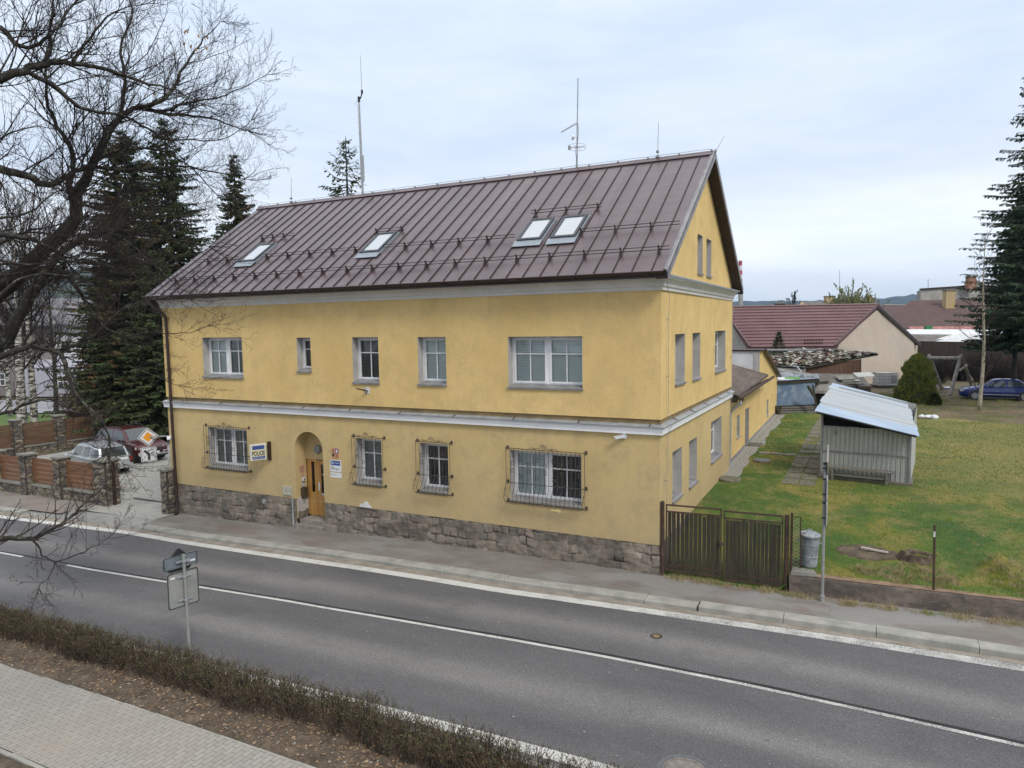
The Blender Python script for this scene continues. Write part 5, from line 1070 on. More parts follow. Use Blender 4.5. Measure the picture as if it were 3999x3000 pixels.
for k in range(40): a = k*math.pi/20; q.bar((c.x+.27*math.cos(a), c.y+.27*math.sin(a), zr(2.4)+.006), (c.x+.32*math.cos(a), c.y+.32*math.sin(a), zr(2.4)+.006), .02, .01)
q.build('lid', noisy('cast_iron_lid', (.15, .13, .12), (.24, .22, .19), 9, .6), s)
# ---------------------------------------------------------------- annex behind the house
an = thing('yellow_annex', 'low yellow annex behind the house with a mossy brown lean-to roof', 'annex', (-2, 18, .8))
M_whitew = noisy('patchy_whitewash', (.56, .57, .58), (.66, .67, .68), 1.2, .9, 20, .2, .2, c3=(.50, .49, .46))
AXX = -.15
q = MB(); AH = [(14.9, 16.0, .5, 2.62), (12.65, 13.4, 1.7, 2.6)]
gm = lambda a, d, z: (AXX-d, a, z)
cells(q, 10.2, 19.3, .3, 3.75, AH, gm, 0); q.build('side_wall', M_yel, an)
q = MB(); q.poly([(AXX+.0, 19.3, .3), (AXX, 27.0, .3), (AXX, 27.0, 3.35), (AXX, 20.4, 5.12), (AXX, 19.3, 5.12)]) if False else None
H2_ = [(22.3, 23.0, 1.45, 2.3)]
for a, b_ in ((19.3, 20.3), (20.3, 22.3), (22.3, 23.0), (23.0, 27.0)):
    zt_ = lambda y_: 5.05-(max(0, y_-20.3))*.262
    if a == 22.3: q.quad((AXX, a, .3), (AXX, b_, .3), (AXX, b_, 1.45), (AXX, a, 1.45)); q.quad((AXX, a, 2.3), (AXX, b_, 2.3), (AXX, b_, zt_(b_)), (AXX, a, zt_(a)))
    else: q.quad((AXX, a, .3), (AXX, b_, .3), (AXX, b_, zt_(b_)), (AXX, a, zt_(a)))
q.quad((AXX, 27, .3), (-8, 27, .3), (-8, 27, 3.3), (AXX, 27, 3.3)); q.build('end_wall', M_yel, an)
q = MB(); q.quad((-8, 19.3, 3.0), (AXX, 19.3, 3.0), (AXX, 19.3, 5.05), (-8, 19.3, 5.05)); q.build('whitewashed_wall', M_whitew, an)
q = MB(); q.box(-.42, AXX+.0, 19.27, 19.296, 3.0, 5.04); q.build('render_strip', M_rev, an)
q = MB(); q.hexa([(-8, 19.22, 5.05), (.0, 19.22, 5.05), (.0, 20.3, 5.05), (-8, 20.3, 5.05), (-8, 19.22, 5.12), (.0, 19.22, 5.12), (.0, 20.3, 5.12), (-8, 20.3, 5.12)])
q.hexa([(-8, 20.3, 5.02), (.05, 20.3, 5.02), (.05, 27.4, 3.16), (-8, 27.4, 3.16), (-8, 20.3, 5.12), (.05, 20.3, 5.12), (.05, 27.4, 3.27), (-8, 27.4, 3.27)]); q.build('upper_roof', M_brown, an)
def m_tar():
    m, nt, b, o = new_mat('mossy_felt_roof'); g = NT(nt); v = g.coord((1, 1, 1)); 
    col = g.ramp(g.noise(g.coord((1.5, .35, 1)), 2.5, 7, .75), [(.3, (.05, .038, .03)), (.5, (.095, .07, .055)), (.68, (.17, .14, .12))])
    col = g.mix(g.ramp(g.noise(g.coord((.5, 4, 1)), 3, 5, .8), [(.55, 0), (.7, .6)]), col, (.22, .20, .18)); h = g.noise(v, 20, 5, .8)
    g.l(col, b.inputs['Base Color']); b.inputs['Roughness'].default_value = .95; g.l(g.bump(h, .7, .03), b.inputs['Normal']); return m
M_tar = m_tar()
q = MB(); r0_, r1_ = V3((.28, 10.24, 3.70)), V3((.28, 19.24, 3.90)); b0, b1 = V3((-6, 10.24, 5.4)), V3((-6, 19.24, 5.6))
q.hexa([b0+V3((0, 0, -.1)), r0_+V3((0, 0, -.1)), r1_+V3((0, 0, -.1)), b1+V3((0, 0, -.1)), b0, r0_, r1_, b1]); ar = q.build('lean_to_roof', M_tar, an)
q = MB(); q.box(.0, .24, 10.24, 10.32, 3.42, 3.68); q.box(.2, .24, 10.32, 19.2, 3.5, 3.68); q.build('fascia', M_gwood, an)
q = MB(); q.tube([(.36, 10.1, 3.60), (.36, 20.6, 3.68)], .065, 8); q.build('gutter', M_rust, an)
q = MB(); q.tube([(.36, 10.5, 3.6), (.34, 10.45, 3.36), (.12, 10.42, 3.2), (-.04, 10.42, 3.0), (-.05, 10.42, .7)], .055, 10); q.build('downpipe', M_zinc, an)
q = MB(); q.lathe((.36, 10.5, 3.42), [(.06, 0), (.10, .18), (.10, .22)], 10); q.build('rain_head', M_rust, an)
for h in ((14.9, 16.0, .5, 2.62),): 
    q = MB(); q.quad(gm(h[0], .3, h[2]), gm(h[1], .3, h[2]), gm(h[1], .3, h[3]), gm(h[0], .3, h[3])); q.build('door', M_gwood, an)
q = MB()
for h in AH+H2_:
    q.quad(gm(h[0], 0, h[2]), gm(h[0], .3, h[2]), gm(h[0], .3, h[3]), gm(h[0], 0, h[3])); q.quad(gm(h[1], .3, h[2]), gm(h[1], 0, h[2]), gm(h[1], 0, h[3]), gm(h[1], .3, h[3])); q.quad(gm(h[0], .3, h[3]), gm(h[1], .3, h[3]), gm(h[1], 0, h[3]), gm(h[0], 0, h[3]))
q.build('reveals', M_rev, an)
for h in (AH[1], H2_[0]):
    q = MB(); q.quad(gm(h[0], .25, h[2]), gm(h[1], .25, h[2]), gm(h[1], .25, h[3]), gm(h[0], .25, h[3])); w_ = q.build('window', M_blD, an); q = MB(); q.hexa([gm(*p) for p in [(h[0]-.02, -.06, h[2]-.06), (h[1]+.02, -.06, h[2]-.06), (h[1], .25, h[2]-.03), (h[0], .25, h[2]-.03), (h[0]-.02, -.06, h[2]-.03), (h[1]+.02, -.06, h[2]-.03), (h[1], .25, h[2]+.02), (h[0], .25, h[2]+.02)]]); q.build('sill', M_zinc, w_)
q = MB(); q.box(AXX, .02, 10.25, 27, .3, 1.0) if False else q.hexa([(AXX-.02, 10.25, .2), (AXX+.03, 10.25, .2), (AXX+.03, 27, .4), (AXX-.02, 27, .4), (AXX-.02, 10.25, 1.02), (AXX+.03, 10.25, 1.02), (AXX+.03, 27, 1.2), (AXX-.02, 27, 1.2)]); q.build('foot_board', M_tin, an)
q = MB(); q.box(-.12, .5, 15.0, 15.9, .5, 1.0); q.build('doorstep', M_slab, an)
# ---------------------------------------------------------------- shed with bench
sh = thing('garden_shed', 'grey corrugated sheet metal shed with a wide pale sloping roof', 'shed', (4.6, 11.5, .88))
fl, fr = V3((3.24, 9.98, .86)), V3((6.01, 9.74, .86)); ux = (fr-fl).normalized(); uy = V3((-ux.y, ux.x, 0)); W_, Dp = (fr-fl).length, 4.3
M_shed = noisy('grey_green_sheet', (.36, .372, .345), (.42, .43, .40), 1.1, .6, 14, .2, .1); M_shed2 = noisy('sheet_rib_shade', (.15, .16, .145), (.21, .22, .20), 3, .7)
zf = lambda s: 3.27 - .60*s/W_          # roof line falls to the right
P = lambda s, d, z: fl+ux*s+uy*d+V3((0, 0, z-.84))
q = MB(); prof = []
s_ = 0
while s_ < W_-.001:
    prof += [(s_, 0), (s_+.005, -.03), (s_+.022, -.03), (s_+.03, 0)]; s_ += .148
prof = [p for p in prof if p[0] <= W_]+[(W_, 0)]
wt = 2.74
q.add([P(a, d, z) for a, d in prof for z in (.8, 1.84)], [(2*i, 2*i+2, 2*i+3, 2*i+1) for i in range(len(prof)-1)])
q.add([P(a, d-.006, z) for a, d in prof for z in (1.83, min(9, 1))][:0], [])
q.add([P(a, d-.008, z) for a, d in prof for z in (1.80, min(2.70, zf(a)-.03))], [(2*i, 2*i+2, 2*i+3, 2*i+1) for i in range(len(prof)-1)]); q.build('front_wall', M_shed, sh)
q = MB()  # thin dark strips beside each rib, the rib shading put in as colour
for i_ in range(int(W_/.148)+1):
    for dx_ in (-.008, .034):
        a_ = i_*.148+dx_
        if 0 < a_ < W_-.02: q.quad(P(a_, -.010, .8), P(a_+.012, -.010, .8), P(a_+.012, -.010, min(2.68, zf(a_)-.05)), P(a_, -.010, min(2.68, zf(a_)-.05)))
q.build('rib_shade_strips', M_shed2, sh)
q = MB(); n = 34
for side in (0, W_):
    pr = [(Dp*i/n, (.02 if i % 2 else -.0)*(1 if side else -1)) for i in range(n+1)]
    q.add([P(side+o, d, z) for d, o in pr for z in (.8, zf(side)-.02+d*.1)], [(2*i, 2*i+2, 2*i+3, 2*i+1) for i in range(n)])
q.quad(P(0, Dp, .8), P(W_, Dp, .8), P(W_, Dp, zf(W_)+.5), P(0, Dp, zf(0)+.5)); q.build('side_wall', M_shed, sh)
q = MB(); 
for s_, zt_ in ((.0, zf(0)), (W_, zf(W_))): q.bar(P(s_, -.04, .8), P(s_, -.04, zt_), .06)
q.bar(P(0, -.035, 1.82), P(W_, -.035, 1.82), .04); q.bar(P(0, -.035, 2.70), P(1.2, -.035, 2.70), .04); q.bar(P(0, 0, 3.22), P(W_, 0, 2.64), .05); q.build('frame', M_tin, sh)
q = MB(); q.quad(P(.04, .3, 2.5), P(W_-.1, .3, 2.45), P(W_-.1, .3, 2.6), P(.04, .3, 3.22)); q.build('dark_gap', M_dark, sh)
rA, rB, rC, rD_ = atD(1759, 887, 24.75), atD(1985, 942, 23.2), atD(1959, 868, 28.0), atD(1798, 827, 29.7)
M_rf = [noisy('shed_roof_blue_sheet', (.28, .36, .46), (.35, .43, .53), .8, .45, 12, .15, .05), noisy('shed_roof_pale_sheet', (.31, .35, .385), (.375, .415, .45), .7, .55, 12, .2, .1, stretch=(.6, 4, 1), c3=(.42, .39, .34))]
q = MB(); rows = 60; nr = ((rB-rA).cross(rD_-rA)).normalized(); 
def rpt(u, v, h): 
    a = rA.lerp(rB, u); b_ = rD_.lerp(rC, u); return a.lerp(b_, v)+nr*h
for j in range(rows):
    v0, v1 = j/rows, (j+1)/rows; h0, h1 = (.028 if j % 2 else 0), (0 if j % 2 else .028); q.k = 0 if (v0 < .2 or v0 > .84) else 1
    jag = .012*math.sin(j//9*2.1); lap = -(j % 15)*.0004
    q.add([rpt(jag, v0, h0+lap), rpt(1+jag, v0, h0+lap), rpt(1+jag, v1, h1+lap), rpt(jag, v1, h1+lap)], [(0, 1, 2, 3)])
q.k = 0; q.quad(rpt(0, 0, -.03), rpt(0, 1, -.03), rpt(1, 1, -.03), rpt(1, 0, -.03))
q.build('sheet_roof', M_rf, sh)
q = MB(); q.bar(rpt(.02, .02, -.06), rpt(.98, .02, -.06), .07); q.bar(rpt(.03, .02, -.07), rpt(.03, .98, -.07), .07); q.bar(rpt(.97, .02, -.07), rpt(.97, .98, -.07), .07); q.bar(rpt(.5, .02, -.07), rpt(.5, .98, -.07), .07); q.build('rafters', M_gwood, sh)
q = MB(); q.obox(fl+ux*W_*.5+uy*.5+V3((0, 0, .02)), ux*(W_/2+.1), uy*.75, V3((0, 0, .05))); q.build('base_slab', M_slab, sh)
bn = thing('bench', 'low weathered wooden bench in front of the grey shed', 'bench', tuple(P(1.3, -.4, .87)))
q = MB()
for d in (-.18, -.38): q.hexa([P(.28, d-.085, 1.27), P(2.32, d-.085, 1.25), P(2.32, d+.085, 1.25), P(.28, d+.085, 1.27), P(.28, d-.085, 1.31), P(2.32, d-.085, 1.29), P(2.32, d+.085, 1.29), P(.28, d+.085, 1.31)])
M_bw = noisy('grey_bench_wood', (.13, .125, .105), (.22, .205, .175), 3, .9, 22, .5, .4, stretch=(.5, 4, 4)); q.build('seat', M_bw, bn)
for s_ in (.42, 2.12):
    for d in (-.14, -.42): q = MB(); q.bar(P(s_, d, .84), P(s_, d, 1.27), .075); q.build('leg', M_bw, bn)
q = MB(); q.bar(P(.42, -.4, 1.05), P(2.12, -.4, 1.03), .07, .04); q.build('stretcher', M_bw, bn)
s = thing('shed_hook', 'small curved hook on the shed front', 'hook', tuple(P(.6, -.03, 2.55))); q = MB(); q.tube([P(.42, -.05, 2.58), P(.43, -.08, 2.46), P(.47, -.08, 2.42), P(.5, -.07, 2.5)], .01, 5); q.build('hook', M_iron, s)
# rubble at the shed's right foot, white bags, tufts
q = MB()
for k in range(160): a = V3(fr)+ux*U(.05, .45)+uy*U(-.3, 2.6); crumb(a.x, a.y, zgarden(a.x, a.y), U(.02, .07), .7)
tag(q.build('rubble', M_slab), 'small rubble and dirt at the right foot of the shed', 'rubble', kind='stuff')
for k, (dx, r, lab) in enumerate(((-.30, .14, 'left'), (.0, .17, 'middle'), (.30, .17, 'right'))):
    c = onZ(2004, 903, 1.1)+V3((dx, .1*(k % 2), 0)); q = MB(); q.lathe(c, [(r*.9, -.03), (r*1.2, .05), (r*1.1, .11), (r*.7, .17), (r*.15, .19)], 12); q.v = [tuple(V3(v)+V3((noise.noise(V3(v)*7), noise.noise(V3(v)*7+V3((5, 0, 0))), noise.noise(V3(v)*6+V3((0, 5, 0)))))*.07) for v in q.v]
    tag(q.build('white_bag', noisy('white_plastic_bag', (.6, .61, .63), (.72, .73, .74), 5, .5), smooth=True), lab+' one of three white bags at the edge of the lawn', 'bag', 'white bags')
# ---------------------------------------------------------------- neighbours' buildings on the right
zx7 = lambda x, y: (1548.1+x*.29967, 552.9+y*.29967)
M_tile = None
def m_tile():
    m, nt, b, o = new_mat('red_brown_tile_sheet'); g = NT(nt); v = g.coord()
    col = g.ramp(g.noise(v, .6, 5, .6), [(.3, (.115, .055, .056)), (.7, (.15, .078, .078))]); g.l(col, b.inputs['Base Color']); b.inputs['Roughness'].default_value = .5; return m
M_tile = m_tile(); M_beige = m_stucco('beige_render', (.47, .40, .33), (.53, .46, .385), (.42, .37, .31)); M_greyr = noisy('grey_render', (.28, .265, .24), (.37, .355, .32), 1.0, .95, 20, .3, .2, c3=(.22, .215, .2))
M_dwood = noisy('dark_barn_wood', (.018, .011, .008), (.045, .028, .020), 2, .9, 14, .5, .3, stretch=(5, 5, .3)); M_rwood = noisy('red_brown_boards', (.085, .04, .022), (.17, .09, .055), 2, .9, 12, .5, .3, stretch=(5, 5, .3))
def verts_px(L): return [atD(*zx7(x, y), d) for x, y, d in L]
rh = thing('tile_roof_house', 'long low house with red brown tile roof and beige gable behind the shed', 'house', tuple(onZ(1870, 836, 1.15)))
Lr, A_, C_, D_1, E_ = verts_px([(30, 372, 61.5), (1165, 352, 61.0), (850, 652, 56.8), (235, 660, 57.2), (1470, 632, 65.2)])
up = V3((0, 0, 1)); q = MB()
# wavy courses of the tile sheets
rows = 13; nx = 150
def tl(u, v): return Lr.lerp(A_, u).lerp(D_1.lerp(C_, u), v)
nr = (A_-Lr).cross(D_1-Lr).normalized(); nr = nr if nr.z > 0 else -nr
for r in range(rows):
    v0, v1 = r/rows, (r+1)/rows+.004
    q.add([tl(i/nx, v)+nr*(hh+(.035*abs(math.sin(i*1.05)) if True else 0)) for v, hh in ((v0, .0), (v1, .06), (v1, -.01)) for i in range(nx+1)], [(k*(nx+1)+i, k*(nx+1)+i+1, (k+1)*(nx+1)+i+1, (k+1)*(nx+1)+i) for k in range(2) for i in range(nx)])
q.slab([Lr-nr*.02, A_-nr*.02, C_-nr*.02, D_1-nr*.02], .15)
bk = (A_-C_)*1; bk = V3((bk.x, bk.y, -bk.z)); q.slab([A_, Lr, Lr+bk, E_], .15); rf_ = q.build('tile_roof', M_tile, rh)
q = MB(); q.tube([Lr+up*.05, A_+up*.05], .11, 6)
for a, b_ in ((A_, C_), (Lr, D_1)): q.bar(a+up*.05, b_+up*.05, .16, .22)
va, vb = atD(*zx7(925, 375), 61.3), atD(*zx7(860, 650), 57); q.bar(va+up*.06, vb+up*.06, .35, .06); q.build('ridge_trim', noisy('tile_trim', (.09, .045, .045), (.13, .07, .068), 3, .5), rf_)
q = MB(); dE = (E_-A_); q.hexa([A_-nr*.0+V3((0, 0, -.28)), A_+V3((-.05, -.35, -.28)), E_+V3((-.05, -.35, -.28)), E_+V3((0, 0, -.28)), A_+up*.04, A_+V3((-.05, -.35, .04)), E_+V3((-.05, -.35, .04)), E_+up*.04]); q.build('barge_board', M_brown, rf_)
q = MB(); 
for k in range(14): p = tl(.62+.015*k, .93 if k % 2 else .86); q.obox(p+nr*.09, V3((.05, .02, 0)), V3((-.02, .05, 0)), V3((0, 0, .05)))
q.build('snow_stops', M_brown, rf_)
# walls set a little inside the eaves
Cw, Aw, Ew = C_.lerp(A_, .07)+V3((0, 0, -.02)), A_+V3((0, .1, -.3)), E_.lerp(A_, .17)+V3((0, 0, -.3)); gz = 1.0
q = MB(); q.poly([(Cw.x, Cw.y, gz), (Ew.x, Ew.y, gz), tuple(Ew), tuple(Aw), tuple(Cw)]); q.build('gable_wall', M_beige, rh)
Dw = D_1+nr*0; q = MB(); q.quad((D_1.x, D_1.y+.3, gz), (Cw.x, Cw.y+.05, gz), (Cw.x, Cw.y+.05, Cw.z), (D_1.x, D_1.y+.3, D_1.z)); q.build('front_wall', M_greyr, rh)
lg = verts_px([(30, 480, 60.2), (100, 478, 59.6), (205, 655, 57.4), (205, 740, 57.4), (30, 740, 59.8)]); q = MB(); q.poly(lg); q.build('end_wall', M_greyr, rh)
q = MB(); q.quad((Ew.x, Ew.y, gz), (Ew.x+1, Ew.y+6, gz), (Ew.x+1, Ew.y+6, 4), tuple(Ew)); q.build('side_wall', M_beige, rh)
# generic box house from a front edge seen at given pixels
def chimney(par, px0, px1, pyt, pyb, d, m, nm='chimney', cap=True):
    a, b_ = atD(px0, pyt, d), atD(px1, pyt, d); bot = atD((px0+px1)/2, pyb, d).z; u = (b_-a); u.z = 0; w_ = u.length; u.normalize(); n_ = V3((-u.y, u.x, 0)); c = (a+b_)/2
    q = MB(); q.obox(V3((c.x, c.y, (a.z+bot-.6)/2)), u*w_/2, n_*w_*.35, V3((0, 0, (a.z-bot+.6)/2))); o = q.build(nm, m, par)
    if cap: q = MB(); q.obox(V3((c.x, c.y, a.z+.05)), u*(w_/2+.08), n_*(w_*.35+.08), V3((0, 0, .07))); q.build('chimney_cap', M_cap, par)
    return o
M_ybrick = m_blocks('yellow_brick', (.42, .30, .13), (.50, .38, .20), (.30, .26, .20), .25, .08, 0); M_rbrick = m_blocks('red_brick', (.24, .10, .05), (.32, .15, .08), (.22, .18, .14), .25, .08, 0)
def m_oldtile(name, c1, c2, c3):
    m, nt, b, o = new_mat(name); g = NT(nt); v = g.coord()
    w_ = g.n('ShaderNodeTexWave'); w_.bands_direction = 'Z'; w_.inputs['Scale'].default_value = 1.6; w_.inputs['Distortion'].default_value = 2; w_.inputs['Detail'].default_value = 4; g.l(v, w_.inputs['Vector'])
    col = g.ramp(g.noise(v, 1.3, 7, .75), [(.3, c1), (.7, c2)]); col = g.mix(g.ramp(g.noise(g.coord((2, 2, 5)), 2.3, 4, .8), [(.56, 0), (.62, .8)]), col, c3)
    g.l(g.mix(.35, col, g.ramp(w_.outputs[0], [(.2, .4), (.8, 1.1)]), 'MULTIPLY'), b.inputs['Base Color']); b.inputs['Roughness'].default_value = .9; return m
M_old = m_oldtile('old_brown_roof_tiles', (.072, .040, .036), (.11, .066, .058), (.06, .036, .03))
bh = thing('brown_roof_house', 'house with a large old brown tile roof and yellow brick chimney on the right', 'house', tuple(onZ(2040, 830, 1.2)))
a, b_, c, d, e, f_ = verts_px([(1400, 322, 80), (2300, 290, 80), (2350, 500, 72), (1400, 522, 72), (1235, 440, 76), (1235, 522, 73)])
q = MB(); q.slab([a, d, c, b_], .2); q.slab([a, e, f_, d], .2); q.slab([a, b_, b_+V3((3, 8, -5)), e+V3((3, 6, -2))], .2); q.build('tile_roof', M_old, bh)
q = MB(); q.quad(V3((d.x, d.y, 0)), V3((c.x, c.y, 0)), c, d); q.quad(V3((f_.x, f_.y, 0)), V3((d.x, d.y, 0)), d, f_); q.build('wall', M_dwood, bh)
x0_, y0_ = zx7(1640, 250); x1_, y1_ = zx7(1705, 345); chimney(bh, x0_, x1_, y0_, y1_, 77.5, M_ybrick)
# eave sheets and pale roof of the barn in front
bn2 = thing('barn', 'dark wooden barn with patched white and grey sheet roof', 'barn', tuple(onZ(2040, 835, 1.2)))
P4 = lambda L: verts_px(L)
q = MB(); q.slab(P4([(1365, 528, 70), (2300, 530, 70), (2300, 570, 68.5), (1365, 562, 68.5)]), .12); q.build('white_roof_sheet', noisy('white_roofing', (.55, .56, .58), (.68, .69, .71), .8, .6, 12, .2, .1), bn2)
q = MB(); q.slab(P4([(1365, 563, 68.4), (1780, 568, 68.4), (1560, 616, 66.8), (1365, 616, 66.8)]), .12); q.build('grey_felt_roof', noisy('grey_felt', (.12, .105, .10), (.18, .165, .155), 1.2, .95), bn2)
q = MB(); q.slab(P4([(1690, 566, 68.3), (1870, 570, 68.3), (1750, 618, 66.9), (1530, 614, 66.9)]), .1); q.slab(P4([(1880, 572, 68.3), (2280, 575, 68.3), (2260, 632, 66.7), (1730, 628, 66.7)]), .1); q.build('white_roof_sheet', M_rf[1] if False else noisy('dirty_white_sheet', (.5, .51, .52), (.64, .65, .66), 2, .6, 12, .2, .1, c3=(.3, .27, .25)), bn2)
q = MB(); q.slab(P4([(1385, 508, 71.6), (2200, 506, 71.6), (2200, 532, 71), (1385, 534, 71)]), .1); q.build('pink_sheet', noisy('faded_red_sheet', (.26, .085, .075), (.36, .15, .13), 1.5, .8, 12, .3, .1, c3=(.40, .36, .35)), bn2)
q = MB(); q.obox(atD(*zx7(1522, 521), 70.2), RGT*.32, FWD*.2, V3((0, 0, .22))); q.build('green_bucket', plain('green_plastic', (.01, .16, .06)), bn2)
a, b_ = atD(*zx7(1385, 612), 66.7), atD(*zx7(2400, 630), 66); q = MB(); q.quad(V3((a.x, a.y, .8)), V3((b_.x, b_.y, .8)), b_, a); q.build('plank_wall', M_dwood, bn2)
# plain grey block behind with parapet and chimney
gb = thing('grey_block_house', 'grey rendered building with stepped parapet behind the brown roof', 'building', tuple(onZ(2040, 800, 1.2)))
q = MB(); pts = P4([(1468, 330, 95), (1468, 240, 95), (1790, 218, 95), (1862, 165, 95), (2040, 260, 95), (2040, 330, 95)]); q.slab(pts, (0, 9, 0)); q.build('wall', M_greyr, gb)
q = MB(); t_ = P4([(1462, 238, 94.9), (1792, 216, 94.9)]); q.bar(t_[0], t_[1], .3, .14); q.build('parapet_tin', M_brown, gb)
x0_, y0_ = zx7(1803, 152); x1_, y1_ = zx7(1858, 212); chimney(gb, x0_, x1_, y0_, y1_, 94, M_rbrick)
s = thing('roof_mast', 'thin mast above the grey building', 'mast', tuple(atD(2004, 622, 96))); q = MB(); q.tube([atD(2004, 625, 96), atD(2004, 603, 96)], .04, 4); q.build('mast', M_zinc, s)
# far small house, dark chimney block, tall mast
fh = thing('far_house', 'far small house with grey roof and orange gable above the tile roof', 'house', tuple(atD(1750, 665, 130)))
q = MB(); a, b_, c, d, e = P4([(615, 328, 130), (800, 326, 136), (830, 385, 130), (660, 385, 126), (570, 372, 130)]); q.slab([a, b_, c, d], .3); q.slab([a, e, e+V3((0, 3, 0)), b_], .2); q.build('roof', noisy('grey_far_roof', (.10, .09, .08), (.15, .135, .12), 1, .9), fh)
q = MB(); q.poly([e, d, a]); q.quad(V3((e.x, e.y, 0)), V3((d.x, d.y, 0)), d, e); q.build('gable_wall', noisy('orange_render', (.45, .27, .14), (.52, .33, .19), 1), fh)
x0_, y0_ = zx7(780, 293); x1_, y1_ = zx7(845, 345); chimney(fh, x0_, x1_, y0_, y1_, 128, M_ybrick)
fh2 = thing('far_house', 'far roof ridge with brick chimney just left of the beige gable', 'house', tuple(atD(1876, 665, 120)))
q = MB(); a, b_, c, d = P4([(880, 345, 124), (1300, 352, 124), (1300, 385, 116), (880, 385, 116)]); q.slab([a, b_, c, d], .3); q.quad(V3((d.x, d.y, 0)), V3((c.x, c.y, 0)), c, d); q.build('roof', M_old, fh2)
x0_, y0_ = zx7(1076, 289); x1_, y1_ = zx7(1113, 350); chimney(fh2, x0_, x1_, y0_, y1_, 119, M_ybrick)
fh4 = thing('far_house', 'far dark red roof seen between the beige gable and the brown roof', 'house', tuple(atD(1930, 680, 100)))
q = MB(); a, b_, c, d = P4([(1195, 355, 108), (1360, 358, 108), (1400, 470, 98), (1240, 470, 98)]); q.slab([a, b_, c, d], .3); q.build('roof', M_old, fh4); q = MB(); q.bar(a+up*.1, b_+up*.1, .3, .15); q.build('ridge', M_rev, fh4); q = MB(); q.quad(V3((d.x, d.y, 0)), V3((c.x, c.y, 0)), c, d); q.build('wall', M_greyr, fh4)
fh3 = thing('far_house', 'far dark chimney block above the tile roof ridge', 'house', tuple(atD(1680, 665, 110)))
q = MB(); 
for (xa, ya, xb, yb) in ((412, 340, 493, 400), (385, 357, 450, 400)): p = P4([(xa, yb, 110), (xb, yb, 110), (xb, ya, 110), (xa, ya, 110)]); q.slab(p, (0, 3, 0))
q.build('block', noisy('dark_block', (.05, .035, .032), (.085, .06, .055), 2), fh3)
q = MB(); 
for (xa, ya) in ((440, 320), (455, 318), (470, 322)): q.bar(atD(*zx7(xa, 342), 110), atD(*zx7(xa, ya), 110), .12)
q.bar(atD(*zx7(436, 322), 110), atD(*zx7(474, 320), 110), .3, .08); q.bar(atD(*zx7(383, 357), 109.9), atD(*zx7(452, 357), 109.9), .5, .12); q.bar(atD(*zx7(410, 341), 109.9), atD(*zx7(495, 341), 109.9), .5, .12); q.build('cowls', M_cap, fh3)
q = MB(); a, b_, c, d = P4([(60, 356, 122), (560, 365, 118), (560, 420, 112), (60, 420, 112)]); q.slab([a, b_, c, d], .3); q.quad(V3((d.x, d.y, 0)), V3((c.x, c.y, 0)), c, d); q.build('roof', M_old, fh3)
s = thing('tall_mast', 'tall thin mast above the green bush in the distance', 'mast', tuple(atD(1812, 650, 140))); q = MB(); q.tube([atD(1812.5, 670, 140), atD(1812.8, 583, 140)], [.09, .05], 5); q.build('mast', M_zinc, s)
# factory chimney
M_red = plain('stack_red', (.42, .03, .04), .7); M_wht = plain('stack_white', (.62, .62, .64), .7); M_con = noisy('stack_concrete', (.26, .245, .22), (.34, .325, .30), .3, .9)
ck = thing('factory_chimney', 'tall concrete factory chimney with red and white bands behind the gable', 'chimney', tuple(onZ(1598, 700, 0)))
dS = 420; ys2 = [563, 574, 584, 594, 603, 612, 622, 700]
q = {0: MB(), 1: MB(), 2: MB()}
for i in range(7):
    a, b_ = atD(1598.5, ys2[i+1], dS), atD(1598.8, ys2[i], dS); k = 2 if i == 6 else (i % 2); rr = lambda y_: (3.6+(y_-563)*.021)/1574*dS; q[k].tube([(a.x, a.y, a.z if i < 6 else -2), (a.x, a.y, b_.z)], [rr(ys2[i+1]), rr(ys2[i])], 16)
q[0].build('red_band', M_red, ck, smooth=False); q[1].build('white_band', M_wht, ck); q[2].build('shaft', M_con, ck)
a = atD(1598.5, 566, dS); b_ = atD(1598.5, 630, dS); q = MB(); 
for p in (a, b_, atD(1598.5, 566.8, dS)): q.tube([(p.x+1.5*math.cos(t*math.pi/8), p.y+1.5*math.sin(t*math.pi/8), p.z) for t in range(17)], .07, 4, False)
q.build('gallery', M_zinc, ck)
# ---------------------------------------------------------------- sheds behind the lawn
s1 = thing('rubble_roof_shed', 'old wooden shed whose sagging roof is covered with broken tiles and leaves', 'shed', tuple(onZ(1760, 850, 1.15)))
Aq, Bq_, Cq, Dq, Eq = P4([(385, 788, 47), (620, 803, 46), (1162, 704, 50.5), (615, 668, 54), (375, 742, 52)])
q = MB(); q.slab([Aq, Bq_, Cq, Dq, Eq], .12); q.build('roof_deck', M_gwood, s1)
M_deb = [noisy('tile_shard_brown', (.14, .08, .05), (.24, .15, .10), 6), noisy('tile_shard_pale', (.34, .33, .29), (.50, .49, .44), 6), noisy('tile_shard_moss', (.10, .11, .06), (.18, .17, .11), 6), noisy('tile_shard_dark', (.04, .032, .028), (.08, .06, .05), 6)]
q = MB(); tri = [(Aq, Bq_, Dq), (Aq, Dq, Eq), (Bq_, Cq, Dq)]; wts = [(b2-a2).cross(c2-a2).length for a2, b2, c2 in tri]
for k in range(2200):
    a2, b2, c2 = random.choices(tri, wts)[0]; u, v = R_(), R_()
    if u+v > 1: u, v = 1-u, 1-v
    p = a2+(b2-a2)*u+(c2-a2)*v+V3((0, 0, U(.02, .12))); w2_ = U(.07, .2); an_ = U(0, 3.14); e1 = V3((math.cos(an_), math.sin(an_), U(-.3, .4)))*w2_; e2 = V3((-math.sin(an_), math.cos(an_), U(-.4, .3)))*w2_*U(.4, .8); q.k = random.choice([0, 0, 1, 1, 2, 3]); q.quad(p-e1-e2, p+e1-e2, p+e1+e2, p-e1+e2)
q.build('broken_tiles', M_deb, s1)
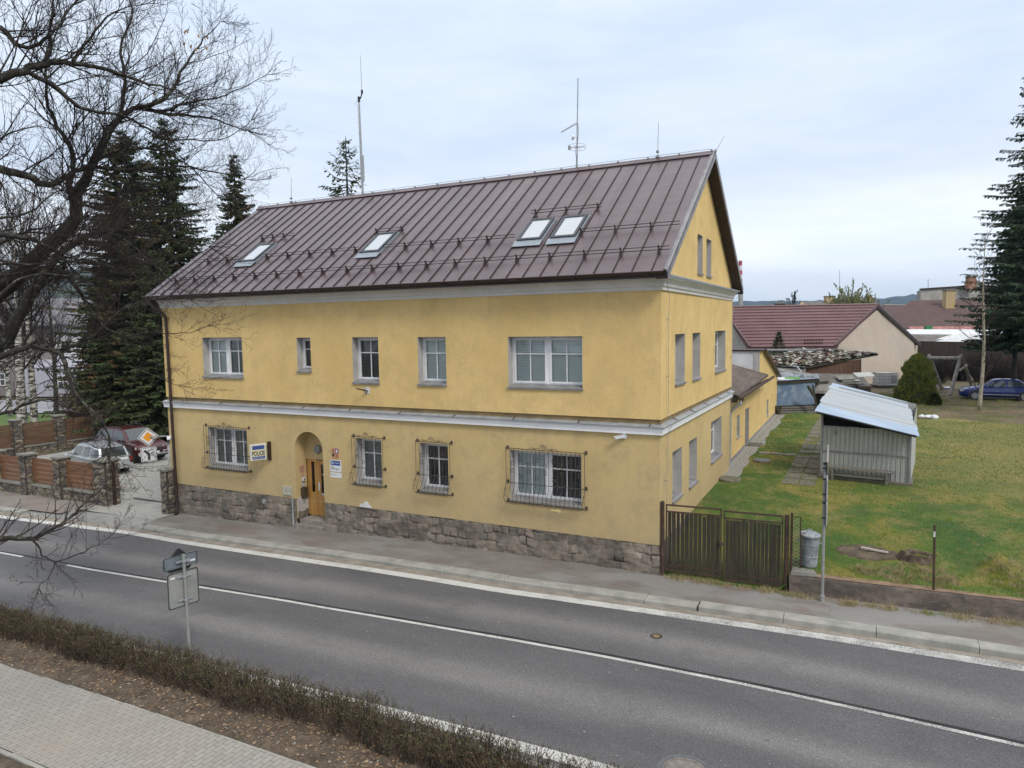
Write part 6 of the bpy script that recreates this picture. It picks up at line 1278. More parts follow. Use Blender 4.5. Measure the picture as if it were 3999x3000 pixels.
q = MB(); n = 40; a2, b2 = Aq+V3((0, 0, -.02)), Bq_+V3((0, 0, -.02)); q.grid(n*2, 1, lambda i, j: a2.lerp(b2, i/(n*2))+V3((0, .35*j, (.04 if i % 2 else 0)+.1*j))+V3((0, -.1, 0))); q.build('corrugated_edge', M_zinc, s1)
q = MB(); pw = P4([(640, 850, 46.6), (1040, 850, 49.4), (1040, 742, 49.4), (640, 805, 46.6)]); q.slab(pw, (0, .1, 0)); q.build('board_wall', M_rwood, s1)
q = MB(); pf = P4([(700, 845, 46.2), (1040, 850, 48.8), (1110, 940, 45.8), (640, 925, 43.8)]); q.slab(pf, .1); pf2 = P4([(640, 925, 43.8), (1110, 940, 45.8)]); q.build('felt_lean_to', noisy('grey_felt_lean_to', (.10, .09, .08), (.17, .155, .14), 1.5, .95, 14, .4), s1)
q = MB(); q.quad(V3((pf2[0].x, pf2[0].y, .9)), V3((pf2[1].x, pf2[1].y, .9)), pf2[1], pf2[0]); q.quad(V3((pw[0].x, pw[0].y, .9)), V3((pw[1].x, pw[1].y, .9)), pw[1], pw[0]); q.build('lower_wall', M_dwood, s1)
q = MB(); q.bar(atD(*zx7(350, 675), 50.5), atD(*zx7(900, 675), 53.5), .12); q.bar(atD(*zx7(885, 675), 53.4), atD(*zx7(890, 690), 53.4), .1); q.build('pole', M_zinc, s1)
for k in range(5): q = MB(); p = atD(*zx7(U(900, 1070), U(860, 925)), 45.6); q.obox(p+V3((0, 0, .12)), V3((.5, .2, .02)), V3((-.15, .4, .1)), V3((0, 0, .02))); q.build('loose_sheet', M_shed if k % 2 else M_cap, s1)
s2 = thing('blue_metal_shed', 'low shed with blue painted metal wall and corrugated roof full of debris', 'shed', tuple(onZ(1715, 895, 1.1)))
pb = P4([(405, 1080, 41.8), (705, 1068, 42.6), (705, 905, 42.6), (405, 900, 41.8)]); q = MB(); q.slab(pb, (0, .1, 0))
M_bluep = noisy('worn_blue_paint', (.085, .135, .21), (.13, .185, .26), .8, .6, 10, .3, .1, c3=(.24, .29, .34)); q.build('blue_wall', M_bluep, s2)
pr_ = P4([(400, 905, 41.6), (740, 886, 42.6), (725, 850, 45.5), (400, 858, 45)]); q = MB(); n = 60; q.grid(n, 1, lambda i, j: (pr_[0].lerp(pr_[1], i/n) if j == 0 else pr_[3].lerp(pr_[2], i/n))+V3((0, 0, .05 if i % 2 else 0))); q.build('corrugated_roof', noisy('grey_corrugated', (.25, .29, .32), (.40, .44, .47), 2, .6), s2)
q = MB(); q.slab([p+V3((0, 0, -.06)) for p in pr_], .1); q.build('roof_boards', M_gwood, s2)
q = MB(); q.quad(V3((pb[1].x, pb[1].y, .9)), V3((pb[1].x+.6, pb[1].y+3, .9)), V3((pb[1].x+.6, pb[1].y+3, 2.7)), pb[2]); q.build('side_wall', M_gwood, s2)
for (a2, b2, w2_) in (((425, 815, 43), (700, 860, 43.5), .14), ((575, 795, 44), (640, 880, 43), .07), ((640, 850, 44), (730, 880, 42.8), .06), ((560, 880, 43), (640, 850, 44), .06)):
    q = MB(); q.bar(atD(*zx7(a2[0], a2[1]), a2[2]), atD(*zx7(b2[0], b2[1]), b2[2]), w2_); q.build('loose_pole', M_alu, s2)
q = MB(); q.slab(P4([(430, 840, 43.8), (545, 835, 44.6), (550, 870, 43.6), (500, 882, 42.6)]), .05); q.build('dark_panel', M_tin, s2)
q = MB(); q.slab(P4([(418, 868, 43), (560, 876, 43), (560, 888, 42.4), (418, 893, 42)]), .04); q.build('white_sheet', M_signw, s2)
q = MB(); q.slab(P4([(490, 876, 42.9), (600, 878, 42.9), (600, 886, 42.5), (490, 888, 42.4)]), (0, 0, .04)); q.build('green_sheet', plain('green_sheet', (.09, .30, .06)), s2)
s = thing('timber_stack', 'stack of old grey timber under the blue shed wall', 'timber', tuple(onZ(1715, 897, 1.1)))
for k in range(9):
    q = MB(); y_ = 1085+k*8; d_ = 41.6-k*.05; a2 = atD(*zx7(430+U(-14, 10), y_+U(0, 3)), d_); b2 = atD(*zx7(690+U(-20, 20), y_-6+U(-3, 3)), d_+.7); q.bar(a2, b2, .2, .09); q.build('beam', M_bw if k % 2 else M_gwood, s)
for a2, b2 in (((690, 930), (720, 1110)), ((655, 935), (700, 1010)), ((425, 1080), (455, 1150)), ((455, 1085), (420, 1165))):
    q = MB(); q.bar(atD(*zx7(*a2), 41.3), atD(*zx7(*b2), 41.1), .22, .1); q.build('leaning_beam', M_gwood, s)
s = thing('covered_barrel', 'pale domed cover on an old crate beside the blue shed', 'crate', tuple(onZ(1770, 870, 1.1))); p = P4([(715, 1010, 43), (805, 1000, 43)]); c = (p[0]+p[1])/2; q = MB(); q.obox(V3((c.x, c.y+.4, 1.6)), V3((1.1, .1, 0)), V3((-.05, .5, 0)), V3((0, 0, .6))); q.build('crate', M_gwood, s)
q = MB(); q.lathe((c.x, c.y+.35, 2.15), [(1.15, 0), (1.1, .18), (.8, .35), (.3, .45), (.01, .46)], 14); q.build('cover', M_cap, s)
q = MB(); q.quad(atD(*zx7(330, 660), 58.5), atD(*zx7(860, 660), 58.2), atD(*zx7(860, 760), 57.6), atD(*zx7(330, 790), 57.6)); q.build('lower_wall', M_dwood, rh)
# water tank in a cage
tk = thing('caged_water_tank', 'white plastic water tank in a metal cage by the beige gable wall', 'tank', tuple(onZ(1918, 838, 1.15)))
c = onZ(1919, 837, 1.15); ux = V3((RGT.x, RGT.y, 0)).normalized(); uy = V3((-ux.y, ux.x, 0)); c = c+uy*.6
q = MB(); q.obox(c+V3((0, 0, .66)), ux*.72, uy*.55, V3((0, 0, .48))); q.build('tank', noisy('milky_plastic', (.50, .52, .53), (.60, .62, .62), 2, .5), tk)
q = MB()
for k in range(9): s_ = -.76+k*.19; q.bar(c+ux*s_-uy*.6+V3((0, 0, .1)), c+ux*s_-uy*.6+V3((0, 0, 1.16)), .025)
for z in (.12, .38, .64, .9, 1.16): q.bar(c-ux*.76-uy*.6+V3((0, 0, z)), c+ux*.76-uy*.6+V3((0, 0, z)), .025); q.bar(c-ux*.76-uy*.6+V3((0, 0, z)), c-ux*.76+uy*.6+V3((0, 0, z)), .025)
q.build('cage', M_tin, tk); q = MB(); q.obox(c+ux*.42-uy*.62+V3((0, 0, .7)), ux*.25, uy*.01, V3((0, 0, .27))); q.build('sign_plate', M_tin, tk); q = MB(); q.obox(c+V3((0, 0, .06)), ux*.78, uy*.62, V3((0, 0, .06))); q.build('pallet', M_gwood, tk)
# wooden swing frame
sw = thing('swing_frame', 'old grey timber swing frame behind the clipped evergreen', 'swing frame', tuple(onZ(2050, 852, 1.15)))
M_log = noisy('grey_log', (.22, .20, .17), (.36, .33, .29), 4, .9, 20, .4, .3)
jR, jL = atD(2075, 773.5, 50), atD(2006, 773, 52.5)
q = MB(); q.tube([jL, jR], .13, 8); q.build('beam', M_log, sw)
for a2, b2 in ((jR, onZ(2051, 853, 1.15)), (jR, onZ(2099, 835, 1.15)), (jL, onZ(2034, 842, 1.15)), (jL, onZ(1990, 838, 1.15))): q = MB(); q.tube([a2+V3((0, 0, .2)), b2], [.12, .13], 8); q.build('leg', M_log, sw)
s = thing('wood_post', 'short grey post leaning in the rough yard near the birch', 'post', tuple(onZ(2080, 850, 1.2))); q = MB(); q.tube([atD(2089, 788, 48), atD(2072, 800, 48.3)], .1, 6); q.build('post', M_log, s)
for k, (x, y, w2_, h2, col, lab) in enumerate(((2018, 838, .35, .8, (.30, .36, .55), 'blue and white cloth bundle hanging by the clipped evergreen'), (2047, 839, .38, .12, (.35, .42, .70), 'small blue and white tub on the rough grass'))):
    c = onZ(x-25*(1-k)*.0+0, y, 1.15); q = MB(); q.lathe(c, [(w2_*.8, 0), (w2_, h2*.5), (w2_*.6, h2), (.01, h2*1.05)], 9); q.v = [tuple(V3(v)+V3((noise.noise(V3(v)*5), 0, noise.noise(V3(v)*4)))*.12*(1-k)) for v in q.v]; tag(q.build('laundry_bundle' if k == 0 else 'plastic_tub', noisy('pale_blue_cloth%d' % k, tuple(ci*.7 for ci in col), (.6, .6, .64), 6), smooth=True), lab, 'bundle' if k == 0 else 'tub')
# woodpile / undergrowth dark behind the swing
# ---------------------------------------------------------------- white house on the left, street behind
lh = thing('white_house', 'two storey white house with grey roof half hidden behind branches on the left', 'house', tuple(onZ(140, 856, -.5)))
dH = 78; ux = V3((RGT.x, RGT.y, 0)).normalized(); uy = V3((-ux.y, ux.x, 0)); o0 = onZ(78, 857, -.6); 
W1 = lambda s_, d, z: o0+ux*s_+uy*d+V3((0, 0, z))
M_whouse = noisy('white_render', (.50, .50, .53), (.58, .58, .61), .5, .9, 12, .2, .1); M_lilac = noisy('lilac_grey_render', (.32, .32, .37), (.38, .38, .43), .6, .9, 12, .2, .1)
q = MB(); q.hexa([W1(1.2, 1.5, 0), W1(13, 1.5, 0), W1(13, 10, 0), W1(1.2, 10, 0), W1(1.2, 1.5, 8.3), W1(13, 1.5, 8.3), W1(13, 10, 8.3), W1(1.2, 10, 8.3)]); q.build('upper_wall', M_whouse, lh)
q = MB(); q.hexa([W1(-1.5, 0, 0), W1(5.6, 0, 0), W1(5.6, 1.49, 0), W1(-1.5, 1.49, 0), W1(-1.5, 0, 3.3), W1(5.6, 0, 3.3), W1(5.6, 1.49, 4.1), W1(-1.5, 1.49, 4.1)]); q.build('porch_wall', M_lilac, lh)
q = MB(); q.hexa([W1(-9, .5, 7.9), W1(14, .5, 7.9), W1(14, 6, 11.0), W1(-9, 6, 11.0), W1(-9, .5, 8.1), W1(14, .5, 8.1), W1(14, 6, 11.2), W1(-9, 6, 11.2)]); q.hexa([W1(-9, 6, 11.0), W1(14, 6, 11.0), W1(14, 11, 8), W1(-9, 11, 8), W1(-9, 6, 11.2), W1(14, 6, 11.2), W1(14, 11, 8.2), W1(-9, 11, 8.2)]); q.build('roof', noisy('grey_slate', (.12, .115, .125), (.18, .17, .185), .5, .8), lh)
q = MB(); q.hexa([W1(-9, 1.5, 0), W1(1.19, 1.5, 0), W1(1.19, 9, 0), W1(-9, 9, 0), W1(-9, 1.5, 8), W1(1.19, 1.5, 8), W1(1.19, 9, 8), W1(-9, 9, 8)]); q.build('brown_wing', noisy('brown_grey_render', (.16, .14, .135), (.23, .20, .195), .8, .9), lh)
def fwin(s0, s1, z0, z1, d):
    q = MB(); q.obox(W1((s0+s1)/2, d-.02, (z0+z1)/2), ux*(s1-s0)/2, uy*.02, V3((0, 0, (z1-z0)/2))); w_ = q.build('window', M_blK, lh); q = MB(); t = .07
    for a2, b2, c2, d2 in ((s0, s1, z0, z0+t), (s0, s1, z1-t, z1), (s0, s0+t, z0, z1), (s1-t, s1, z0, z1), ((s0+s1)/2-t/2, (s0+s1)/2+t/2, z0, z1), (s0, s1, (z0+z1)/2-t/2, (z0+z1)/2+t/2)): q.obox(W1((a2+b2)/2, d-.06, (c2+d2)/2), ux*(b2-a2)/2, uy*.02, V3((0, 0, (d2-c2)/2)))
    q.build('frame', M_pvc, w_)
fwin(2.55, 3.75, 1.0, 2.35, 0); fwin(4.4, 5.6, 4.7, 5.9, 1.5); fwin(2.2, 3.4, 4.7, 5.9, 1.5); fwin(7, 8.2, 4.7, 5.9, 1.5); fwin(-5, -3.8, 1.2, 2.6, 1.5); fwin(-7.5, -6.3, 4.7, 6, 1.5); fwin(7.2, 8, 7, 7.9, 1.5)
g0 = lambda x, y: onZ(x, y, -.42)
q = MB(); q.add([g0(-300, 892), g0(165, 892), g0(200, 866), g0(-300, 860)], [(0, 1, 2, 3)]); tag(q.build('back_street', noisy('pale_street', (.24, .24, .25), (.31, .31, .32), .5, .9)), 'pale street behind the fence on the left', 'road', kind='structure')
q = MB(); z_ = .02; q.add([g0(-300, 935)+V3((0, 0, z_)), g0(240, 945)+V3((0, 0, z_)), g0(170, 894)+V3((0, 0, z_)), g0(-300, 898)+V3((0, 0, z_))], [(0, 1, 2, 3)]); tag(q.build('green_verge', noisy('bright_grass', (.07, .135, .02), (.11, .175, .03), .8, .95, 12, .5, .5)), 'bright green grass between the rear fence and the back street', 'lawn', kind='structure')
# houses that only show as roofs between the branches, far left
# ---------------------------------------------------------------- cars
def carpaint(name, c, rough=.25, metal=.35):
    m, nt, b, o = new_mat(name); g = NT(nt); v = g.coord()
    g.l(g.mix(g.ramp(g.noise(v, 3, 6, .7), [(.45, 0), (.8, .35)]), c, tuple(min(1, ci*.6+.06) for ci in c)), b.inputs['Base Color']); b.inputs['Roughness'].default_value = rough; b.inputs['Metallic'].default_value = metal; b.inputs['Coat Weight'].default_value = .6; b.inputs['Coat Roughness'].default_value = .1; return m
M_cglass = plain('car_glass', (.035, .045, .05), .06); M_cglass.node_tree.nodes['Principled BSDF'].inputs['Specular IOR Level'].default_value = 1.0
M_tyre = plain('tyre', (.018, .018, .02), .85); M_rimm = plain('alloy_rim', (.42, .42, .43), .35, .6); M_trim = plain('car_trim', (.025, .025, .028), .5); M_chrome = plain('chrome', (.6, .6, .62), .2, .8); M_lampw = plain('headlamp', (.5, .53, .55), .12); M_lampr = plain('tail_lamp', (.13, .012, .012), .2)
def car(name, label, loc, rz, paint, sp):
    L, W, body, gh = sp['L'], sp['W'], sp['body'], sp['gh']; root = thing(name, label, 'car', loc, rz); X = lambda t: (t-.5)*L
    bx, bz = [p[0] for p in body], [p[1] for p in body]; zl = sp.get('zl', .24)
    def halfw(t):
        e = min(t, 1-t); return W/2*(.80+.20*min(1, (e/.13))**.5)
    N = 40; q = MB(); m = 6; vs = []
    def sect(t):
        w_ = halfw(t); zb_ = interp(t, bx, bz); zm = zl+(zb_-zl)*.52; up_ = .10 if .03 < t < .97 else .16
        return [(w_*.86, zl+(.06 if e_(t) else 0)), (w_*.985, zl+.12), (w_, zm), (w_*.975, zb_-.08), (w_*.88, zb_-.01), (0, zb_+.02)]
    e_ = lambda t: t < .04 or t > .96
    ts = [i/N for i in range(N+1)]
    for t in ts:
        s_ = sect(t); full = [(y, z) for y, z in s_]+[(-y, z) for y, z in reversed(s_[:-1])]; vs += [(X(t), y, z) for y, z in full]
    k = 11; fs = [(i*k+j, i*k+j+1, (i+1)*k+j+1, (i+1)*k+j) for i in range(N) for j in range(k-1)]+[(i*k, (i+1)*k, (i+1)*k+k-1, i*k+k-1) for i in range(N)]
    fs += [tuple(range(k-1, -1, -1)), tuple(N*k+j for j in range(k))]
    q.add(vs, fs); bd = q.build('body', paint, root, smooth=False, world=False)
    gx, gz = [p[0] for p in gh], [p[1] for p in gh]; t0, t1 = gx[0], gx[-1]
    def gP(t, u, off=0):   # side surface of the cabin, u up
        zb_ = interp(t, bx, bz)-.02; zr_ = max(zb_+.001, interp(t, gx, gz)); wb = halfw(t)*.93; wt = wb-(zr_-zb_)*.30
        y0, z0, y1, z1 = wb, zb_, wt, zr_-.05*min(1, (zr_-zb_)*3); return (X(t), y0+(y1-y0)*u+off, z0+(z1-z0)*u)
    q = MB(); vs = []; M_ = 30; ts = sorted({t0+(t1-t0)*i/M_ for i in range(M_+1)} | set(gx))
    for t in ts:
        a, b_ = gP(t, 0), gP(t, 1); zr_ = max(a[2], interp(t, gx, gz)); s_ = [(a[1], a[2]), (b_[1], b_[2]), (b_[1]*.86, zr_), (0, zr_+.02)]; full = s_+[(-y, z) for y, z in reversed(s_[:-1])]; vs += [(X(t), y, z) for y, z in full]
    k = 7; n_ = len(ts); q.add(vs, [(i*k+j, i*k+j+1, (i+1)*k+j+1, (i+1)*k+j) for i in range(n_-1) for j in range(k-1)]); q.build('cabin', paint, root, world=False)
    for sd in (1, -1):
        for a, b_ in sp['side']:
            q = MB(); n = 8; q.add([(p[0], p[1]*sd, p[2]) for i in range(n+1) for p in (gP(a+(b_-a)*i/n, .06, .006), gP(a+(b_-a)*i/n, .90, .006))], [(2*i, 2*i+2, 2*i+3, 2*i+1) for i in range(n)]); q.build('side_window', M_cglass, root, world=False)
        q = MB(); q.obox((X(.63), sd*(W/2+.06), interp(.63, bx, bz)+.06), (.06, 0, 0), (0, .09, 0), (0, 0, .06)); q.build('mirror', paint, root, world=False)
        for dx in ((.30, .36) if not sp.get('one') else ()): pass
        q = MB(); q.box(X(.33), X(.36), sd*W/2-.01, sd*W/2+.012, .62, .65); q.box(X(.52), X(.55), sd*W/2-.01, sd*W/2+.012, .62, .65); q.build('door_handle', sp.get('hm', paint), root, world=False)
        q = MB(); q.box(X(.22), X(.79), sd*W/2-.02, sd*W/2+.01, zl+.17, zl+.22); q.build('side_moulding', sp.get('mm', M_trim), root, world=False)
        if sp.get('rails'): q = MB(); pts = [gP(t, 1, -.03) for t in (gx[1]+.02, .35, .5, gx[-2]-.02)]; q.tube([(p[0], p[1]*sd, p[2]+(.12 if 0 < i < 3 else .05)) for i, p in enumerate(pts)], .02, 6); q.build('roof_rail', M_trim, root, world=False)
    def slope(ta, tb, nm):  # windscreen or rear window between base ta and top tb
        q = MB(); n = 6; rows = []
        for i in range(n+1):
            t = ta+(tb-ta)*(.06+.88*i/n); p = gP(t, 1); zr_ = interp(t, gx, gz); w_ = p[1]*.84; dx = .012*(1 if ta > tb else -1)
            rows += [(X(t)+dx, -w_, zr_+.012), (X(t)+dx, 0, zr_+.034), (X(t)+dx, w_, zr_+.012)]
        q.add(rows, [(3*i+j, 3*i+j+1, 3*i+j+4, 3*i+j+3) for i in range(n) for j in range(2)]); q.build(nm, M_cglass, root, world=False)
    slope(gx[-1], gx[-2], 'windscreen'); slope(gx[0], gx[1], 'rear_window')
    R, wd = sp['R'], .2
    for ax in sp['axles']:
        for sd in (1, -1):
            y = sd*(W/2-.005); q = MB(); q.lathe((X(ax), y-sd*.2, R), [(R+.07, 0), (R+.07, .205), (R+.04, .21), (.01, .21)], 26, (0, sd, 0)); ar = q.build('wheel_arch', M_trim, root, world=False)
            q = MB(); q.lathe((X(ax), y-sd*.19, R), [(R-.04, 0), (R, .03), (R, .2), (R-.03, .225), (R*.66, .225), (R*.64, .2)], 26, (0, sd, 0)); wh = q.build('wheel', M_tyre, root, world=False)
            q = MB(); q.lathe((X(ax), y+sd*.012, R), [(R*.66, 0), (R*.66, .022), (R*.58, .024), (R*.56, .008), (.01, .008)], 24, (0, sd, 0))
            q.build('rim', M_trim, wh, world=False)
            q = MB()
            for kk in range(5): a = kk*2*math.pi/5+.3; q.bar((X(ax), y+sd*.03, R), (X(ax)+R*.62*math.cos(a), y+sd*.03, R+R*.62*math.sin(a)), .07, .02, up=(0, 1, 0))
            q.lathe((X(ax), y+sd*.02, R), [(.06, 0), (.05, .022)], 12, (0, sd, 0)); q.lathe((X(ax), y+sd*.028, R), [(R*.65, 0), (R*.65, .008), (R*.58, .008), (R*.58, 0)], 24, (0, sd, 0)); q.build('spokes', M_rimm, wh, world=False)
    return root, X, halfw, W
sp = dict(L=4.5, W=1.84, body=[(0, .82), (.02, 1.02), (.2, 1.05), (.5, 1.02), (.7, 1.0), (.76, 1.04), (.9, .98), (.965, .86), (1, .66)], gh=[(.02, 1.0), (.10, 1.56), (.25, 1.66), (.5, 1.69), (.6, 1.62), (.77, 1.03)], side=[(.06, .17), (.19, .42), (.44, .66)], R=.36, axles=(.19, .81), zl=.28, rails=True)
M_redp = carpaint('dark_red_paint', (.07, .012, .012))
root, X, hw, W_c = car('parked_car', 'dark red sport utility car parked nose to the street in the yard', (-31.6, 7.35, -.45), math.radians(-5), M_redp, sp)
xf = X(1)
def lpart(nm, m, fn): q = MB(); fn(q); q.build(nm, m, root, world=False)
lpart('grille', M_trim, lambda q: (q.box(xf-.12, xf+.015, -.42, .42, .50, .66), q.box(xf-.12, xf+.02, -.75, .75, .24, .34)))
for z in (.70, .76): lpart('chrome_strip', M_chrome, lambda q: q.box(xf-.2, xf+.012-.03*(z > .7), -.80, .80, z, z+.018))
for sd in (-1, 1):
    lpart('headlight', M_lampw, lambda q: q.hexa([(xf-.32, sd*.86, .68), (xf-.06, sd*.50, .68), (xf-.0, sd*.50, .68), (xf-.26, sd*.90, .68), (xf-.32, sd*.86, .80), (xf-.08, sd*.5, .78), (xf-.03, sd*.5, .78), (xf-.28, sd*.89, .80)]))
    lpart('fog_frame', M_signw, lambda q: [q.box(xf-.1, xf-.02+.04, min(sd*a, sd*b_), max(sd*a, sd*b_), c, d) for a, b_, c, d in ((.5, .82, .36, .385), (.5, .82, .485, .51), (.5, .525, .385, .485), (.795, .82, .385, .485))])
    lpart('side_badge', M_trim, lambda q: q.box(X(.3), X(.7), min(sd*.9, sd*.94), max(sd*.9, sd*.94), .30, .42))
lpart('number_plate', M_signw, lambda q: q.box(xf+.0, xf+.03, -.26, .26, .40, .51))
sp = dict(L=4.3, W=1.70, body=[(0, .72), (.012, .86), (.1, .90), (.5, .90), (.68, .88), (.72, .92), (.9, .82), (.97, .70), (1, .52)], gh=[(.012, .86), (.07, 1.36), (.25, 1.45), (.5, 1.47), (.58, 1.42), (.74, .9)], side=[(.05, .21), (.23, .40), (.42, .63)], R=.30, axles=(.19, .80), zl=.22, rails=True)
M_silp = carpaint('silver_paint', (.45, .47, .48), .3, .5)
root, X, hw, W_c = car('parked_car', 'silver estate car parked behind the plank fence with its tail to the street', (-30.05, 4.35, -.5), math.radians(171), M_silp, sp)
xr = X(0)
for sd in (-1, 1): lpart('tail_light', M_lampr, lambda q: q.box(xr-.02, xr+.14, min(sd*.68, sd*.82), max(sd*.68, sd*.82), .60, .84))
lpart('number_plate', M_signw, lambda q: q.box(xr-.025, xr+.02, -.26, .26, .56, .67)); lpart('bumper', M_silp, lambda q: q.box(xr-.07, xr+.1, -.80, .80, .30, .50))
c = onZ(2193, 866, 1.12); f_ = onZ(2098, 863, 1.12); dd = (f_-c); dd.z = 0; ang = math.atan2(dd.y, dd.x); mid = (c+f_)/2
sp = dict(L=4.5, W=1.75, body=[(0, .78), (.02, .96), (.14, .98), (.4, .93), (.66, .90), (.72, .92), (.88, .82), (.965, .70), (1, .50)], gh=[(.13, .96), (.26, 1.36), (.36, 1.42), (.5, 1.42), (.58, 1.36), (.74, .90)], side=[(.20, .41), (.43, .66)], R=.31, axles=(.20, .805), zl=.22, hm=M_chrome, mm=M_chrome)
M_blup = carpaint('deep_blue_paint', (.012, .028, .15))
nrm_ = V3((-math.sin(ang), math.cos(ang), 0)); cc = mid+nrm_*(-.85)
cc2 = mid-nrm_*.8 if (mid-nrm_*.8-CAM).length > (mid-CAM).length else mid+nrm_*.8
root, X, hw, W_c = car('parked_car', 'deep blue saloon car parked on the rough ground at the right edge', (cc2.x+.35, cc2.y+.1, 1.08), ang, M_blup, sp)
xf = X(1)
for sd in (-1, 1): lpart('headlight', M_lampw, lambda q: q.box(xf-.22, xf-.05, min(sd*.55, sd*.8), max(sd*.55, sd*.8), .58, .70))
lpart('grille', M_trim, lambda q: q.box(xf-.1, xf+.01, -.35, .35, .45, .62))
s = thing('parked_car', 'dark grey car mostly cut off behind the blue saloon', 'car', (0, 0, 0)) if False else None
# ---------------------------------------------------------------- vegetation
def m_bark(name, c1, c2, lich=None, sc=9):
    m, nt, b, o = new_mat(name); g = NT(nt); v = g.coord()
    col = g.ramp(g.noise(v, sc, 6, .75), [(.35, c1), (.65, c2)])
    if lich: col = g.mix(g.ramp(g.noise(v, 6, 6, .8), [(.52, 0), (.6, .8)]), col, lich)
    g.l(col, b.inputs['Base Color']); b.inputs['Roughness'].default_value = .95; return m
M_bark1 = m_bark('dark_bark', (.010, .008, .007), (.032, .026, .021), (.11, .12, .09)); M_twig = m_bark('twig_bark', (.014, .010, .008), (.034, .023, .018))
M_birchb = None
def m_birch():
    m, nt, b, o = new_mat('birch_bark'); g = NT(nt); v = g.coord()
    col = g.mix(g.ramp(g.noise(g.coord((1, 1, 3)), 2.2, 6, .7), [(.46, 0), (.54, 1)]), (.46, .45, .40), (.05, .045, .04))
    g.l(col, b.inputs['Base Color']); b.inputs['Roughness'].default_value = .85; return m
M_birchb = m_birch(); M_birchb2 = noisy('tan_birch_bark', (.30, .26, .19), (.42, .38, .29), 4, .85, 14, .3, .1, c3=(.09, .07, .05))
def smooth_path(P, n=4):
    out = []
    for i in range(len(P)-1):
        p0, p1, p2, p3 = P[max(i-1, 0)], P[i], P[i+1], P[min(i+2, len(P)-1)]
        for k in range(n):
            t = k/n; out.append(.5*((2*p1)+(p2-p0)*t+(2*p0-5*p1+4*p2-p3)*t*t+(3*p1-p0-3*p2+p3)*t*t*t))
    out.append(P[-1]); return out
def perp(d):
    r = V3((U(-1, 1), U(-1, 1), U(-1, 1))); r = r-d*r.dot(d); return r.normalized() if r.length > 1e-4 else d.orthogonal().normalized()
def twig(q, p, d, L, r, lvl, cnt, up=.15, spread=.75, minr=.0022):
    n = 5 if lvl < 2 else 3; pts = [V3(p)]; d = V3(d).normalized(); seg = L/n; dirs = []
    for i in range(n):
        d = (d+perp(d)*U(.05, .28)+V3((0, 0, up*.35))).normalized(); dirs.append(d); pts.append(pts[-1]+d*seg)
    q.tube(pts, [max(minr, r*(1-.75*i/n)) for i in range(n+1)], 4 if lvl == 0 else 3, False)
    if lvl < len(cnt):
        for k in range(cnt[lvl]):
            t = (k+.6+U(-.3, .3))/cnt[lvl]*.95+.05; i = min(n-1, int(t*n)); pp = pts[i].lerp(pts[i+1], min(1, max(0, t*n-i))); dd = (dirs[i]*U(.5, 1)+perp(dirs[i])*spread*U(.7, 1.2)+V3((0, 0, up))).normalized()
            twig(q, pp, dd, L*(1-.55*t)*U(.38, .62), r*.5, lvl+1, cnt, up, spread, minr)
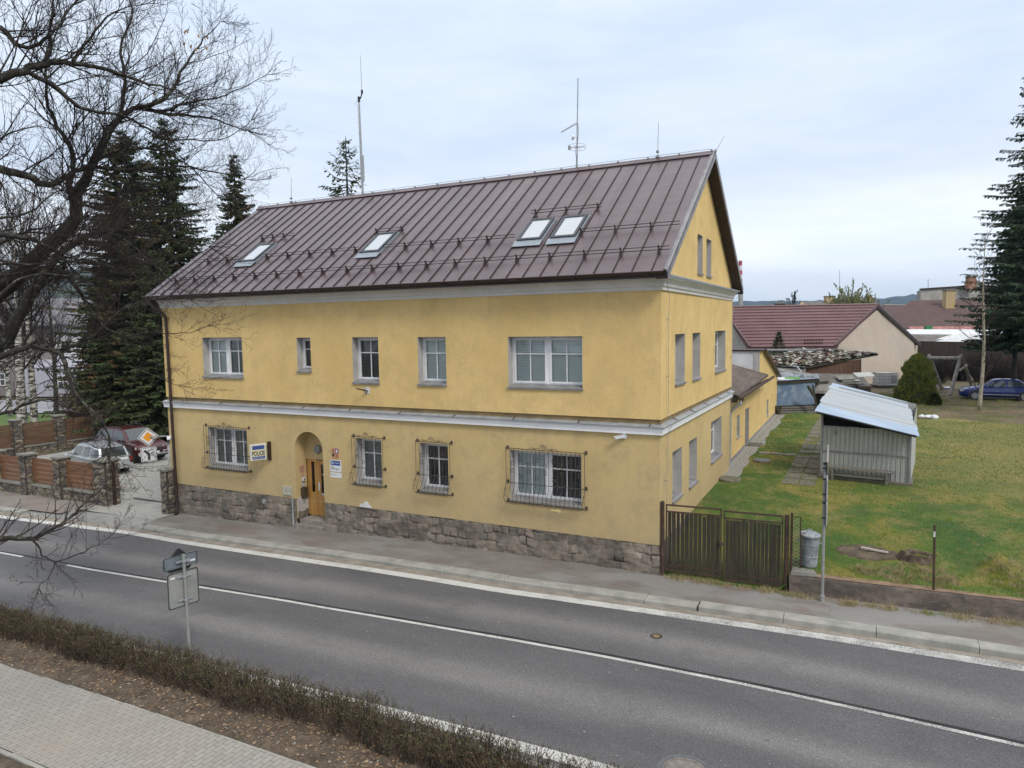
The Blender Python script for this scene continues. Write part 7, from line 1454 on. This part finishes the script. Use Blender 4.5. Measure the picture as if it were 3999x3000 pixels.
# the big bare tree, trunk just outside the left edge of the view
tr = thing('bare_tree', 'large bare dark tree reaching in from the left above the street', 'tree', (-9.5, -13.2, -.1))
zc = lambda x, y: (x/2.1442, y/2.1442)
def limbp(L): return smooth_path([atD(*zc(x, y), d) for x, y, d in L])
base = V3((-10.2, -12.4, -.4)); fork = V3((-10.0, -12.0, 3.2))
LIMBS = [  # px path in the crop's own units with distances, start radius, end radius
 ([(-260, 1520, 13.0), (-60, 1390, 13.0), (100, 1262, 13.0), (200, 1158, 13.1), (300, 1068, 13.2), (352, 1005, 13.2), (350, 905, 13.3), (392, 835, 13.3), (440, 742, 13.4), (492, 640, 13.6), (560, 545, 13.8), (640, 497, 14), (740, 522, 14.2), (860, 535, 14.5), (1000, 556, 14.8), (1150, 610, 15)], .165, .008, 3),
 ([(640, 497, 14), (740, 470, 14.0), (800, 410, 14.1), (850, 315, 14.2), (905, 235, 14.3), (955, 165, 14.4), (1030, 95, 14.6)], .045, .006, 2),
 ([(740, 522, 14.2), (800, 500, 14.3), (880, 472, 14.4), (1000, 455, 14.6), (1100, 420, 14.8), (1230, 345, 15)], .035, .006, 2),
 ([(-200, 720, 12.0), (0, 782, 12.2), (130, 818, 12.4), (225, 858, 12.6), (330, 805, 12.9), (420, 768, 13.2), (560, 790, 13.6), (700, 780, 14), (850, 770, 14.3), (1010, 800, 14.6), (1130, 830, 14.9)], .075, .007, 3),
 ([(352, 1000, 13.2), (335, 900, 13.1), (318, 840, 13.0), (345, 770, 12.9), (310, 660, 12.8), (250, 560, 12.7), (215, 420, 12.6), (230, 250, 12.6), (300, 60, 12.7)], .07, .01, 2),
 ([(-200, 1800, 12.4), (0, 1610, 12.4), (110, 1420, 12.5), (200, 1275, 12.6), (260, 1200, 12.7), (350, 1125, 12.9), (500, 1068, 13.3), (640, 1080, 13.8), (800, 1110, 14.2), (960, 1140, 14.6)], .12, .008, 3),
 ([(-250, 420, 11), (0, 362, 11.2), (110, 325, 11.4), (210, 293, 11.6), (330, 292, 11.8), (500, 328, 12.2), (650, 378, 12.5), (820, 420, 12.9), (930, 480, 13.1)], .075, .007, 3),
 ([(-200, 60, 11.5), (0, 130, 11.5), (100, 212, 11.5), (210, 185, 11.6), (300, 80, 11.8), (380, -60, 12)], .05, .01, 2),
 ([(110, 325, 11.4), (250, 400, 11.8), (350, 490, 12.2), (470, 520, 12.6), (620, 560, 13.1), (760, 640, 13.6), (900, 650, 14.1), (1050, 640, 14.5), (1160, 560, 14.8)], .04, .006, 2),
 ([(210, 293, 11.6), (235, 150, 11.7), (250, -20, 11.9)], .04, .012, 2), ([(560, 545, 13.8), (580, 380, 13.8), (560, 220, 13.8), (610, 80, 13.9), (590, -30, 14)], .04, .01, 2),
 ([(330, 292, 11.8), (420, 180, 12), (520, 60, 12.2), (640, 20, 12.4)], .03, .006, 2),
 ([(270, 1240, 12.7), (330, 1300, 12.6), (400, 1400, 12.6), (470, 1500, 12.7), (560, 1560, 12.9)], .05, .008, 2),
 ([(-200, 1700, 11.5), (0, 1650, 11.6), (140, 1605, 11.8), (260, 1630, 12), (310, 1700, 12), (340, 1810, 12), (400, 1880, 12.1), (470, 1950, 12.2), (507, 2030, 12.3), (512, 2090, 12.3)], .055, .012, 1),
 ([(260, 1630, 12), (420, 1560, 12.3), (560, 1440, 12.6), (720, 1380, 13), (880, 1390, 13.4)], .035, .006, 2),
 ([(-200, 2600, 9.8), (0, 2500, 10), (150, 2490, 10.2), (260, 2440, 10.5), (340, 2385, 10.8), (393, 2330, 11), (440, 2285, 11.3), (490, 2250, 11.6)], .042, .006, 1),
 ([(150, 2490, 10.2), (197, 2568, 10.3), (251, 2606, 10.4), (230, 2660, 10.4), (180, 2724, 10.4)], .014, .004, 1),
 ([(251, 2606, 10.4), (392, 2550, 10.7), (504, 2495, 11)], .012, .004, 1),
 ([(-100, 1950, 11), (60, 1900, 11.2), (200, 1850, 11.5), (330, 1900, 11.8), (440, 1960, 12.1), (560, 2150, 12.4)], .03, .005, 1),
 ([(352, 950, 13.2), (450, 960, 13.5), (600, 965, 13.9), (760, 940, 14.3), (900, 950, 14.6)], .035, .006, 2),
 ([(440, 742, 13.4), (560, 700, 13.7), (700, 690, 14), (830, 740, 14.4), (960, 850, 14.7), (1050, 960, 14.9)], .035, .006, 2),
 ([(-150, 980, 11.5), (0, 1010, 11.6), (140, 980, 11.8), (240, 900, 12.1), (300, 870, 12.3)], .03, .006, 2),
 ([(-150, 1080, 11), (60, 1090, 11.3), (200, 1130, 11.7), (300, 1190, 12)], .05, .02, 2),
 ([(-100, 620, 11.5), (0, 640, 11.6), (80, 600, 11.8), (200, 590, 12), (330, 620, 12.3)], .02, .004, 1),
 ([(500, 1068, 13.3), (640, 1160, 13.5), (740, 1250, 13.8), (820, 1330, 14)], .025, .005, 2),
 ([(560, 1560, 12.9), (690, 1540, 13.2), (840, 1545, 13.5), (960, 1510, 13.8)], .016, .004, 1),
 ([(600, 1700, 12.9), (720, 1740, 13.2), (830, 1790, 13.4)], .014, .003, 1),
]
random.seed(12)
for k in range(6):
    y0 = U(1050, 1450); d0 = U(11, 13); sl_ = U(-260, 120); LIMBS.append(([(U(-160, -20), y0, d0), (U(80, 180), y0+sl_*.3+U(-50, 50), d0+.3), (U(260, 360), y0+sl_*.7+U(-50, 50), d0+.7), (U(430, 620), y0+sl_+U(-60, 60), d0+1.1)], U(.02, .035), .005, 2))
tk = MB(); TR = [base, V3((-10.15, -12.25, 1.5)), fork, V3((-10.1, -12.1, 6)), V3((-10.3, -12.0, 9)), V3((-10.6, -12.3, 12.5))]; tk.tube(TR, [.38, .29, .26, .22, .16, .05], 12); tk.build('trunk', M_bark1, tr, smooth=True)
lm = MB(); tw = MB()
for L, ra, rb, gen in LIMBS:
    P = limbp(L); n = len(P); ra *= 1.15; rad = [ra+(rb-ra)*(i/(n-1))**.8 for i in range(n)]
    P = [p+V3((U(-1, 1), U(-1, 1), U(-1, 1)))*.02 for p in P]; lm.tube(P, rad, 7 if ra > .05 else 5, True)
    acc = 0; side = 1
    for i in range(1, n):
        seg = (P[i]-P[i-1]); acc += seg.length; d = seg.normalized(); step = .15 if gen > 1 else .12
        while acc > step:
            acc -= step; r = rad[i]
            toward = V3((U(-1, 1), U(-1, 1), U(-.5, 1.0))); dd = (d*U(.5, 1.1)+perp(d)*.8+V3((0, 0, .30))+RGT*.12).normalized()
            Lt = U(.6, 1.9) if gen >= 3 else (U(.5, 1.5) if gen == 2 else U(.25, .7))
            twig(tw, P[i-1].lerp(P[i], R_()), dd, Lt*(1.0 if i < n*.8 else .7), max(.004, min(.014, r*.4)), 0, [8, 5] if gen >= 2 else [5, 3], up=.14 if d.z > -.3 else 0)
    for _ in range(4): twig(tw, P[-1], (d+perp(d)*.5), U(.5, 1.0), rb, 0, [5, 3])
# join the limbs that enter from outside the view to the trunk
for L, ra, rb, gen in LIMBS:
    if L[0][0] < -50: a = atD(*zc(L[0][0], L[0][1]), L[0][2]); zt_ = min(11, max(2.2, a.z-.9)); i_ = max(j for j in range(5) if TR[j].z <= zt_); f_ = (zt_-TR[i_].z)/(TR[i_+1].z-TR[i_].z); st_ = TR[i_].lerp(TR[i_+1], f_); m_ = (st_+a)/2+V3((0, 0, -.12)); lm.tube([st_, m_, a], [ra*1.3, ra*1.15, ra], 7)
lm.build('limbs', M_bark1, tr, smooth=True); tw.build('twigs', M_twig, tr)
q = MB()   # a few dead leaves left on the twigs
for k in range(420):
    a = random.choice([((560, 600), 60, 60), ((330, 250), 330, 230), ((250, 600), 260, 300)])
for cxp, cyp, rx, ry, n in ((700, 420, 20, 15, 8), (900, 180, 60, 50, 20)):
    for _ in range(n):
        p = atD(*zc(cxp+U(-rx, rx), cyp+U(-ry, ry)), 14.1+U(-.3, .3)); u = V3((U(-1, 1), U(-1, 1), U(-1, 1))).normalized()*.03; v = V3((U(-.3, .3), U(-.3, .3), -1)).normalized()*.045; q.quad(p-u, p+v, p+u, p-v)
q.build('dead_leaves', M_lit[0], tr)
# ---- spruces
def m_needle(name, c1, c2, c3=None):
    m, nt, b, o = new_mat(name); g = NT(nt); v = g.coord()
    col = g.ramp(g.noise(v, 1.2, 5, .7), [(.3, c1), (.7, c2)])
    if c3: col = g.mix(g.ramp(g.noise(v, .8, 4, .6), [(.52, 0), (.60, .85)]), col, c3)
    g.l(col, b.inputs['Base Color']); b.inputs['Roughness'].default_value = .8; b.inputs['Specular IOR Level'].default_value = .25; return m
M_nd1 = m_needle('spruce_needles', (.024, .040, .014), (.075, .095, .036)); M_nd2 = m_needle('spruce_needles_brown', (.024, .040, .014), (.072, .09, .036), (.12, .065, .028)); M_nd3 = m_needle('spruce_needles_bluish', (.02, .042, .022), (.06, .09, .046))
def spruce(loc, H, Rr, label, mat=M_nd1, seed=0, dens=1.0, zlow=.06, sprays=34, lean=0, hid=None):
    rnd = random.Random(seed); root = thing('spruce_tree', label, 'tree', loc, group=None); B = V3(loc); u_ = rnd.uniform
    q = MB(); q.tube([B, B+V3((lean, 0, H*.6)), B+V3((lean, 0, H))], [H*.013, H*.007, .015], 8); 
    f = MB(); z = H*zlow; br = MB()
    while z < H*.985:
        t = z/H; R0 = Rr*(1-t)**.72+.10; nb = int((6 if t < .8 else 5)*dens)+1
        for k in range(nb):
            a = u_(0, 6.283); L = R0*u_(.6, 1.12); ca, sa = math.cos(a), math.sin(a); zz_ = z+u_(-.12, .12)
            if hid and hid(B.x+ca*L, B.y+sa*L, zz_): continue
            droop = -.18-.30*(1-t); pts = []
            for i in range(5): s_ = i/4; pts.append(B+V3((ca*L*s_, sa*L*s_, zz_+L*(droop*s_+.26*s_*s_*(1 if t < .85 else 2.2)))))
            br.tube(pts, [.02*(1-.8*i/4)+.006 for i in range(5)], 3, False)
            n = max(6, int(sprays*L/Rr*1.7*dens)); sd_ = V3((-sa, ca, 0))
            for j in range(n):
                s_ = .14+.88*(j+rnd.random())/n; i = min(3, int(s_*4)); p = pts[i].lerp(pts[i+1], min(1, s_*4-i)); sg = 1 if rnd.random() < .5 else -1
                ln = u_(.22, .5)*(1.1-.55*s_)*(.5+.5*min(1, L/1.5)); dr_ = (sd_*sg*u_(.3, 1)+V3((ca, sa, 0))*u_(.2, .9)+V3((0, 0, u_(-.85, .05)))).normalized(); w_ = V3((u_(-1, 1), u_(-1, 1), u_(-.4, .4))).normalized()*ln*u_(.16, .30)
                tip = p+dr_*ln; mid = p+dr_*ln*.5; f.add([p, mid+w_, tip, mid-w_], [(0, 1, 2, 3)])
                if rnd.random() < .6: w2_ = V3((0, 0, -1))*ln*u_(.15, .45); f.add([p, mid+w2_*.9+dr_*.05, tip], [(0, 1, 2)])
        z += H*.0165/(dens**.5)*u_(.8, 1.2)+.05
    q.build('trunk', M_bark1, root); br.build('branches', M_twig, root); f.build('needles', mat, root); return root
G0 = -.55
p = atD(300, 900, 49); spruce((p.x, p.y, G0), atD(300, 282, 49).z-G0, 6.8, 'tall dark spruce with reddish brown top beside the house', M_nd2, 1, 1.9, .02, 56)
p = atD(388, 900, 51); spruce((p.x, p.y, G0), atD(388, 262, 51).z-G0, 5.8, 'dark spruce close behind the left end of the roof', M_nd1, 2, 1.7, .05, 50)
p = atD(352, 900, 46); spruce((p.x, p.y, G0), atD(352, 540, 46).z-G0, 3.8, 'lower bushy spruce right against the house corner', M_nd1, 3, 1.6, .02, 46)
p = atD(530, 900, 52); spruce((p.x, p.y, G0), atD(528, 338, 52).z-G0, 3.6, 'spruce with brown cones standing alone above the left ridge end', M_nd2, 4, 1.7, .45, 46)
p = atD(766, 900, 50); spruce((p.x, p.y, G0), atD(764, 307, 50).z-G0, 6.4, 'narrow spruce top showing behind the tall mast', M_nd1, 5, 1.0, .5, 30)
p = atD(240, 900, 52); spruce((p.x, p.y, G0), atD(240, 560, 52).z-G0, 3.4, 'short broad spruce at the left of the dark spruce group', M_nd1, 8, 1.4, .02, 40)
p = atD(2188, 850, 48); spruce((p.x, p.y, 1.1), atD(2189, 424, 48).z-1.1, 3.7, 'dark bluish spruce at the right edge behind the blue car', M_nd3, 6, 1.7, .27, 50)
p = atD(2243, 850, 42); spruce((p.x, p.y, 1.1), atD(2243, 110, 42).z-1.1, 5.8, 'taller spruce cut off by the right edge of the view', M_nd3, 7, 1.6, .26, 46)
# ---- deciduous bare trees and birches
def bare(loc, H, Rr, label, trunkm, r0, seed, cnt=(7, 5), nb=26, name='birch_tree', lo=.3, up=.35, twm=None, fan=.55, minr=.004):
    random.seed(seed); root = thing(name, label, 'tree', loc); B = V3(loc); q = MB(); top = B+V3((U(-.3, .3), U(-.3, .3), H)); P = smooth_path([B, B.lerp(top, .35)+V3((U(-.15, .15), 0, 0)), B.lerp(top, .7)+V3((U(-.2, .2), 0, 0)), top], 5)
    q.tube(P, [r0*(1-.93*i/(len(P)-1)) for i in range(len(P))], 8); q.build('trunk', trunkm, root, smooth=True); f = MB()
    for k in range(nb):
        t = lo+(1-lo)*(k/nb)**.9; i = min(len(P)-2, int(t*(len(P)-1))); p = P[i].lerp(P[i+1], t*(len(P)-1)-i); a = U(0, 6.283); d = V3((math.cos(a)*fan, math.sin(a)*fan, U(.3, .9)))
        twig(f, p, d, Rr*(1.15-.8*t)*U(.7, 1.1), r0*.28*(1.1-t), 0, cnt, up, .7, minr)
    f.build('branches', twm or M_twig, root); return root
p = onZ(2114, 888, 1.1); bare(tuple(p), atD(2104, 515, 41).z-1.1, 2.2, 'slim young birch with pale trunk in front of the right hand spruces', M_birchb2, .12, 11, (5, 3), 30, up=.25, lo=.12, minr=.005)
for k, (x, y, d, r, H, lab) in enumerate(((48, 925, 48, .36, 15, 'thick leaning birch with dark cracked foot behind the rear fence'), (75, 921, 49, .27, 16, 'second birch with white scarred trunk behind the rear fence'))):
    p = atD(x, y, d); p.z = -.6; bare(tuple(p), H, 4.5, lab, M_birchb, r, 20+k, (7, 5), 40, lo=.28, minr=.006)
p = atD(120, 860, 62); p.z = -.6; bare(tuple(p), 13, 5, 'bare twiggy tree in front of the white house', M_bark1, .22, 33, (7, 5), 34, 'bare_tree', .2, minr=.008)
p = atD(18, 860, 58); p.z = -.6; bare(tuple(p), 14, 5, 'pale bare birch at the far left edge of the view', M_birchb, .22, 34, (7, 5), 34, 'birch_tree', .25, minr=.008)
p = atD(200, 900, 49); p.z = -.6
def shrub(name, loc, R0, H, label, m, n=160, seed=0, cnt=(3,), minr=.006, cat='shrub'):
    random.seed(seed); root = thing(name, label, cat, loc); f = MB(); B = V3(loc)
    for _ in range(n):
        a = U(0, 6.283); s_ = R_()*R0*.35; d = V3((math.cos(a)*U(.1, .7), math.sin(a)*U(.1, .7), 1)); twig(f, B+V3((math.cos(a)*s_, math.sin(a)*s_, 0)), d, H*U(.6, 1.05), .014, 0, cnt, .3, .45, minr)
    f.build('stems', m, root); return root
shrub('bare_shrub', tuple(p), 2.2, 3.0, 'reddish bare shrub behind the rear plank fence', noisy('red_stems', (.06, .022, .022), (.12, .05, .045), 3), 240, 41, (5, 3), .007)
p = atD(2002, 830, 58); p.z = 1.0
for k, (x, d, R0, H) in enumerate(((2150, 52, 2, 2.2), (2020, 60, 2, 2.4), (2120, 60, 2, 2.6), (2070, 62, 2, 2.0), (2190, 56, 2, 2.2))):
    p = atD(x, 830, d); p.z = 1.0; shrub('brush', tuple(p), R0, H, ('dark bare brush under the right hand spruce', 'dark brush just right of the beige gable', 'dark brush behind the birch trunk', 'dark brush in the middle of the swing frame', 'dark brush behind the blue car')[k], M_twig, 150, 50+k, (5, 3), .008, 'brush')
# far trees on the horizon
p = atD(1713, 668, 170); p.z = 0; bare(tuple(p), atD(1713, 638, 170).z, 4, 'small bare tree on the horizon right of the far chimney block', M_bark1, .2, 61, (7, 5, 3), 26, 'bare_tree', .3, minr=.03)
M_bud = noisy('budding_leaves', (.16, .17, .06), (.26, .26, .11), 2, .9)
root = thing('budding_tree', 'wide pale green budding tree crown behind the tile roof', 'tree', tuple(atD(1835, 665, 112))); B = atD(1838, 668, 112); B.z = 0; Ht = atD(1838, 624, 112).z
q = MB(); q.tube([B, B+V3((0, 0, Ht*.5))], [.3, .2], 6); q.build('trunk', M_bark1, root)
random.seed(71); f = MB(); q = MB()
for k in range(120):
    a = U(0, 6.283); d = V3((math.cos(a)*U(.2, 1.5), math.sin(a)*U(.2, 1.5), 1)); st = B+V3((0, 0, Ht*U(.35, .55))); twig(f, st, d, Ht*U(.35, .52), .04, 0, (5, 3), .2, .5, .022)
for v in f.v[::2]: 
    if v[2] > Ht*.5 and R_() < .5: s_ = U(.06, .14); c = V3(v); q.quad(c+V3((-s_, 0, 0)), c+V3((0, 0, -s_)), c+V3((s_, 0, 0)), c+V3((0, 0, s_)))
f.build('branches', M_twig, root); q.build('buds', M_bud, root)
random.seed(90)
q = MB(); qt = MB()    # distant wood edge reads as one brown mass
for k in range(620):
    px = U(1560, 2130); d = U(300, 520); b_ = atD(px, 690, d); H = U(9, 15)+5*noise.noise(V3((px*.02, 0, 0))); b_.z = 0
    for j in range(14): a = U(0, 6.28); r = U(0, 3.5); p_ = b_+V3((math.cos(a)*r, math.sin(a)*r, H*U(.45, 1)-r*.6)); s_ = U(.6, 1.5); qt.add([p_+V3((-s_*.15, 0, -s_)), p_+V3((s_*.15, 0, -s_)), p_+V3((U(-1, 1)*s_*.6, 0, s_*.9))], [(0, 1, 2)])
    q.tube([b_, b_+V3((0, 0, H*.8))], [.2, .05], 3, False)
qt.v = q.v+[v for v in qt.v] if False else qt.v
o = MB(); o.add(q.v, q.f); o.add(qt.v, qt.f); tag(o.build('wood_edge', m_bark('distant_twigs', (.05, .038, .03), (.10, .078, .06))), 'line of bare brown trees in the far distance', 'wood', kind='stuff')
q = MB()    # far dark wood on the left behind the white house
for k in range(800):
    px = U(-60, 420); d = U(120, 260); b_ = atD(px, 700, d); H = U(6, 13); b_.z = -1
    for j in range(16): a = U(0, 6.28); r = U(0, 2.6); p_ = b_+V3((math.cos(a)*r, math.sin(a)*r, H*U(.25, 1)-r*.5)); s_ = U(.5, 1.1); q.add([p_+V3((-s_*.3, 0, -s_)), p_+V3((s_*.3, 0, -s_)), p_+V3((U(-1, 1)*s_*.5, 0, s_*.9))], [(0, 1, 2)])
tag(q.build('wood_edge', m_bark('left_wood', (.022, .024, .016), (.06, .048, .036))), 'dark brushy wood behind the white house', 'wood', kind='stuff')
# ---- clipped evergreen
random.seed(77)
b0_ = onZ(1971, 874, 1.1); root = thing('clipped_evergreen', 'dense rounded cone shaped evergreen behind the shed', 'shrub', tuple(b0_)); b0_ = b0_+V3((.3, .9, 0)); Ht = atD(1968, 767, 46).z-1.1
f = MB(); cols = []
for k in range(30000):
    t = R_()**.8; a = U(0, 6.283); bulge = noise.noise(V3((math.cos(a)*1.6, math.sin(a)*1.6, t*3.2)))*.34+noise.noise(V3((math.cos(a)*4, math.sin(a)*4, t*8)))*.34
    R0 = 1.17*(math.sqrt(max(0, 1-t**2.0))*.82+.18*(1-t))*(1+bulge)*U(.80, 1.0); p = b0_+V3((math.cos(a)*R0, math.sin(a)*R0, .05+t*Ht*(1+bulge*.1))); n_ = V3((math.cos(a), math.sin(a), .5+t)).normalized(); u = perp(n_); s_ = U(.035, .085)
    tip = p+n_*s_*1.1+V3((0, 0, s_*.8)); f.add([p-u*s_*.6, p+u*s_*.6, tip], [(0, 1, 2)])
f.build('foliage', noisy('evergreen_leaves', (.06, .10, .016), (.22, .24, .032), 2.6, .8, 12, .3, 0, c3=(.13, .12, .02)), root)
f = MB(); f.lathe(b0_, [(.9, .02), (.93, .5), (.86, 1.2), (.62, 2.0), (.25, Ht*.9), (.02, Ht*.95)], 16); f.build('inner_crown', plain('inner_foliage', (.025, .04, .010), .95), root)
for k, (dx, dz) in enumerate(((-.0, 0),)): 
    f = MB()
    for j in range(3500): a = U(0, 6.28); t = R_(); R0 = .42*math.sqrt(1-t*t)*U(.8, 1.05); p = b0_+V3((.85+math.cos(a)*R0, -.9+math.sin(a)*R0, .02+t*.75)); n_ = V3((math.cos(a), math.sin(a), .6)).normalized(); u = perp(n_); s_ = U(.03, .07); f.add([p-u*s_*.6, p+u*s_*.6, p+n_*s_], [(0, 1, 2)])
    f.build('side_shoot', m_needle('evergreen_dark', (.02, .035, .008), (.06, .07, .015)), root)
s = thing('small_conifer', 'tiny conifer growing by the tile roof eave', 'shrub', tuple(atD(1681, 765, 55))); random.seed(5); f = MB(); c0 = atD(1681, 770, 55)
for k in range(900): t = R_(); a = U(0, 6.28); r = .75*(1-t)*U(.3, 1); p = c0+V3((math.cos(a)*r, math.sin(a)*r, t*1.9)); u = V3((U(-1, 1), U(-1, 1), U(-.5, .5))).normalized()*.12; f.add([p-u*.4, p+u*.4, p+V3((math.cos(a), math.sin(a), .3))*.2], [(0, 1, 2)])
f.build('needles', M_nd1, s)
# ---- hedge of bare twigs along the near kerb
random.seed(31)
hd = thing('hedge', 'low brown hedge of bare twigs with few olive leaves along the near kerb', 'hedge', (-5, -8.9, 0)); q = MB(); lf = MB()
x = -17.0
while x < 4.2:
    dens = .75+.5*noise.noise(V3((x*.7, 0, 9))); n = int(19*dens)
    for _ in range(n):
        xx = x+U(0, .05); y = -8.98+.17*noise.noise(V3((x*.5, 3, 1)))+U(-.32, .36); H = (.45+.15*noise.noise(V3((xx*1.1, 5, 2))))*U(.7, 1.08); z0 = soil_z(xx, y)-.02
        p = V3((xx, y, z0)); d = V3((U(-.25, .25), U(-.25, .25), 1)).normalized(); pts = [p]; hh = H/3
        for i in range(3): d = (d+perp(d)*U(0, .22)).normalized(); pts.append(pts[-1]+d*hh)
        q.tube(pts, [.006, .0045, .003, .0018], 3, False)
        for k in range(6):
            t = U(.35, 1); i = min(2, int(t*3)); pp = pts[i].lerp(pts[i+1], t*3-i if t < 1 else 1); dd = (d*.9+perp(d)*.7).normalized(); L = U(.06, .16); e = pp+dd*L; m_ = pp+dd*L*.5+perp(dd)*.01; q.tube([pp, m_, e], [.0028, .0022, .0012], 3, False)
            for j in range(2):
                if R_() < .85: c = pp+dd*L*U(.3, 1); s_ = U(.010, .022); u = perp(dd)*s_; w_ = (dd+perp(dd)*.5).normalized()*s_*1.6; lf.k = 0 if R_() < .55 else (1 if R_() < .6 else 2); lf.add([c, c+u*.5+w_*.5, c+w_, c-u*.5+w_*.5], [(0, 1, 2, 3)])
    x += .05
q.build('twigs', noisy('hedge_twig', (.03, .020, .014), (.115, .078, .052), 5), hd); lf.build('leaves', [noisy('olive_leaf', (.07, .085, .024), (.13, .14, .042), 8), noisy('brown_leaf', (.12, .07, .045), (.20, .125, .08), 8), noisy('dark_leaf', (.03, .032, .015), (.06, .06, .025), 8)], hd)
# ---- air
hz = MB(); hz.box(-3900, 3900, -200, 3600, -12, 260); hm = bpy.data.materials.new('haze'); hm.use_nodes = True; nt = hm.node_tree; nt.nodes.clear(); o_ = nt.nodes.new('ShaderNodeOutputMaterial'); pv = nt.nodes.new('ShaderNodeVolumePrincipled'); pv.inputs['Color'].default_value = (.42, .66, 1.0, 1); pv.inputs['Density'].default_value = .00012; pv.inputs['Anisotropy'].default_value = .2; nt.links.new(pv.outputs[0], o_.inputs['Volume'])
tag(hz.build('haze', hm), 'thin bluish haze over the distant hills', 'haze', kind='stuff')
